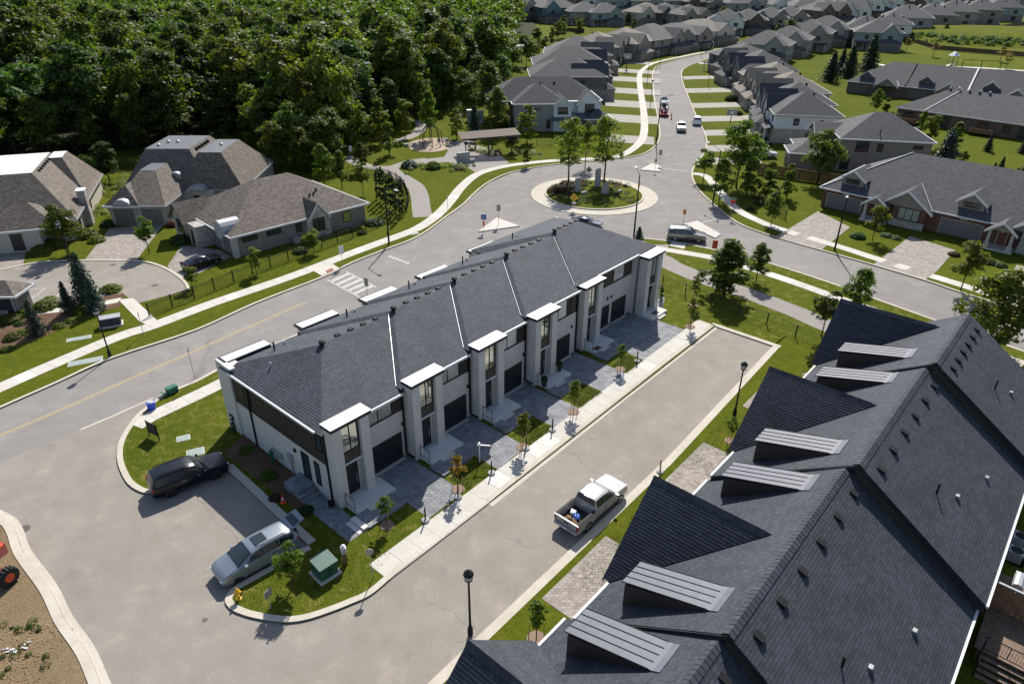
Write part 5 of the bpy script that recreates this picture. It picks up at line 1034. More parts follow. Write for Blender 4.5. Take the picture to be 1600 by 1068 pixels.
# understorey at the edge of the wood
ue = []
for i in range(len(FE) - 1):
    for k in range(16):
        t = rng.uniform(); x = FE[i][0] + (FE[i + 1][0] - FE[i][0]) * t; y = FE[i][1] + (FE[i + 1][1] - FE[i][1]) * t + rng.uniform(-1.5, 3.5); rr = rng.uniform(.7, 1.9); d = sph(190); d[:, 2] = np.abs(d[:, 2])
        ue.append(quads(np.array([x, y, 0]) + d * np.array([rr, rr, rr * rng.uniform(.9, 1.6)]) * rng.uniform(.5, 1, (190, 1)) ** .5, .17, .3, d))
link('undergrowth', quad_mesh('undergrowth', np.concatenate(ue), 'leaf_street'), None, 'stuff')
mh = []
for (u, v), n, R_ in (((160, 298), 60, 6.5), ((440, 268), 14, 4), ((705, 178), 60, 7), ((690, 160), 50, 9), ((150, 335), 16, 3), ((730, 170), 14, 6), ((650, 262), 14, 3.2), ((715, 264), 18, 2.6), ((765, 240), 16, 2.4), ((820, 240), 14, 2.2), ((560, 262), 5, 1)):
    c = G(u, v)
    for _ in range(n):
        rr = rng.uniform(.35, .95) * (1.5 if n in (60, 50) else 1); d = sph(110); d[:, 2] = np.abs(d[:, 2]); mh.append(quads(np.array([c.x + rng.normal() * R_ * .5, c.y + rng.normal() * R_ * .5, .05]) + d * np.array([rr, rr, rr * 1.1]) * rng.uniform(.4, 1, (110, 1)) ** .5, .10, .5, d))
link('meadow_plants', quad_mesh('meadow_plants', np.concatenate(mh), 'grass_blade'), None, 'stuff')
# grass standing in the nearer lawns
def in_poly(p, P):
    c = False; j = len(P) - 1
    for i in range(len(P)):
        if (P[i][1] > p[1]) != (P[j][1] > p[1]) and p[0] < (P[j][0] - P[i][0]) * (p[1] - P[i][1]) / (P[j][1] - P[i][1]) + P[i][0]: c = not c
        j = i
    return c
def grass(polys, n, s, mat):
    G_ = []
    for P in polys:
        xs = [q[0] for q in P]; ys = [q[1] for q in P]; c = np.stack([rng.uniform(min(xs), max(xs), n), rng.uniform(min(ys), max(ys), n), np.full(n, .12)], 1); c = c[[in_poly(q, P) for q in c]]
        cl = np.sin(c[:, 0] * 1.9) * np.cos(c[:, 1] * 1.3 + 1) + rng.normal(size=len(c)) * .6; c = c[cl > -.5]; G_.append(c)
    c = np.concatenate(G_); o = np.zeros_like(c); o[:, 2] = -.2; v = quads(c, s, -.1, o, .5); v[:, 2] = np.maximum(v[:, 2], .09)
    return link('grass', quad_mesh('grass', v, mat), None, 'stuff')
plw = lambda P: [(q.x, q.y) for q in lpoly(P)]; ppx = lambda P: [(q.x, q.y) for q in px(P)]
GP = [ppx([(432, 890), (395, 908), (366, 928), (370, 944), (400, 955), (455, 960), (520, 944), (575, 915), (640, 832), (600, 800), (520, 825)]), ppx([(205, 672), (238, 650), (362, 602), (376, 640), (372, 690), (345, 722), (230, 755), (200, 735), (195, 700)])] + [plw(P) for P in ([(7.3, -5.2), (10.4, -5.2), (10.4, -3.2), (7.3, -3.2)], [(14.4, -5.2), (17.5, -5.2), (17.5, -3.2), (14.4, -3.2)], [(21.5, -5.1), (24.6, -5.1), (24.6, -3.1), (21.5, -3.1)], [(28.9, -5), (31.9, -5), (31.9, -3), (28.9, -3)], [(44, -13), (60, -13), (60, 8), (46, 8), (44, -4)], [(-4, -15.7), (-2.3, -15.6), (-2.2, -19), (-5, -19)], [(5.4, -15.6), (13, -15.4), (13, -18), (5.4, -18)], [(20.2, -15.4), (28.8, -15), (28.8, -18), (20.2, -18)])]
grass(GP, 7000, .04, 'leaf_lawn')
# street and garden trees, each by itself
ST = [  # kind list, index, u, v, height, base height, width, label
 (STREET, 1, 458, 917, 3.2, 6, 1.0, 'young leafy tree beside the silver minivan and the green utility box'), (COLUMN, 2, 1131, 462, 6.9, 6, 1.55, 'large dark leafy tree beside the tarred footpath'), (STREET, 0, 1181, 441, 4.7, 6, 1.1, 'young round tree on the grass left of the two sidewalks'), (STREET, 1, 1283, 527, 4.9, 6, 1.1, 'young tree by the thin wire fence before the gabled roof'), (STREET, 0, 1334, 492, 5.2, 6, 1.15, 'young tree half hidden behind the peak of the farthest gable'), (BIG, 2, 1538, 548, 8.2, 8, 1.15, 'bright bushy tree over the far end of the dark terrace roof'),
 (STREET, 1, 234, 397, 4.6, 6, 1., 'small round tree on the lawn between the two paved drives'), (BIG, 0, 109, 398, 6.3, 8, .95, 'rounded tree behind the lantern post at the cul-de-sac'), (STREET, 4, 302, 452, 2.6, 6, 1.2, 'low spreading tree inside the end of the black fence'), (STREET, 4, 402, 430, 3.3, 6, 1.05, 'small pale green tree inside the fence under the long brick wall'), (STREET, 4, 491, 396, 3.0, 6, 1.3, 'round yellowish tree inside the fence below the stone gable'),
 (STREET, 3, 566, 270, 5.2, 6, 1.1, 'dark round tree where the park path forks'), (COLUMN, 1, 608, 243, 7.6, 6, 1., 'slim pointed tree nearest the climbing frame'), (COLUMN, 0, 566, 232, 8.5, 6, 1.25, 'plump pointed tree, leftmost before the wood'), (COLUMN, 0, 594, 226, 8.6, 6, 1.1, 'tall pointed tree between two others before the wood'), (COLUMN, 0, 714, 219, 6.2, 6, 1.2, 'golden pointed tree behind the pergola plaza'), (STREET, 4, 634, 216, 7.6, 6, 1., 'light green young tree by the curved wood path'), (STREET, 0, 672, 218, 9.5, 6, .8, 'slender tree rising behind the climbing frame'),
 (STREET, 1, 568, 305, 5.0, 6, .9, 'little tree inside the fence corner near the clipped cedars'), (STREET, 0, 508, 292, 6.8, 6, 1., 'young tree at the back corner of the brick bungalow'), (STREET, 0, 535, 297, 6.2, 6, .95, 'young tree beside the gravel strip behind the bungalow'), (OPEN, 0, 888, 292, 11.4, 9, 1.05, 'tall airy tree on the left of the roundabout garden'), (OPEN, 0, 943, 290, 11.4, 9, 1.1, 'tall airy tree on the right of the roundabout garden'), (OPEN, 1, 914, 262, 8, 9, .9, 'thin tree between the roundabout and the corner house'), (STREET, 0, 822, 262, 3.2, 6, 1., 'small young tree beside the pergola lawn'),
 (COLUMN, 0, 823, 225, 7.6, 6, 1.3, 'pair of merging upright trees before the corner house wall'), (STREET, 0, 777, 210, 9.5, 6, 1.15, 'bushy tree between the wood and the corner house'), (STREET, 1, 1098, 284, 5.3, 6, 1.15, 'small tree on the verge right of the roundabout exit'), (STREET, 0, 1123, 318, 6.8, 6, 1.05, 'pale young tree beside the tall lamp at the roundabout'), (BIG, 0, 1150, 293, 10.4, 8, 1.0, 'tall full tree beside the white parked car'), (COLUMN, 1, 1166, 308, 7.8, 6, 1.15, 'dark upright tree right of the tall full tree'), (COLUMN, 1, 1197, 312, 5.9, 6, 1.3, 'dark oval tree inside the short black fence'), (COLUMN, 1, 1228, 311, 5.6, 6, 1.1, 'smallest oval tree on the bright lawn by the wooden fence'), (STREET, 3, 1204, 352, 4.9, 6, 1.1, 'dark tree at the end of the short black fence'), (BIG, 0, 1276, 287, 8.6, 8, 1.1, 'broad bright tree in front of the wooden fence'),
 (STREET, 4, 1363, 376, 4.8, 6, 1.0, 'lime green tree between the two brick drives'), (STREET, 4, 1500, 455, 6.0, 6, 1.0, 'lime green tree in front of the pale brick bay'), (STREET, 0, 1435, 216, 5.5, 6, .9, 'light leafy tree behind the red brick terrace roof'), (STREET, 4, 1415, 236, 3.8, 6, 1., 'pale bush-like tree by the grey house patio'), (STREET, 4, 1502, 262, 3.0, 6, 1., 'small yellow green tree at the lawn edge behind the brick roof'), (STREET, 4, 1448, 232, 6.5, 6, .9, 'yellowish tree over the roof of the red brick terrace'), (STREET, 0, 1487, 236, 5.5, 6, 1.1, 'green tree right of the yellowish one over the brick roof'), (STREET, 3, 1365, 180, 6, 6, 1.0, 'dark tree between the slate roofs and the brown terrace'), (COLUMN, 1, 1378, 196, 6, 6, 1.0, 'upright dark tree at the back of the grey house'), (STREET, 1, 1390, 205, 4, 6, 1.3, 'round green tree between the grey house and the brown terrace')]
for kl, i, u, v, h, bh, w, lab in ST: tree(kl[i], u, v, h, lab, 'young planted trees', base_h=bh, w=w)
EV = [(SPRUCE, 0, 139, 476, 6.0, 6, 1., 'tallest blue spruce in the mulch bed'), (SPRUCE, 0, 152, 487, 3.8, 6, 1.1, 'blue spruce in front of the tallest one in the mulch bed'), (SPRUCE, 0, 110, 489, 3.6, 6, .9, 'blue spruce standing in the middle of the mulch bed'), (SPRUCE, 0, 60, 523, 3.7, 6, 1., 'blue spruce at the lawn edge of the mulch bed'), (SPRUCE, 1, 1356, 112, 12, 6, 1.05, 'big dark conifer at the corner of the dormered terrace'), (SPRUCE, 1, 1325, 122, 10, 6, 1.1, 'second big conifer left of the dormered terrace'), (SPRUCE, 1, 1296, 128, 9, 6, 1.2, 'broad conifer behind the tan roofed houses'), (SPRUCE, 1, 1312, 116, 8, 6, 1.1, 'shorter conifer between the two big ones'), (PINE, 0, 1472, 265, 7.0, 8, 1.3, 'spreading blue pine on the lawn behind the brick terrace'), (SPRUCE, 1, 1542, 237, 3.2, 6, 1.1, 'little spruce under the deck of the brown terrace'), (SPRUCE, 1, 1597, 240, 3.4, 6, 1.1, 'little spruce at the right edge of the back lawn'), (SPRUCE, 1, 1549, 277, 2.6, 6, 1., 'tiny spruce, left of two on the back lawn'), (SPRUCE, 1, 1562, 268, 2.7, 6, .9, 'tiny spruce, right of two on the back lawn'), (SPRUCE, 1, 1583, 288, 2.8, 6, 1., 'tiny spruce beside the white lamp globe on the back lawn'), (SPRUCE, 1, 1597, 277, 2.9, 6, 1., 'tiny spruce cut by the right edge of the back lawn'), (SPRUCE, 1, 800, 222, 5.2, 6, 1.1, 'dark conifer against the corner house wall'), (SPRUCE, 0, 742, 214, 6.5, 6, 1.1, 'blue conifer beside the grey utility cabinets'), (CEDAR, 0, 1032, 470, 1.7, 4, 1.2, 'clipped cedar by the end porch of the white terrace'), (SPRUCE, 1, 997, 384, 2.6, 6, 1.2, 'bushy evergreen behind the far corner of the white terrace'), (CEDAR, 0, 370, 672, 1.6, 4, 1.4, 'dark cedar at the back corner of the white terrace')]
for kl, i, u, v, h, bh, w, lab in EV: tree(kl[i], u, v, h, lab, 'evergreens', base_h=bh, w=w, name='conifer')
for i in range(9): u = 590 + i * 5.0; v = 312 + i * 3.2; tree(CEDAR[0], u, v, 4.4 + .5 * (i % 3), 'clipped column cedar in the row inside the fence corner', 'row of clipped cedars', base_h=4, name='cedar', w=.5)
for i, (u, v, lab) in enumerate(((1168, 120, 'a'), (1250, 62, 'b'), (1265, 60, 'c'), (1212, 63, 'd'), (1370, 62, 'e'), (945, 36, 'f'), (980, 40, 'g'), (880, 60, 'h'), (905, 52, 'i'), (850, 84, 'j'), (862, 70, 'k'), (835, 92, 'l'), (1235, 52, 'm'), (1240, 40, 'n'), (1475, 58, 'o'))):
    tree(FOREST[i % 7], u, v, rnd.uniform(6, 9), ['tree beside the dark house at the bend', 'tall feathery tree by the side street', 'rounded tree next to the feathery one by the side street', 'lone tree before the white corner house', 'pale tree beside the blue sided house', 'tree between the teal house and its neighbours', 'small light tree at the back of the bend houses', 'tree among the back gardens near the wood', 'upright tree by the brown garden fence', 'dark tree beside the garden shed', 'tree right of the garden shed', 'bushy tree left of the garden shed', 'yellowish tree at the side street corner', 'street tree far up the side street', 'olive bushy tree at the end of the dark mound'][i], 'trees among the distant houses', base_h=16, w=1.1)
for i, (u, v, h, lab) in enumerate(((764, 182, 12, 'tall tree between the wood path and the corner house'), (786, 160, 12, 'tall tree behind the covered balcony'), (800, 128, 11, 'tree at the back fence of the second left house'), (822, 104, 10, 'tree behind the third left house'), (838, 78, 9, 'tree above the garden shed'), (872, 62, 8, 'leafy tree behind the brown roofed bend house'), (905, 50, 8, 'bushy tree at the brown garden fence end'), (880, 47, 7, 'small tree on the lime slope by the wood'), (1010, 33, 8, 'tree between two front row houses over the bend'), (1076, 37, 8, 'tree behind the red roofed bend house'), (1232, 62, 9, 'tree beside the side street mouth'), (1300, 38, 8, 'tree left of the far side street'), (1420, 48, 9, 'tree among the houses at the mound'), (1344, 31, 8, 'tree at the far end of the side street'), (1478, 31, 9, 'tree between back gardens above the mound'), (990, 50, 7, 'round tree behind the tan bend house'), (1205, 38, 8, 'tree beyond the white corner house'), (1130, 33, 8, 'tree above the white corner house roof'))):
    tree(FOREST[(i * 3) % 7], u, v, h, lab, 'trees among the distant houses', base_h=16, w=1.25)
for i, (u, v, h, lab) in enumerate(((432, 272, 9, 'leafy tree at the back left corner of the long brick bungalow'), (462, 262, 11, 'tall leafy tree behind the middle of the long brick bungalow'), (486, 272, 8, 'bushy tree right behind the long brick bungalow'), (512, 262, 10, 'leafy tree left of the park notice'), (536, 238, 10, 'tree just behind the white park notice'), (582, 210, 11, 'tree behind the pointed park trees, left one'), (612, 204, 11, 'tree behind the pointed park trees, right one'), (648, 186, 11, 'tree at the far bend of the wood path'), (676, 178, 9, 'tree above the climbing frame'), (704, 166, 11, 'tree on the strip of tall weeds'), (730, 172, 9, 'tree left of the grey steel cabinets'), (748, 158, 11, 'tall tree above the grey steel cabinets'), (172, 285, 7, 'bushy tree between the two left bungalows'), (150, 292, 5, 'smaller bushy tree between the two left bungalows'))):
    tree(FOREST[(i * 5 + 1) % 7], u, v, h, lab, 'trees round the park and gardens', base_h=16, w=1.25)
for u, v, lab in ((1376, 78, 'orange autumn tree below the blue sided house'), (1415, 82, 'orange autumn tree near the white patio'), (1562, 97, 'orange autumn sapling right of the play tower'), (1571, 108, 'low orange sapling by the play sand'), (1457, 90, 'yellow sapling below the grassy mound')): tree(SAP[1], u, v, 5.5, lab, 'autumn saplings', base_h=3, w=2.2)
SB = [('leaf_red', 1203, 166, 2.2, 'red leaved bush at the tan house', 1.1), ('leaf_red', 1131, 121, 1.6, 'dark red bush at the bend', 1.), ('leaf_deep', 1142, 158, 1.8, 'dark clipped bush at a driveway end', 1.2), ('leaf_lime', 1172, 200, 1.3, 'lime bush left of the porch', 1.1), ('leaf_lime', 1185, 196, 1.1, 'smaller lime bush by the porch', 1.), ('leaf_deep', 1152, 180, 1.4, 'dark bush beyond the basketball post', 1.), ('leaf_red', 270, 354, 1.0, 'reddish bush at the end of the garage wall', .9), ('leaf_deep', 285, 380, 1.5, 'dark bush left of the black car', .9), ('leaf_lime', 293, 364, 1.2, 'pale bush in the bungalow bed', .8), ('leaf_deep', 170, 353, 1.2, 'dark ball bush at the stone garage', .9), ('leaf_lime', 85, 385, 1.6, 'yellow green bush along the cul-de-sac lawn', .8), ('leaf_lime', 68, 392, 1.5, 'low yellow green bush next to the left driveway', .7), ('leaf_lime', 135, 370, 1.7, 'yellow green bush right of the lantern tree', .8), ('leaf_lime', 152, 378, 1.2, 'yellow green bush beside the middle driveway', .8), ('leaf_lime', 50, 400, .8, 'small pale bush at the drive edge', .7),
 ('grass_blade', 72, 482, 1.3, 'feathery bush at the back of the mulch bed', .9), ('leaf_lime', 128, 488, 1.2, 'bright bush between two spruces', .8), ('leaf_lime', 15, 503, 1.2, 'pale bush near the kiosk', .8), ('leaf_lime', 40, 492, 1.0, 'pale bush behind the kiosk path', .8), ('leaf_lime', 20, 530, .9, 'bright tuft at the left of the mulch bed', .8), ('leaf_lime', 36, 522, .7, 'small bright tuft in the mulch', .8), ('leaf_lime', 93, 512, .7, 'small round tuft in the middle of the mulch', .8), ('leaf_lime', 112, 503, .7, 'round tuft right of the middle tuft', .7), ('grass_blade', 78, 470, .8, 'low grass clump by the parking bays', .7), ('leaf_deep', 32, 508, .6, 'dark tuft in the mulch', .7), ('leaf_lime', 123, 500, .6, 'tuft before the bright bush', .7), ('leaf_lime', 175, 455, 1.2, 'pale bush at the tip of the mulch bed', .8), ('leaf_lime', 12, 548, .7, 'tuft at the lower corner of the mulch bed', .8), ('leaf_purple', 88, 476, .6, 'brownish tuft by the path', .7), ('leaf_purple', 100, 479, .6, 'reddish tuft beside the middle spruce', .7),
 ('leaf_deep', 1340, 372, 1.1, 'dark bush beside the first brick garage', .9), ('leaf_deep', 1385, 370, .9, 'dark low bush under the brick front window', .7), ('leaf_deep', 1400, 374, .8, 'second low bush under the brick front window', .7), ('leaf_purple', 1490, 400, .8, 'brownish bush at the second brick porch', .8), ('leaf_deep', 1545, 412, 1.0, 'dark bush under the pale brick bay', .7), ('leaf_deep', 1563, 417, .9, 'dark bush right of the pale brick bay', .7), ('leaf_deep', 1188, 320, 1.0, 'clipped bush inside the short black fence', .8), ('leaf_deep', 1170, 328, .9, 'clipped bush at the left of the short black fence', .8),
 ('leaf_deep', 470, 395, 1.1, 'dark bush by the air conditioner of the bungalow', .8), ('leaf_street', 566, 366, .8, 'low bush inside the fence near the bungalow corner', .8), ('leaf_deep', 585, 350, 1.6, 'spreading bush beside the clipped cedars', .6), ('needle_blue', 640, 262, 1.6, 'dense bush on the plaza bed, left one', 1.), ('leaf_street', 677, 264, 1.5, 'dense bush on the plaza bed, right one', 1.1), ('leaf_lime', 802, 243, 1.1, 'bright bush by the pergola', .8), ('leaf_purple', 716, 266, .9, 'reddish bush at the stone block of the plaza', .7), ('leaf_lime', 738, 236, 1., 'grassy bush under the pergola', .7), ('leaf_street', 420, 745, .7, 'dark bush against the end wall of the white terrace', .7), ('leaf_street', 385, 705, .6, 'low dark bush at the back of the end wall', .7), ('leaf_purple', 430, 780, .5, 'small brownish bush beside the orange cone', .7), ('leaf_deep', 478, 800, .6, 'small bush left of the side walk', .8), ('leaf_deep', 380, 660, .6, 'small bush under the rear downspout', .8)]
for mt, u, v, r_, lab, hz in SB: shrub(mt, u, v, r_, lab, 'garden shrubs', hz)
# roundabout planting
for (u, v), n, mt, nm in (((870, 300), 80, 'leaf_purple', 'purple_planting'), ((895, 290), 40, 'leaf_purple', 'purple_planting'), ((960, 288), 34, 'leaf_purple', 'purple_planting'), ((900, 318), 50, 'leaf_street', 'ground_cover'), ((960, 308), 60, 'leaf_street', 'ground_cover')):
    c = G(u, v); L_ = []
    for _ in range(n):
        rr = rng.uniform(.35, .75); d = sph(120); d[:, 2] = np.abs(d[:, 2]); x, y = c.x + rng.normal() * 1.9, c.y + rng.normal() * 1.7; q = math.hypot(x - rc.x, y - rc.y)
        if q > 7.5: continue
        L_.append(quads(np.array([x, y, .72 - q * .065]) + d * np.array([rr, rr, rr * (1.0 if mt == 'leaf_purple' else .45)]) * rng.uniform(.4, 1, (120, 1)) ** .5, .085, .4, d))
    link(nm, quad_mesh(nm, np.concatenate(L_), mt), None, 'stuff')
# staked saplings in front of the terrace
for i, (u, v, h, k, lab) in enumerate(((605, 822, 2.6, 0, 'sparse staked sapling in the first lawn patch of the terrace'), (716, 766, 3.1, 1, 'staked sapling with rust coloured top leaves'), (817, 700, 3.3, 2, 'slim staked sapling in the third lawn patch'), (896, 645, 3.2, 2, 'slim staked sapling opposite the potted plants'), (969, 578, 2.7, 0, 'round headed staked sapling beside the railed porch'), (1078, 512, 3.4, 2, 'thin staked sapling by the end of the parking court'), (1083, 478, 3.5, 2, 'thin staked sapling near the wire fence'), (838, 1000, 3.0, 0, 'staked sapling on the bright lawn before the lowest gable'), (1260, 588, 2.4, 0, 'small sapling in a mulch ring beside the far gable'), (1140, 690, 2.3, 0, 'sapling half hidden by the second gable'))):
    t = tree(SAP[k], u, v, h, lab, 'staked saplings', base_h=3, name='sapling', w=1.35 if k == 0 else 1.15, z=.11); s = 3 / h
    for a in (.6, 3.4): st = M(); st.tube([(math.cos(a) * .33, math.sin(a) * .33, -.05), (math.cos(a) * .30, math.sin(a) * .30, 1.35 * s)], .022, 5); st.build('stake', 'wood_stake', t)
    mu = M(); mu.disc((0, 0, .035), .42, 14, 0, .06); mu.build('mulch_ring', 'mulch_pale', t)
# ------------------------------------------------------------------ vehicles
def ring(st):
    x, zb, zs, zr, w, wr = st
    h = [(0, zb), (w * .9, zb), (w, zb + .14), (w * 1.005, zb + (zs - zb) * .62), (w * .975, zs - .02), (w * .93, zs + .02 * (zr > zs + .1)), (wr + .02, zr - .07 if zr - zs > .12 else zr - .02), (wr - .13, zr), (wr * .45, zr + .02), (0, zr + .028)]
    return [(x, y, z) for y, z in h] + [(x, -y, z) for y, z in h[-2:0:-1]]
def lerp3(a, b, t): return tuple(a[i] + (b[i] - a[i]) * t for i in range(3))
def quad_in(a, b, c, d, m0, m1, n0, n1, out):
    """inset patch of the bilinear quad a-b (bottom) d-c (top), pushed out"""
    P = lambda s, t: Vector(lerp3(lerp3(a, b, s), lerp3(d, c, s), t))
    q = [P(m0, n0), P(m1, n0), P(m1, n1), P(m0, n1)]; n = (q[1] - q[0]).cross(q[3] - q[0]).normalized() * out
    return [p + n for p in q]
def wheel(root, x, y, r, wd, rim='rim_alloy'):
    s = 1 if y > 0 else -1; t = M(); t.tube([(x, y - s * wd, r), (x, y - s * wd * .85, r), (x, y - s * .04, r), (x, y, r)], [r * .9, r, r, r * .9], 18); ty = t.build('wheel', 'rubber', root, smooth=False)
    m = M(); m.tube([(x, y - s * .06, r), (x, y + s * .012, r)], [r * .66, r * .62], 14); 
    rm = m.build('rim', rim, ty); sp = M()
    for k in range(5):
        a = k * 1.2566; ca, sa = math.cos(a), math.sin(a); d = r * .6; q = r * .1
        sp.poly([(x + ca * d * .2 - sa * q, y + s * .02, r + sa * d * .2 + ca * q), (x + ca * d - sa * q, y + s * .02, r + sa * d + ca * q), (x + ca * d + sa * q, y + s * .02, r + sa * d - ca * q), (x + ca * d * .2 + sa * q, y + s * .02, r + sa * d * .2 - ca * q)][::s])
    sp.build('spoke', 'rim_dark', ty)
    a = M(); a.tube([(x, y - s * .18, r), (x, y - s * .03, r)], [r * 1.2, r * 1.2], 18); a.build('wheel_arch', 'rubber', root)
VK = {
 'suv': dict(st=[(2.66, .46, .74, .82, .78, .70), (2.58, .34, .92, 1.0, .92, .84), (2.3, .3, 1.03, 1.08, .985, .88), (1.3, .3, 1.1, 1.17, 1.0, .88), (1.12, .3, 1.12, 1.22, 1.0, .86), (.4, .3, 1.15, 1.82, 1.0, .74), (-.3, .3, 1.15, 1.9, 1.0, .74), (-1.75, .3, 1.15, 1.88, 1.0, .73), (-2.35, .3, 1.14, 1.82, .99, .72), (-2.58, .32, 1.12, 1.28, .97, .80), (-2.68, .44, .95, 1.02, .92, .8)], ws=4, rw=8, side=(5, 8), wh=(1.62, -1.55, .40, 1.0), rails=1),
 'van': dict(st=[(2.6, .42, .62, .70, .72, .62), (2.5, .28, .78, .86, .9, .8), (2.2, .22, .94, 1.02, .98, .86), (1.62, .2, 1.04, 1.13, 1.0, .87), (1.5, .2, 1.06, 1.2, 1.0, .86), (.45, .2, 1.1, 1.68, 1.0, .72), (-.3, .2, 1.1, 1.76, 1.0, .73), (-1.7, .2, 1.1, 1.75, 1.0, .72), (-2.3, .2, 1.1, 1.70, .99, .71), (-2.55, .24, 1.08, 1.5, .97, .72), (-2.6, .35, .9, 1.3, .93, .70)], ws=4, rw=8, side=(5, 8), wh=(1.6, -1.5, .35, .99), rails=1),
 'pickup': dict(st=[(2.95, .55, .85, .95, .86, .78), (2.86, .42, 1.02, 1.12, .97, .88), (2.6, .38, 1.12, 1.18, 1.0, .9), (1.55, .38, 1.18, 1.26, 1.01, .9), (1.4, .38, 1.2, 1.3, 1.01, .88), (.75, .38, 1.22, 1.86, 1.01, .74), (.1, .38, 1.22, 1.93, 1.01, .74), (-.75, .38, 1.22, 1.9, 1.01, .73), (-.95, .38, 1.22, 1.3, 1.01, .85), (-1.0, .40, 1.0, 1.05, 1.01, .85)], ws=4, rw=7, side=(5, 7), wh=(1.95, -1.75, .42, 1.02), rails=0),
 'sedan': dict(st=[(2.35, .4, .58, .64, .72, .62), (2.25, .25, .72, .78, .88, .8), (1.9, .2, .82, .87, .92, .82), (1.05, .2, .9, .96, .92, .82), (.95, .2, .91, 1.0, .92, .8), (.2, .2, .93, 1.38, .92, .6), (-.4, .2, .93, 1.44, .92, .6), (-1.0, .2, .94, 1.38, .92, .58), (-1.75, .2, .94, 1.02, .92, .74), (-2.2, .22, .92, .97, .88, .74), (-2.35, .35, .75, .82, .82, .7)], ws=4, rw=7, side=(5, 7), wh=(1.4, -1.4, .32, .92), rails=0)}
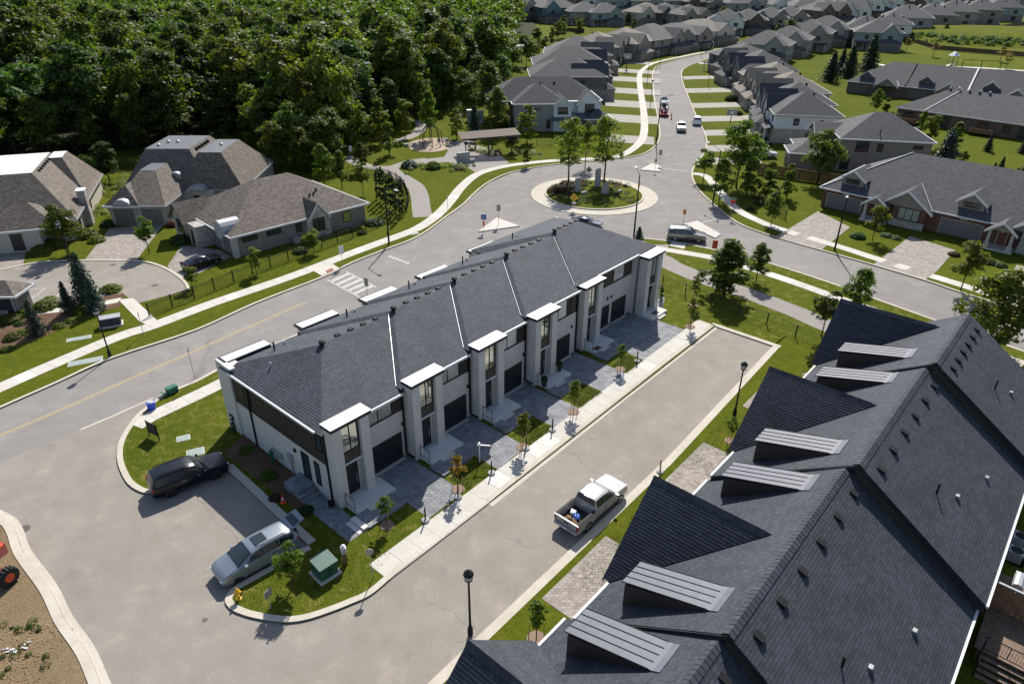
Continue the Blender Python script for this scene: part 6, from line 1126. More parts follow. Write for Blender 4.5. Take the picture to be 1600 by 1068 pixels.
def car(kind, label, a, b, paint, cat='car', group=None, name='parked_car', L=None, rim='rim_alloy', gate=False, z=.0, detail=True):
    """a: ground pixel of the tail, b: of the nose"""
    A, B = G(*a), G(*b); d = B - A; c = (A + B) / 2; k = VK[kind]; S = k['st']
    t = thing(name, label, cat, (c.x, c.y, z), math.atan2(d.y, d.x), group); R_ = [ring(s) for s in S]; n = len(R_[0]); m = M()
    for r_ in R_: m.v += r_
    for i in range(len(S) - 1):
        for q in range(n): m.f.append((i * n + q, i * n + (q + 1) % n, (i + 1) * n + (q + 1) % n, (i + 1) * n + q)); m.m.append(0)
    m.f.append(tuple(range(n))[::-1]); m.m.append(0); m.f.append(tuple(range((len(S) - 1) * n, len(S) * n))); m.m.append(0)
    body = m.build('body', paint, t, smooth=True)
    if hasattr(body.data, 'set_sharp_from_angle'): body.data.set_sharp_from_angle(angle=RAD(38))
    ws, rw, (s0, s1) = k['ws'], k['rw'], k['side']
    def top(i, j, name, m0=.04, m1=.96, n0=.06, n1=.95, mat='glass'):
        g = M(); lo = [Vector(R_[i][q]) for q in range(6, n - 5)]; hi = [Vector(R_[j][q]) for q in range(6, n - 5)]; k_ = len(lo); N = (lo[-1] - lo[0]).cross(hi[0] - lo[0]).normalized(); N = N if N.z > 0 else -N
        for row in (n0, n1):
            for q in range(k_): p = lo[q].lerp(hi[q], row); p.y *= m1; g.v.append(tuple(p + N * .014))
        for q in range(k_ - 1): g.f.append((q, q + 1, k_ + q + 1, k_ + q)); g.m.append(0)
        return g.build(name, mat, t)
    top(ws, ws + 1, 'windscreen', .02, .98, .04, .97)
    if not gate: top(rw + 1, rw, 'rear_window', .06, .94, .12, .92) if kind != 'pickup' else top(rw + 1, rw, 'rear_window', .08, .92, .3, .9)
    x0, x1 = S[s0][0] + .25, S[s1][0]; nw = 3 if kind in ('suv', 'van') else 2
    for sg in (1, -1):
        for w in range(nw):
            xa = x0 + (x1 - x0) * w / nw - .03; xb = x0 + (x1 - x0) * (w + 1) / nw + .03
            def pt(x, idx):
                for i in range(len(S) - 1):
                    if S[i][0] >= x >= S[i + 1][0]:
                        f = (S[i][0] - x) / (S[i][0] - S[i + 1][0]); q = lerp3(R_[i][idx], R_[i + 1][idx], f); return Vector((q[0], q[1] * sg, q[2]))
            lo0, lo1, hi0, hi1 = pt(xa, 5), pt(xb, 5), pt(xa, 6), pt(xb, 6); tl = lambda p, q, f: p.lerp(q, f); o = Vector((0, sg * .018, .008)); lead = .55 if w == 0 else 0
            g = M(); p = [tl(lo0, hi0, .1) + o + Vector((lead * .3, 0, 0)), tl(lo1, hi1, .1) + o, tl(lo1, hi1, .93) + o, tl(lo0, hi0, .93) + o - Vector((.12 * (w == 0), 0, 0))]; g.poly(p if sg < 0 else p[::-1]); g.build('side_window', 'glass', t)
    for wx in k['wh'][:2]:
        for sg in (1, -1): wheel(t, wx, sg * (k['wh'][3] + .012), k['wh'][2], .26, rim)
    if detail:
        for sg in (1, -1):
            sm = M()
            for x in ((x0 + .2, (x0 + x1) / 2, x1 - .05) if nw > 1 else (x0,)):
                ps = []
                for q in (2, 3, 4):
                    for i in range(len(S) - 1):
                        if S[i][0] >= x >= S[i + 1][0]: f = (S[i][0] - x) / (S[i][0] - S[i + 1][0]); p_ = lerp3(R_[i][q], R_[i + 1][q], f); ps.append((p_[0], p_[1] * sg, p_[2]))
                for a_, b_ in zip(ps, ps[1:]): sm.tube([a_, b_], .012, 4)
            sm.build('door_seam', 'metal_black', t)
            sl_ = M(); sl_.box(k['wh'][1] + .55, k['wh'][0] - .55, sg * k['wh'][3] * .965 - .05, sg * k['wh'][3] * .965 + .05, S[5][1] - .02, S[5][1] + .16); sl_.build('sill', 'rubber', t)
        zf = S[1][2]; zt = S[-2][2]; xt = S[-1][0]
        for sg in (1, -1):
            h = M(); h.obox((S[1][0] - .08, sg * .72, 0), (.94, -.34 * sg, 0), (.34 * sg, .94, 0), .17, .17, zf - .16, zf - .03); h.build('headlight', 'lamp_clear', t)
            w_ = M(); w_.box(S[5][0] + .5, S[5][0] + .66, sg * 1.02 - .02, sg * 1.02 + .2 * sg, S[5][2] - .02, S[5][2] + .15) if sg > 0 else w_.box(S[5][0] + .5, S[5][0] + .66, -1.22, -1.0, S[5][2] - .02, S[5][2] + .15); w_.build('wing_mirror', paint, t)
            if kind != 'pickup': l_ = M(); l_.box(xt + .02, xt + .16, sg * .86 - .09, sg * .86 + .09, zt - .28, zt + .08); l_.build('tail_light', 'lamp_red', t)
            if k['rails']: r_ = M(); r_.tube([(S[5][0] - .3, sg * .66, S[6][3] + .05), (S[8][0] + .3, sg * .64, S[7][3] + .05)], .03, 5); r_.build('roof_rail', 'metal_black' if paint != 'paint_silver' else 'alum_grey', t)
            for dx in ((.5, -.55) if nw > 1 else (.5,)): q = M(); q.box(dx - .09, dx + .09, sg * (S[5][4]) - .012, sg * (S[5][4]) + .03 if sg > 0 else sg * S[5][4] + .012, .98, 1.02) if sg > 0 else q.box(dx - .09, dx + .09, -S[5][4] - .03, -S[5][4] + .012, .98, 1.02); q.build('door_handle', 'alum_grey', t)
        gr = M(); gr.box(S[1][0] - .1, S[1][0] + .04, -.5, .5, zf - .38, zf - .1); gr.build('grille', 'metal_black', t)
        if kind != 'pickup': nb = M(); nb.box(xt - .03, xt + .02, -.26, .26, .62, .74); nb.build('number_plate', 'sign_white', t)
    return t
v1 = car('suv', 'black three row SUV parked nose in beside the white terrace', (243, 773), (350, 731), 'paint_black', 'SUV', rim='rim_dark')
v2 = car('van', 'silver blue minivan with its tailgate raised in the parking pad', (461, 845), (340, 911), 'paint_bluegrey', 'minivan', gate=True, rim='rim_dark')
m = M(); m.box(-.75, .05, -.42, .42, 1.775, 1.80); m.build('sunroof', 'glass', v2)
m = M(); m.slab([(-2.25, -.68, 1.74), (-2.25, .68, 1.74), (-3.25, .62, 2.05), (-3.25, -.62, 2.05)], .07); gt = m.build('tailgate', 'paint_bluegrey', v2); m = M(); m.slab([(-2.45, -.55, 1.83), (-2.45, .55, 1.83), (-2.95, .52, 1.985), (-2.95, -.52, 1.985)], .02); m.build('rear_glass', 'glass', gt)
m = M(); m.box(-2.63, -2.3, -.74, .74, .6, 1.55); m.build('load_opening', 'bed_liner', v2)
v3 = car('pickup', 'silver pickup truck with tools and rubble in its open bed', (887, 830), (960, 768), 'paint_silver', 'pickup truck')
bd = M(); bd.box(-2.92, -.98, .78, 1.01, .5, 1.22); bd.box(-2.92, -.98, -1.01, -.78, .5, 1.22); bd.build('bed_side', 'paint_silver', v3)
for sg in (1, -1): wl_ = M(); wl_.box(-2.9, -1.0, sg * .895 - .1, sg * .895 + .1, 1.222, 1.25); wl_.build('bed_rail', 'metal_black', v3)
tg = M(); tg.box(-2.98, -2.9, -.99, .99, .55, 1.22); tgo = tg.build('tailgate', 'paint_silver', v3); q = M(); q.box(-3.0, -2.98, -.2, .2, .95, 1.05); q.build('handle', 'metal_black', tgo)
q = M(); q.box(-2.92, -.98, -.8, .8, .62, .7); q.build('bed_floor', 'bed_liner', v3); q = M(); q.box(-3.12, -2.95, -.95, .95, .5, .7); q.build('bumper', 'alum_grey', v3)
for sg in (1, -1): q = M(); q.box(-2.99, -2.86, sg * .93 - .075, sg * .93 + .085, .78, 1.16); q.build('tail_light', 'lamp_red', v3)
q = M(); q.box(-3.13, -3.11, -.16, .16, .54, .66); q.build('number_plate', 'sign_white', v3); q = M(); q.box(1.6, 2.5, .28, .5, 1.25, 1.285); q.box(1.6, 2.5, -.5, -.28, 1.25, 1.285); q.build('bonnet_bulge', 'paint_silver', v3); q = M(); q.box(-.79, -.7, -.22, .22, 1.83, 1.9); q.build('brake_light', 'lamp_red', v3)
tv = v3.matrix_basis.copy(); bz = v3.rotation_euler.z
def inbed(x, y, z): 
    c_, s_ = math.cos(bz), math.sin(bz); return (v3.location.x + x * c_ - y * s_, v3.location.y + x * s_ + y * c_, z)
b1 = thing('tool_bag', 'blue tool bag lying in the pickup bed', 'bag', inbed(-1.95, -.1, .7), bz + .4); M().blob((0, 0, .16), (.34, .24, .18)).build('bag', 'tarp_blue', b1); M().tube([(-.2, 0, .3), (0, .02, .46), (.2, 0, .3)], .02, 5).build('strap', 'metal_black', b1)
b2 = thing('paper_sack', 'white paper sack in the middle of the pickup bed', 'sack', inbed(-1.75, .35, .7), bz - .3); M().blob((0, 0, .15), (.26, .2, .16)).build('sack', 'plastic_white', b2); M().box(-.06, .06, -.2, .2, .27, .3).build('fold', 'plastic_white', b2)
hp = M(); [hp.blob((rnd.uniform(-2.75, -2.1), rnd.uniform(-.65, .6), .74 + rnd.random() * .1), (.1, .09, .07), 0, .3, 6, 4) for _ in range(34)]; ho = hp.build('rubble', 'rubble_tan', None, 'stuff'); ho.location = v3.location; ho.rotation_euler = (0, 0, bz)
car('suv', 'grey SUV driving on the right hand road behind the terrace', (1046, 373), (1098, 377), 'paint_grey', 'SUV', name='moving_car')
car('sedan', 'dark blue car on the roundabout just above the terrace roof', (896, 352), (936, 356), 'paint_navy', name='moving_car')
car('sedan', 'black sedan on the drive of the long brick bungalow', (293, 424), (341, 409), 'paint_black', z=.12)
car('pickup', 'silver pickup coming down the far street', (1063, 197), (1065, 211), 'paint_silver', 'pickup truck', name='moving_car'); v5 = bpy.data.objects['moving_car.002']
q = M(); q.box(-2.95, -.98, -1, 1, .5, 1.2); q.build('cargo_bed', 'paint_silver', v5)
car('suv', 'white SUV at the right kerb of the far street', (1089, 200), (1088, 187), 'paint_white', 'SUV')
car('sedan', 'black car under trees in a driveway, nearer the house', (1180, 232), (1200, 229), 'paint_black', z=.12)
car('suv', 'white SUV beside the black car in the same driveways', (1179, 246), (1203, 247), 'paint_white', 'SUV', z=.12)
for a_, b_, p_, l_, kd in (((1049, 81), (1062, 82), 'paint_white', 'white car in a driveway at the bend', 'suv'), ((1087, 73), (1099, 74), 'paint_navy', 'blue pickup parked in a driveway at the bend', 'suv'), ((1107, 72), (1119, 73), 'paint_teal', 'dark teal car at the top of the bend', 'sedan'), ((1313, 47), (1323, 45), 'paint_white', 'white SUV on the distant side street', 'suv')): car(kd, l_, a_, b_, p_, z=.12, detail=False)
# work truck with a red trailer and its load
car('pickup', 'white work pickup hauling a red trailer up the street', (1037, 171), (1038, 156), 'paint_white', 'pickup truck', name='work_truck'); wt = bpy.data.objects['work_truck']; q = M(); q.box(-2.95, -.98, -1.03, 1.03, .5, 1.25); q.build('cargo_bed', 'paint_white', wt); q = M(); q.box(-.4, -.15, -.6, .6, 1.93, 2.05); q.build('light_bar', 'cone_orange', wt)
pA, pB = G(1037, 188), G(1037, 172); dv = pB - pA; tr = thing('flatbed_trailer', 'red flatbed trailer behind the white work pickup', 'trailer', tuple((pA + pB) / 2), math.atan2(dv.y, dv.x)); q = M(); q.box(-3.2, 2.6, -1.15, 1.15, .6, .8); q.build('deck', 'paint_red', tr); q = M(); q.tube([(2.6, .5, .65), (3.8, 0, .6)], .06, 5); q.tube([(2.6, -.5, .65), (3.8, 0, .6)], .06, 5); q.build('drawbar', 'paint_red', tr)
q = M(); q.box(2.4, 2.6, -1.1, 1.1, .8, 1.7); q.build('headboard', 'paint_red', tr)
for x in (-.9, .1):
    for sg in (1, -1): wheel(tr, x, sg * 1.2, .38, .25)
ex = thing('mini_excavator', 'small white digger carried on the red trailer', 'excavator', tuple((pA + pB) / 2 + Vector((0, 0, .8))), math.atan2(dv.y, dv.x) + .1)
for sg in (1, -1): q = M(); q.box(-1.1, .8, sg * .62 - .2, sg * .62 + .2, 0, .5); q.build('track', 'rubber', ex)
q = M(); q.box(-1.0, .5, -.75, .75, .55, 1.2); q.build('body', 'paint_white', ex); q = M(); q.box(-.3, .5, -.1, .7, 1.2, 2.2); q.build('cab', 'glass', ex); q = M(); q.box(-.35, .55, -.15, .75, 2.2, 2.28); q.build('cab_roof', 'paint_white', ex); q = M(); q.tube([(-1, 0, .8), (-2.0, 0, 2.0), (-2.8, 0, .5)], [.16, .14, .1], 6); q.build('arm', 'metal_dark', ex); q = M(); q.box(-3.0, -2.6, -.3, .3, .1, .6); q.build('bucket', 'metal_dark', ex)
# orange machine cut by the left edge
c = G(9, 915); th = thing('telehandler', 'red and orange lift machine cut by the left edge on the bare plot', 'machine', (c.x, c.y, .08), RAD(70)); q = M(); q.tube([(.2, -.42, .6), (.2, -.0, .6)], [.58, .58], 20); wt_ = q.build('wheel', 'rubber', th)
for k_ in range(16): a_ = k_ * .3927; q = M(); q.obox((.2 + math.cos(a_) * .59, -.21, 0), (math.cos(a_), 0, 0), (0, 1, 0), .05, .21, .6 + math.sin(a_) * .59 - .06, .6 + math.sin(a_) * .59 + .06); q.build('lug', 'rubber', wt_)
q = M(); q.tube([(.2, -.44, .6), (.2, -.36, .6)], [.3, .3], 12); q.build('hub', 'paint_orange', th); q = M(); q.box(-.1, .4, 0, 2.2, .45, .75); q.build('axle', 'paint_orange', th); q = M(); q.box(.5, 1.6, 1.45, 2.9, .7, 1.5); q.build('body', 'paint_red', th); q = M(); q.slab([(.5, 1.4, 1.5), (1.5, 1.4, 1.5), (1.5, 2.4, 1.7), (.5, 2.4, 1.7)], .2); q.build('engine_cover', 'paint_orange', th); q = M(); q.box(.4, .5, 1.45, 2.0, .8, 1.4); q.build('warning_panel', 'sign_yellow', th)
# ------------------------------------------------------------------ lamps, signs, fences, boxes
def lantern(label, u, v, h=4.6):
    p = G(u, v); t = thing('lantern_post', label, 'street lamp', (p.x, p.y, .1), 0, 'lantern posts')
    M().lathe((0, 0, 0), [(.16, 0), (.16, .5), (.1, .7), (.075, .9), (.055, h - .5), (.09, h - .42)], 10).build('post', 'metal_black', t)
    M().lathe((0, 0, h - .42), [(.09, 0), (.2, .1), (.24, .16)], 10).build('collar', 'metal_black', t); M().lathe((0, 0, h - .24), [(.2, 0), (.27, .2), (.24, .38)], 12).build('globe', 'lantern_glass', t); M().lathe((0, 0, h + .12), [(.3, 0), (.26, .12), (.12, .22), (.02, .3)], 12).build('hood', 'metal_black', t)
lantern('black lantern post rising past the lowest gable', 735, 992, 4.7); lantern('black lantern post at the far part of the parking court', 1147, 650, 4.9); lantern('black lantern post on the verge beside the grey lidded cabinet', 172.5, 558, 4.8); lantern('black lantern post in front of a round tree at the cul-de-sac', 109, 409, 5.0)
def street_light(label, u, v, h, au, av, arm=2.2):
    """au, av: where on the ground the arm points"""
    p = G(u, v); q = G(au, av); d = (q - p); d.z = 0; d.normalize(); t = thing('street_light', label, 'street lamp', (p.x, p.y, .1), math.atan2(d.y, d.x), 'tall street lights')
    M().tube([(0, 0, 0), (0, 0, h * .5), (0, 0, h)], [.13, .1, .075], 8).build('pole', 'metal_black', t); M().tube([(0, 0, h - .05), (arm * .5, 0, h + .25), (arm, 0, h + .35)], [.05, .045, .04], 6).build('arm', 'metal_black', t); M().box(arm - .1, arm + .55, -.14, .14, h + .3, h + .42).build('lamp_head', 'alum_grey', t); M().box(-.16, -.0, -.1, .1, 1.2, 1.9).build('access_hatch', 'metal_dark', t)
street_light('tall street light on the verge beside the brick bungalow fence', 608, 383, 7.6, 700, 420); street_light('tall street light by the roundabout behind the terrace', 990, 372, 8.8, 970, 340); street_light('tall street light on the curved verge right of the roundabout', 1113.5, 319, 8.4, 1080, 300, 3.5); street_light('tall street light in front of the first brick garage', 1303.5, 392, 7.6, 1290, 430); street_light('tall street light on the left kerb by the red trailer', 1025, 228, 9.5, 1070, 222, 3.4)
for i, (u, v, h, lab) in enumerate(((1016, 166, 6, 'slim lamp post above the red trailer'), (1011, 131, 6.5, 'slim lamp post between two striped driveways'), (1031, 104, 7, 'slim lamp post where the street starts to bend'), (978, 110, 7, 'lamp post beside the basketball hoop'), (1095, 88, 8, 'slim lamp post far up the bend'), (916, 206, 4.5, 'slim lamp post before the corner house porch'), (1166, 52, 9, 'lamp post at the side street corner'), (1106, 136, 5, 'slim lamp on the striped verge at the right'))):
    p = G(u, v); t = thing('lamp_post', lab, 'street lamp', (p.x, p.y, .1), 0, 'slim lamp posts'); M().tube([(0, 0, 0), (0, 0, h)], [.08, .06], 6).build('post', 'metal_black', t); M().lathe((0, 0, h), [(.1, 0), (.28, .15), (.28, .35), (.1, .5)], 8).build('lantern', 'metal_dark', t)
def face_cam(p, off=0.): return math.atan2(-p.x, p.y) + off
def sign(label, u, v, h, shape, mat, w=.6, txt=None, off=0., back='sign_back', name='road_sign', z=.1, tmat='metal_black'):
    p = G(u, v); t = thing(name, label, 'sign', (p.x, p.y, z), face_cam(p, off), 'road signs'); M().tube([(0, .03, 0), (0, .03, h)], .03, 6).build('post', 'alum_grey', t)
    m = M()
    pts = {'diamond': [(0, -w * .7), (w * .7, 0), (0, w * .7), (-w * .7, 0)], 'square': [(-w / 2, -w / 2), (w / 2, -w / 2), (w / 2, w / 2), (-w / 2, w / 2)], 'tall': [(-w * .36, -w * .6), (w * .36, -w * .6), (w * .36, w * .6), (-w * .36, w * .6)], 'tri': [(0, -w * .6), (w * .6, w * .45), (-w * .6, w * .45)], 'round': [(w * .5 * math.cos(a), w * .5 * math.sin(a)) for a in np.linspace(0, 6.283, 14, endpoint=False)], 'wide': [(-w * .7, -w * .22), (w * .7, -w * .22), (w * .7, w * .22), (-w * .7, w * .22)]}[shape]
    k = len(pts); zc = h - w * .45; m.v += [(x, -.015, zc + y) for x, y in pts] + [(x, .015, zc + y) for x, y in pts]; m.f += [tuple(range(k)), tuple(range(2 * k - 1, k - 1, -1))] + [(i, k + i, k + (i + 1) % k, (i + 1) % k) for i in range(k)]; m.m += [0] * (k + 2)
    f = m.build('panel', mat, t); return t, f, zc
def text_mesh(parent, txt, loc, size, mat, rot, bold=0., ext=.006, name='lettering'):
    cu = bpy.data.curves.new('t', 'FONT'); cu.body = txt; cu.size = size; cu.extrude = ext; cu.align_x = 'CENTER'; cu.align_y = 'CENTER'; cu.offset = bold; cu.resolution_u = 2
    o = bpy.data.objects.new('t', cu); COL.objects.link(o); dg = bpy.context.evaluated_depsgraph_get(); me = bpy.data.meshes.new_from_object(o.evaluated_get(dg)); bpy.data.objects.remove(o); me.materials.clear(); me.materials.append(MAT[mat]); l_ = link(name, me, parent); l_.location = loc; l_.rotation_euler = rot; return l_
FR = (RAD(90), 0, 0)
text_mesh(BRICK, '2020', (4.0, .56, 2.66), .46, 'sign_white', FR, .012); text_mesh(BRICK, '2016', (UW + 4.0, .56, 2.66), .46, 'sign_white', FR, .012)
sign('yellow diamond warning sign on the roundabout edge', 896, 329, 2.3, 'diamond', 'sign_yellow', .95, z=.2); t_ = bpy.data.objects['road_sign']; tag_ = M(); tag_.box(-.3, .3, -.02, .02, .85, 1.15); tag_.build('tab', 'sign_white', t_); ar = M(); 
for k in range(3): a = k * 2.094; ar.tube([(math.cos(a + q) * .24, -.03, 1.87 + math.sin(a + q) * .24) for q in (0, .5, 1.0, 1.4)], [.03, .03, .03, .06], 5)
ar.build('circling_arrow', 'metal_black', t_)
sign('grey backed diamond sign at the far side of the roundabout', 919, 286, 2.3, 'diamond', 'sign_back', .85, z=.4); sign('yellow diamond sign at the right rim of the roundabout', 997, 308, 2.2, 'diamond', 'sign_yellow', .8, off=1.2, z=.2)
sign('blue arrow keep right sign over an orange tab on the triangular island', 756, 363, 2.5, 'square', 'sign_blue', .75); t_ = bpy.data.objects['road_sign.003']; q = M(); q.box(-.14, .14, -.02, .02, .9, 1.55); q.build('tab', 'cone_orange', t_); q = M(); q.tube([(.2, -.03, 2.4), (-.1, -.03, 2.05)], [.03, .05], 5); q.tube([(-.14, -.03, 2.3), (-.12, -.03, 2.0), (.16, -.03, 2.02)], .035, 5); q.build('arrow', 'sign_white', t_)
sign('plain grey sign on the triangular island', 779, 352, 2.9, 'tall', 'sign_back', .8); sign('grey signed post left of the two tall roundabout exits', 1030, 259, 2.8, 'tall', 'sign_back', .9); sign('small orange tab sign on the exit island', 1023, 269, 2.3, 'tall', 'sign_amber', .55); sign('orange tab sign on the right hand road island', 1067, 353, 2.3, 'tall', 'sign_amber', .6)
sign('red rimmed sign on the verge by the short black fence', 1141, 340, 2.6, 'tri', 'sign_red', .75); t_ = bpy.data.objects['road_sign.008']; q = M(); q.box(-.5, .5, -.02, .02, 2.75, 2.95); q.build('street_name_plate', 'sign_green', t_)
sign('white rectangular sign at the crossing under the bungalow fence', 536, 416, 2.5, 'tall', 'sign_white', .9, off=.4); sign('grey backed sign at the near side of the crossing', 575, 470, 2.6, 'tall', 'sign_back', .8, off=2.4); sign('thin post sign beside the mulch bed walk', 226, 525, 2.6, 'tall', 'sign_back', .4, off=1.5); sign('thin rusty post at the kerb of the main road', 306, 594, 3.3, 'tall', 'iron', .35, off=1.5)
sign('round backed sign at the near end of the front sidewalk', 583, 905, 2.5, 'round', 'sign_back', .5); sign('small grey sign on the lawn by the hydrant', 425, 953, 1.6, 'square', 'sign_back', .55, off=.6); sign('white notice at the park path entrance', 549, 246, 2.0, 'tall', 'sign_white', .9); sign('thin sign beside the park sidewalk', 700, 330, 2.3, 'tall', 'sign_back', .45, off=1.4); sign('thin sign on the verge by the park lawn', 845, 262, 2.6, 'tall', 'sign_back', .45, off=1.4)
sign('orange and black striped barricade board on the right road verge', 1115, 396, 1.6, 'tall', 'cone_orange', .95, off=.2); t_ = bpy.data.objects['road_sign.018']
for k in range(4): q = M(); q.box(-.33, .33, -.03, -.018, .62 + k * .28, .74 + k * .28); q.build('stripe', 'metal_black', t_)
p = G(242, 685); t_ = thing('for_sale_sign', 'dark board on two posts on the lawn near the black SUV', 'sign', (p.x, p.y, .1), RAD(-30)); [M().box(x - .04, x + .04, -.03, .03, 0, 1.5).build('post', 'metal_black', t_) for x in (-.62, .62)]; M().box(-.6, .6, -.02, .02, .35, 1.45).build('panel', 'metal_dark', t_)
p = Lw(10.2, -3.6); t_ = thing('hanging_sign_post', 'white wooden post with an empty hanging arm before the second driveway', 'sign post', (p.x, p.y, .11), HD + RAD(-55)); M().box(-.04, .04, -.04, .04, 0, 1.8).build('post', 'plastic_white', t_); M().box(-.15, .85, -.035, .035, 1.6, 1.67).build('arm', 'plastic_white', t_); M().box(-.06, .06, -.06, .06, 1.8, 1.85).build('cap', 'plastic_white', t_)
# bollards along the front sidewalk
for i, (u, v, lab) in enumerate(((665, 815, 'black bollard nearest the round backed sign'), (716, 779, 'black bollard beside the rust topped sapling'), (768, 741, 'black bollard beside the white hanging post'), (822, 703, 'black bollard by the third lawn patch'), (863, 674, 'black bollard on the sidewalk opposite the potted plants'), (995, 566, 'lone black bollard by the widest driveway'))):
    p = G(u, v); t = thing('bollard', lab, 'bollard', (p.x, p.y, .118), 0, 'bollards along the sidewalk'); M().tube([(0, 0, .1), (0, 0, 1.15)], .055, 8).build('post', 'metal_black', t); M().lathe((0, 0, 0), [(.3, 0), (.28, .12), (.1, .16)], 12).build('base', 'stone_grey', t)
p = G(1031, 739); t = thing('marker_post', 'yellowish timber marker post at the kerb beyond the pickup', 'post', (p.x, p.y, .1), 0); M().tube([(0, 0, 0), (-.02, .1, 1.1)], .06, 6).build('post', 'wood_stake', t); M().lathe((0, 0, 0), [(.28, 0), (.26, .12), (.08, .16)], 10).build('base', 'stone_grey', t)
# hydrant, cone, boxes
p = G(374, 937); t = thing('fire_hydrant', 'yellow fire hydrant at the rounded kerb tip', 'hydrant', (p.x, p.y, .1), .5); M().lathe((0, 0, 0), [(.17, 0), (.17, .06), (.12, .08), (.12, .6), (.16, .62), (.16, .68), (.12, .72), (.08, .84), (.03, .9)], 12).build('barrel', 'hydrant_yellow', t); M().tube([(-.24, 0, .5), (.24, 0, .5)], .065, 8).build('nozzle', 'hydrant_yellow', t); M().tube([(0, 0, .48), (0, -.24, .48)], .085, 8).build('nozzle', 'hydrant_yellow', t); M().tube([(0, 0, .9), (0, 0, .97)], .035, 5).build('operating_nut', 'hydrant_yellow', t)
def cone(lab, u, v, z=.1, s=1.):
    p = G(u, v); t = thing('traffic_cone', lab, 'traffic cone', (p.x, p.y, z), .4, 'orange cones'); M().box(-.18 * s, .18 * s, -.18 * s, .18 * s, 0, .04 * s).build('base', 'cone_orange', t); M().lathe((0, 0, .04 * s), [(.14 * s, 0), (.035 * s, .66 * s), (.02 * s, .68 * s)], 10).build('cone', 'cone_orange', t); M().lathe((0, 0, .3 * s), [(.104 * s, 0), (.079 * s, .16 * s)], 10).build('band', 'sign_white', t)
cone('orange traffic cone on the dark bed by the raised tailgate', 443, 786); cone('orange cone on the street behind the red trailer', 1049, 187, 0, 1.4); cone('second orange cone farther right of the trailer', 1049, 182, 0, 1.4)
def cabinet(lab, u, v, w, d, h, mat, rz, lid=None, pad='concrete', name='utility_box', slope=.0):
    p = G(u, v); t = thing(name, lab, 'utility box', (p.x, p.y, .1), rz); M().box(-w / 2 - .15, w / 2 + .15, -d / 2 - .15, d / 2 + .15, -.05, .14).build('pad', pad, t); m = M(); m.box(-w / 2, w / 2, -d / 2, d / 2, .14, h).build('cabinet', mat, t)
    M().slab([(-w / 2 - .06, -d / 2 - .06, h + .03), (w / 2 + .06, -d / 2 - .06, h + .03), (w / 2 + .06, d / 2 + .06, h + .03 + slope), (-w / 2 - .06, d / 2 + .06, h + .03 + slope)], .05).build('lid', lid or mat, t); M().box(-.02, .02, -d / 2 - .02, -d / 2, .2, h - .05).build('door_seam', 'metal_black', t); M().box(.1, .2, -d / 2 - .05, -d / 2, h * .55, h * .65).build('handle', 'metal_black', t)
cabinet('dark green transformer box on a concrete pad at the island', 509, 897, 1.2, 1.15, 1.1, 'box_green', HD - .05, None, slope=.12); cabinet('dark grey lidded cabinet on the lawn beside the lantern post', 175, 509, 1.9, .95, 1.0, 'box_navy', RAD(26), 'alum_grey')
p = G(540, 881); t = thing('utility_pedestal', 'cedar service post with a white meter head near the transformer', 'pedestal', (p.x, p.y, .1), HD - .4); M().box(-.14, .14, -.12, .12, 0, .95).build('post', 'wood_cedar', t); M().box(-.17, .17, -.16, .1, .95, 1.4).build('meter_box', 'plastic_white', t); M().lathe((0, 0, 1.4), [(.14, 0), (.14, .12), (.05, .2)], 10).build('meter_head', 'plastic_white', t); M().box(-.12, .12, -.18, -.16, 1.0, 1.3).build('label_plate', 'alum_grey', t)
for u, v, w, d, lab in ((124, 530, 2.2, .8, 'pale utility lid set in the lawn'), (134, 566, 2.9, 1.0, 'large pale utility lid on the verge'), (287, 686, 1.0, .8, 'small pale lid on the dry lawn'), (306, 708, 1.3, 1.0, 'larger pale lid beside the nose of the black SUV'), (648, 366, 1.2, .7, 'pale lid on the verge near the fence corner')):
    p = G(u, v); t = thing('utility_cover', lab, 'utility cover', (p.x, p.y, .1), RAD(26), 'covers set in the lawns'); M().box(-w / 2, w / 2, -d / 2, d / 2, -.02, .03).build('frame', 'concrete_alt', t); M().box(-w / 2 + .05, -.01, -d / 2 + .05, d / 2 - .05, .03, .045).build('cover', 'utility_lid', t); M().box(.01, w / 2 - .05, -d / 2 + .05, d / 2 - .05, .03, .045).build('cover', 'utility_lid', t)
p = G(238, 640); t = thing('recycling_bin', 'blue recycling box at the kerb of the court entrance', 'bin', (p.x, p.y, .13), .5); m = M(); m.prism([(-.3, -.22), (.3, -.22), (.3, .22), (-.3, .22)], 0, .55).build('bin', 'bin_blue', t); M().box(-.34, .34, -.26, .26, .55, .6).build('rim', 'bin_blue', t); M().blob((0, 0, .62), (.28, .2, .12)).build('contents', 'plastic_white', t)
p = G(270, 614); t = thing('wheeled_bin', 'green bin lying open on the verge', 'bin', (p.x, p.y, .1), .9); M().box(-.45, .45, -.28, .28, .05, .6).build('bin', 'bin_green', t); M().slab([(-.5, -.3, .1), (-.5, .3, .1), (-.95, .3, .45), (-.95, -.3, .45)], .04).build('lid', 'bin_green', t); [M().tube([(.3, s * .3, .1), (.3, s * .36, .1)], .1, 10).build('wheel', 'rubber', t) for s in (1, -1)]
p = G(427, 722); t = thing('green_pedestal', 'bright green cable pedestal against the end wall', 'pedestal', (p.x, p.y, .1), .3); M().box(-.13, .13, -.13, .13, 0, .95).build('case', 'bin_green', t); M().box(-.16, .16, -.16, .16, .95, 1.02).build('cap', 'bin_green', t)
p = G(505, 800); t = thing('hose_reel', 'dark hose reel at the foot of the front corner', 'hose reel', tuple(Lw(-.35, .8, .12)), HD); M().tube([(-.1, 0, .3), (.1, 0, .3)], .26, 12).build('reel', 'metal_black', t); M().box(-.14, .14, -.05, .05, 0, .3).build('stand', 'metal_black', t)
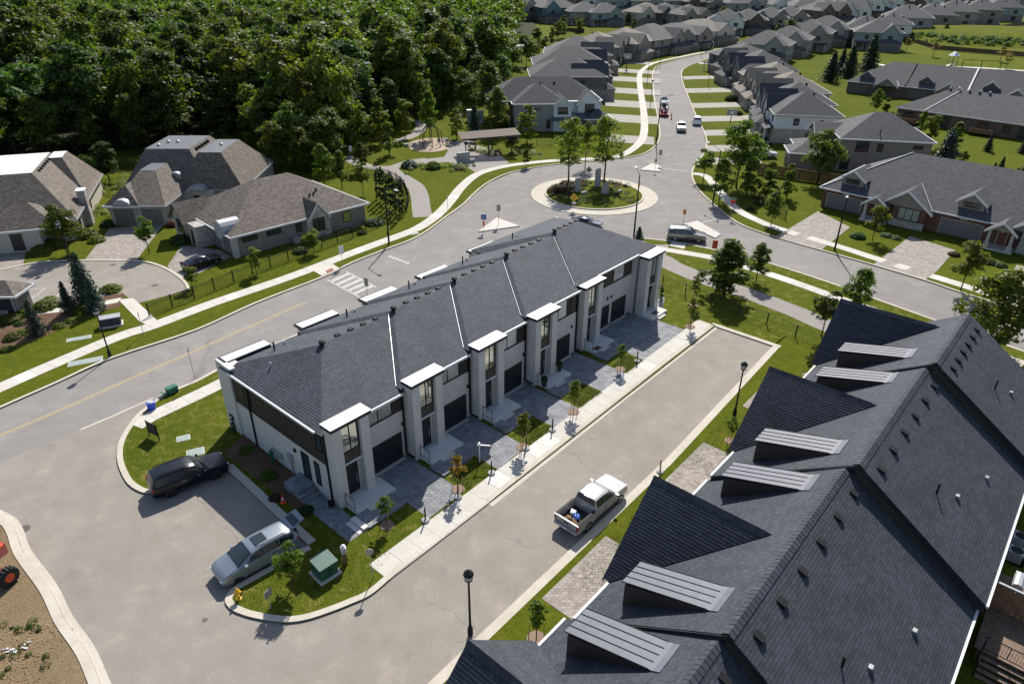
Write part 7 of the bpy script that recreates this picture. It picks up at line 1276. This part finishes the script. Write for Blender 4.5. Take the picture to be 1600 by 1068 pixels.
for x, y, lab in ((21.6, -.75, 'potted plant left of the fourth front door'), (24.6, -.15, 'potted plant right of the fourth front door')):
    t = thing('potted_plant', lab, 'potted plant', tuple(Lw(x, y, .38)), 0, 'potted plants at the fourth door'); M().lathe((0, 0, 0), [(.17, 0), (.25, .6), (.23, .62), (.2, .6)], 10).build('pot', 'pot_dark', t); o = link('foliage', BUSH['leaf_deep'], t); o.location = (0, 0, .6); o.scale = (.55, .55, 1.0)
for x, y, lab in ((30.5, -.3, 'brown doormat on the railed porch'), (41.2, -.5, 'brown doormat on the end porch')):
    t = M().box(-.45, .45, -.3, .3, 0, .02).build('doormat', 'wood_brown'); t.location = Lw(x, y, .382); t.rotation_euler = (0, 0, HD); tag(t, lab, 'doormat', 'doormats')
# fences
def fence(label, pts, h, post_step, picket=.12, mat='metal_black', group=None, wire=False, z=.1, name='metal_fence', pm=None, pw=.05):
    L_ = resample([Vector((q.x, q.y, 0)) for q in pts], post_step); t = thing(name, label, 'fence', (L_[0].x, L_[0].y, z), 0, group); o = L_[0]; m = M()
    for a, b in zip(L_, L_[1:]):
        a, b = a - o, b - o; U = Vector((0, 0, 1)); d = (b - a).length; n = int(d / picket)
        if wire:
            for hh in np.linspace(.08, h - .05, 7): m.tube([a + U * float(hh), b + U * float(hh)], .006, 3, caps=False)
            for i in range(n): p = a.lerp(b, i / n); m.tube([p, p + U * (h - .05)], .005, 3, caps=False)
            m.tube([a + U * (h - .03), b + U * (h - .03)], .025, 4)
        else:
            for hh in (.15, h - .3, h - .06): m.tube([a + U * hh, b + U * hh], .024, 4)
            for i in range(1, n): p = a.lerp(b, i / n); m.tube([p + U * .08, p + U * h], .013, 4, caps=False)
    m.build('pickets' if not wire else 'wire_mesh', mat, t, kind='stuff')
    for p in L_: q = p - o; M().box(q.x - pw, q.x + pw, q.y - pw, q.y + pw, 0, h + .12).build('post', pm or mat, t)
    return t
fence('long black picket fence between the bungalow garden and the sidewalk', px([(234, 495), (300, 469), (370, 440), (420, 420), (480, 398), (545, 374), (600, 351), (636, 332)]), 1.45, 2.7); fence('black picket fence round the cedar corner of the bungalow garden', px([(636, 332), (639, 316), (632, 296), (618, 284), (596, 276), (560, 275), (540, 283)]), 1.5, 2.4)
fence('short black picket fence on the lawn under the oval trees', px([(1172, 303), (1190, 321), (1205, 331), (1233, 347)]), 1.4, 2.2); fence('thin wire fence between the parking court lawn and the footpath', px([(1035, 447), (1070, 462), (1109, 476), (1160, 494), (1205, 512), (1256, 534), (1310, 557)]), 1.35, 3.4, .25, 'metal_dark', wire=True)
fence('dark railing before the grey corner house', px([(838, 228), (880, 229), (915, 232)]), 1.2, 3, .25)
def board_fence(label, pts, h, mat='wood_cedar', w=.3, z=.1, post=2.4):
    line = [Vector((q.x, q.y, 0)) for q in pts]; L_ = resample(line, w); t = thing('board_fence', label, 'fence', (L_[0].x, L_[0].y, z), 0, 'timber fences'); o = L_[0]; cache = None
    for i, (a, b) in enumerate(zip(L_, L_[1:])):
        if cache is None: m = M(); m.box(.01, w - .01, -.014, .014, .03, h); cache = m.data('plank', [mat])
        if i > 290: break
        c = link('plank', cache, t); c.location = (a.x - o.x, a.y - o.y, rnd.uniform(-.02, .03)); c.rotation_euler = (0, 0, math.atan2(b.y - a.y, b.x - a.x))
    for p in resample(line, post): q = p - o; M().box(q.x - .06, q.x + .06, q.y - .02, q.y + .1, 0, h + .08).build('post', mat, t)
    m = M()
    for a, b in zip(line, line[1:]): m.tube([a - o + Vector((0, 0, h)), b - o + Vector((0, 0, h))], .05, 4)
    m.build('top_rail', 'wood_stake' if mat == 'wood_cedar' else mat, t); return t
board_fence('cedar board fence between the bright lawn and the grey house', px([(1183, 272), (1240, 281), (1300, 290), (1345, 297)]), 1.9, w=.3)
board_fence('brown board fence at the back gardens by the wood', px([(865, 42), (885, 50), (915, 52)]), 2.0, 'wood_brown', .9, post=6); board_fence('dark board fence under the grassy mound', px([(1430, 68), (1462, 78), (1530, 84), (1610, 90)]), 1.8, 'wood_brown', .9, post=6); board_fence('long grey board fence along the top of the mound', px([(1484, 50), (1520, 50), (1560, 46), (1610, 38)]), 2.0, 'wood_brown', 1.2, post=6)
# grassy mound with its dark flank of bushes
c0 = G(1560, 66); m = M(); n_ = 28; rr = [(1, 0), (.8, 2.2), (.5, 3.8), (.2, 4.4)]
for s_, z_ in rr: m.v += [(c0.x + 12 + s_ * 72 * math.cos(2 * math.pi * i / n_), c0.y + 26 + s_ * 52 * math.sin(2 * math.pi * i / n_), z_) for i in range(n_)]
m.v.append((c0.x + 12, c0.y + 26, 4.5))
for r_ in range(3):
    for i in range(n_): j = (i + 1) % n_; m.f.append((r_ * n_ + i, r_ * n_ + j, (r_ + 1) * n_ + j, (r_ + 1) * n_ + i)); m.m.append(0)
for i in range(n_): m.f.append((3 * n_ + i, 3 * n_ + (i + 1) % n_, 4 * n_)); m.m.append(0)
m.build('hill', 'meadow', kind='structure', smooth=True)
L_ = []
for i in range(260):
    a = rng.uniform(3.5, 5.6); s_ = rng.uniform(.74, .97); r0 = rng.uniform(.8, 1.7); d = sph(70); d[:, 2] = np.abs(d[:, 2]); L_.append(quads(np.array([c0.x + 12 + s_ * 72 * math.cos(a), c0.y + 26 + s_ * 52 * math.sin(a), (1 - s_) * 11]) + d * r0 * rng.uniform(.5, 1, (70, 1)) ** .5, .3, .3, d))
link('undergrowth', quad_mesh('undergrowth', np.concatenate(L_), 'leaf_deep'), None, 'stuff')
# play area in the distance
sheet('play_surface', [(1428, 101), (1470, 103), (1560, 113), (1548, 119), (1500, 115), (1440, 108)], .115, 'play_sand', z0=.05); ribbon('path', [(1360, 99), (1400, 105), (1440, 104), (1520, 106), (1600, 111)], 3.5, .111, 'concrete')
p = G(1485, 109); t = thing('play_tower', 'green play tower with a white peaked roof on the sand', 'play equipment', (p.x, p.y, .1), .3)
for x in (-1, 1):
    for y in (-1, 1): M().tube([(x, y, 0), (x, y, 4.6)], .1, 5).build('post', 'sign_green', t)
M().box(-1.1, 1.1, -1.1, 1.1, 1.6, 1.75).build('platform', 'box_green', t); M().lathe((0, 0, 4.6), [(2.0, 0), (.9, .9), (.05, 1.5)], 6).build('canopy', 'plastic_white', t); M().slab([(-1.2, -.4, 1.7), (-1.2, .4, 1.7), (-4, .4, .3), (-4, -.4, .3)], .1).build('slide', 'bin_green', t)
p = G(1530, 112); t = thing('swing_frame', 'thin swing frame right of the play tower', 'play equipment', (p.x, p.y, .1), -.3); M().tube([(-6, 0, 3.6), (6, 0, 3.6)], .09, 5).build('beam', 'metal_dark', t)
for x in (-6, 0, 6):
    for s_ in (-1, 1): M().tube([(x, 0, 3.6), (x + .1, s_ * 1.3, 0)], .08, 5).build('leg', 'metal_dark', t)
for x in (-3, 3): M().tube([(x - .3, 0, 3.6), (x - .3, 0, .6), (x + .3, 0, .6), (x + .3, 0, 3.6)], .03, 4).build('swing', 'metal_dark', t)
# park: pergola, climbing frame, benches, stone block, grey cabinets
p0 = G(728, 241); t = thing('pergola', 'dark sloped slatted pergola over the park plaza', 'pergola', (p0.x, p0.y, .1), RAD(14))
for x, y, h in ((0, 0, 3.4), (5.6, 1.2, 3.4), (9.2, -.6, 3.7), (4.0, -2.8, 3.4)): M().box(x - .1, x + .1, y - .1, y + .1, 0, h).build('post', 'metal_dark', t)
for y0_, z_ in ((-2.9, 3.3), (1.3, 3.5)): M().box(-1.2, 10.2, y0_ - .08, y0_ + .08, z_, z_ + .22).build('beam', 'metal_dark', t)
for i in range(38): M().slab([(-1.3 + i * .31, -3.3, 3.6 + .01 * i), (-1.08 + i * .31, -3.3, 3.6 + .01 * i), (-1.08 + i * .31, 1.9, 3.82 + .01 * i), (-1.3 + i * .31, 1.9, 3.82 + .01 * i)], .12).build('slat', 'wood_brown', t)
p = G(674, 228); t = thing('climbing_frame', 'dark metal climbing frame of leaning poles on the round sand patch', 'play equipment', (p.x, p.y, .12), .2)
for k_ in range(8): a = k_ * .785; M().tube([(2.4 * math.cos(a), 2.4 * math.sin(a), 0), (2.1 * math.cos(a), 2.1 * math.sin(a), 2.6), (.9 * math.cos(a), .9 * math.sin(a), 4.0)], .08, 5).build('pole', 'metal_dark', t)
M().tube([(1.0 * math.cos(a), 1.0 * math.sin(a), 3.95) for a in np.linspace(0, 6.283, 13)], .06, 5).build('top_ring', 'metal_dark', t)
for u, v, lab, rz in ((641, 229, 'pale stone bench at the left of the sand patch', .4), (692, 221, 'pale stone bench behind the sand patch', 0), (733, 226, 'stone bench under the pergola end', -.5)):
    p = G(u, v); t = thing('stone_bench', lab, 'bench', (p.x, p.y, .1), rz, 'stone benches'); M().box(-1.2, 1.2, -.35, .35, .35, .55).build('seat', 'stone_grey', t); [M().box(x - .25, x + .25, -.3, .3, 0, .35).build('leg', 'stone_grey', t) for x in (-.8, .8)]
for u, v, lab, rz in ((778, 243, 'brown slatted park bench at the plaza edge', .9), (738, 231, 'brown slatted park bench under the pergola', -.6)):
    p = G(u, v); t = thing('park_bench', lab, 'bench', (p.x, p.y, .12), rz, 'slatted benches'); M().box(-.95, .95, -.25, .25, .42, .48).build('seat', 'wood_cedar', t); M().slab([(-.95, .25, .5), (.95, .25, .5), (.95, .38, .95), (-.95, .38, .95)], .04).build('backrest', 'wood_cedar', t); [M().box(x - .04, x + .04, -.22, .25, 0, .42).build('leg', 'metal_black', t) for x in (-.8, .8)]
p = G(724, 256); t = thing('stone_block', 'tall grey stone block at the plaza corner', 'monument', (p.x, p.y, .1), .35); M().prism([(-1.2, -.45), (1.2, -.5), (1.25, .45), (-1.15, .5)], 0, 2.0).build('block', 'stone_grey', t); M().slab([(-1.15, -.4, 2.02), (1.15, -.45, 2.15), (1.2, .4, 2.15), (-1.1, .45, 2.02)], .1).build('top', 'stone_grey', t); M().box(1.3, 2.2, -.3, .4, 0, .7).build('footing_stone', 'stone_grey', t)
for u, v, h, lab, w in ((902, 305, 2.6, 'pale upright stone left in the roundabout garden', .9), (933, 297, 3.2, 'tallest upright stone in the roundabout garden', .9), (945, 309, 2.1, 'blocky stone at the front of the roundabout garden', 1.2), (912, 309, .7, 'low flat stone in the roundabout garden', 1.0), (968, 305, .5, 'low white stone at the right of the roundabout garden', .8)):
    p = G(u, v); m = M(); m.prism([(-w / 2, -.3), (w / 2, -.25), (w * .45, .3), (-w * .5, .28)], 0, h); k_ = len(m.v); m.v = [(x * (1 - .12 * (z > 0)), y * (1 - .15 * (z > 0)), z + (.15 * x if z > 0 else 0)) for x, y, z in m.v]; o = m.build('standing_stone', 'stone_grey'); o.location = (p.x, p.y, .35); o.rotation_euler = (0, 0, rnd.uniform(-.5, .5)); tag(o, lab, 'stone', 'stones of the roundabout')
for u, v, lab in ((737, 190, 'grey steel utility cabinet beside the blue conifer'), (748, 192, 'second grey steel utility cabinet by the corner house')): cabinet(lab, u, v, 2.2, 1.2, 2.6, 'alum_grey', .2, name='utility_cabinet')
p = G(813, 82); t = thing('garden_shed', 'open white roofed garden shelter behind the corner house', 'shed', (p.x, p.y, .1), .05); M().slab([(-4, -2.5, 2.6), (4, -2.5, 2.6), (4, 2.5, 3.0), (-4, 2.5, 3.0)], .15).build('roof', 'plastic_white', t); [M().box(x - .1, x + .1, y - .1, y + .1, 0, 2.6).build('post', 'wood_cedar', t) for x in (-3.8, 3.8) for y in (-2.3, 2.3)]; M().box(-3, 2, .5, 2, 0, 1.2).build('bench', 'paint_red', t)
def hoop(lab, u, v, s=1., off=0.):
    p = G(u, v); t = thing('basketball_hoop', lab, 'basketball hoop', (p.x, p.y, .1), face_cam(p, off)); M().tube([(0, .3, 0), (0, .3, 2.4 * s), (0, -.1, 3.3 * s)], .09, 6).build('post', 'metal_black', t); M().box(-.9 * s, .9 * s, -.2, -.12, 2.9 * s, 4.0 * s).build('backboard', 'sign_back', t); M().box(-.3 * s, .3 * s, -.22, -.2, 3.1 * s, 3.6 * s).build('target_square', 'sign_white', t); M().tube([(.28 * math.cos(a), -.5 + .28 * math.sin(a), 3.1 * s) for a in np.linspace(0, 6.283, 11)], .025, 4).build('rim', 'cone_orange', t); M().box(-.5, .5, .0, .8, 0, .25).build('base', 'metal_black', t)
hoop('basketball hoop on the left verge at the bend', 979, 112, 1.4, .2); hoop('basketball hoop between the right hand driveways', 1139, 207, 1.25, .1)
# loose things on the bare plot: pale debris and stones
m = M(); [m.blob((rnd.gauss(0, .5), rnd.gauss(0, .2), .05), (rnd.uniform(.05, .16), rnd.uniform(.04, .1), .04), 0, .3, 6, 4) for _ in range(14)]; o = m.build('debris', 'plastic_white', kind='stuff'); p = G(15, 1015); o.location = (p.x, p.y, .08); o.rotation_euler = (0, 0, .4)
m = M(); [m.blob((rnd.uniform(-3.2, 1.6), rnd.uniform(-4, 1.8), .0), (rnd.uniform(.02, .07), rnd.uniform(.02, .06), rnd.uniform(.02, .05)), 0, .3, 6, 4) for _ in range(520)]; o = m.build('rubble', 'rubble_tan', kind='stuff'); p = G(45, 1020); o.location = (p.x, p.y, .09)
L_ = []
for u, v, r0, n in ((38, 985, 1.0, 9), (25, 1040, .9, 5), (70, 1030, .9, 3)):
    c = G(u, v)
    for _ in range(n): d = sph(60); d[:, 2] = np.abs(d[:, 2]); q = rng.uniform(.1, .28); L_.append(quads(np.array([c.x + rng.normal() * r0 * .5, c.y + rng.normal() * r0 * .5, .08]) + d * q, .05, .5, d))
link('weeds', quad_mesh('weeds', np.concatenate(L_), 'leaf_forest'), None, 'stuff')
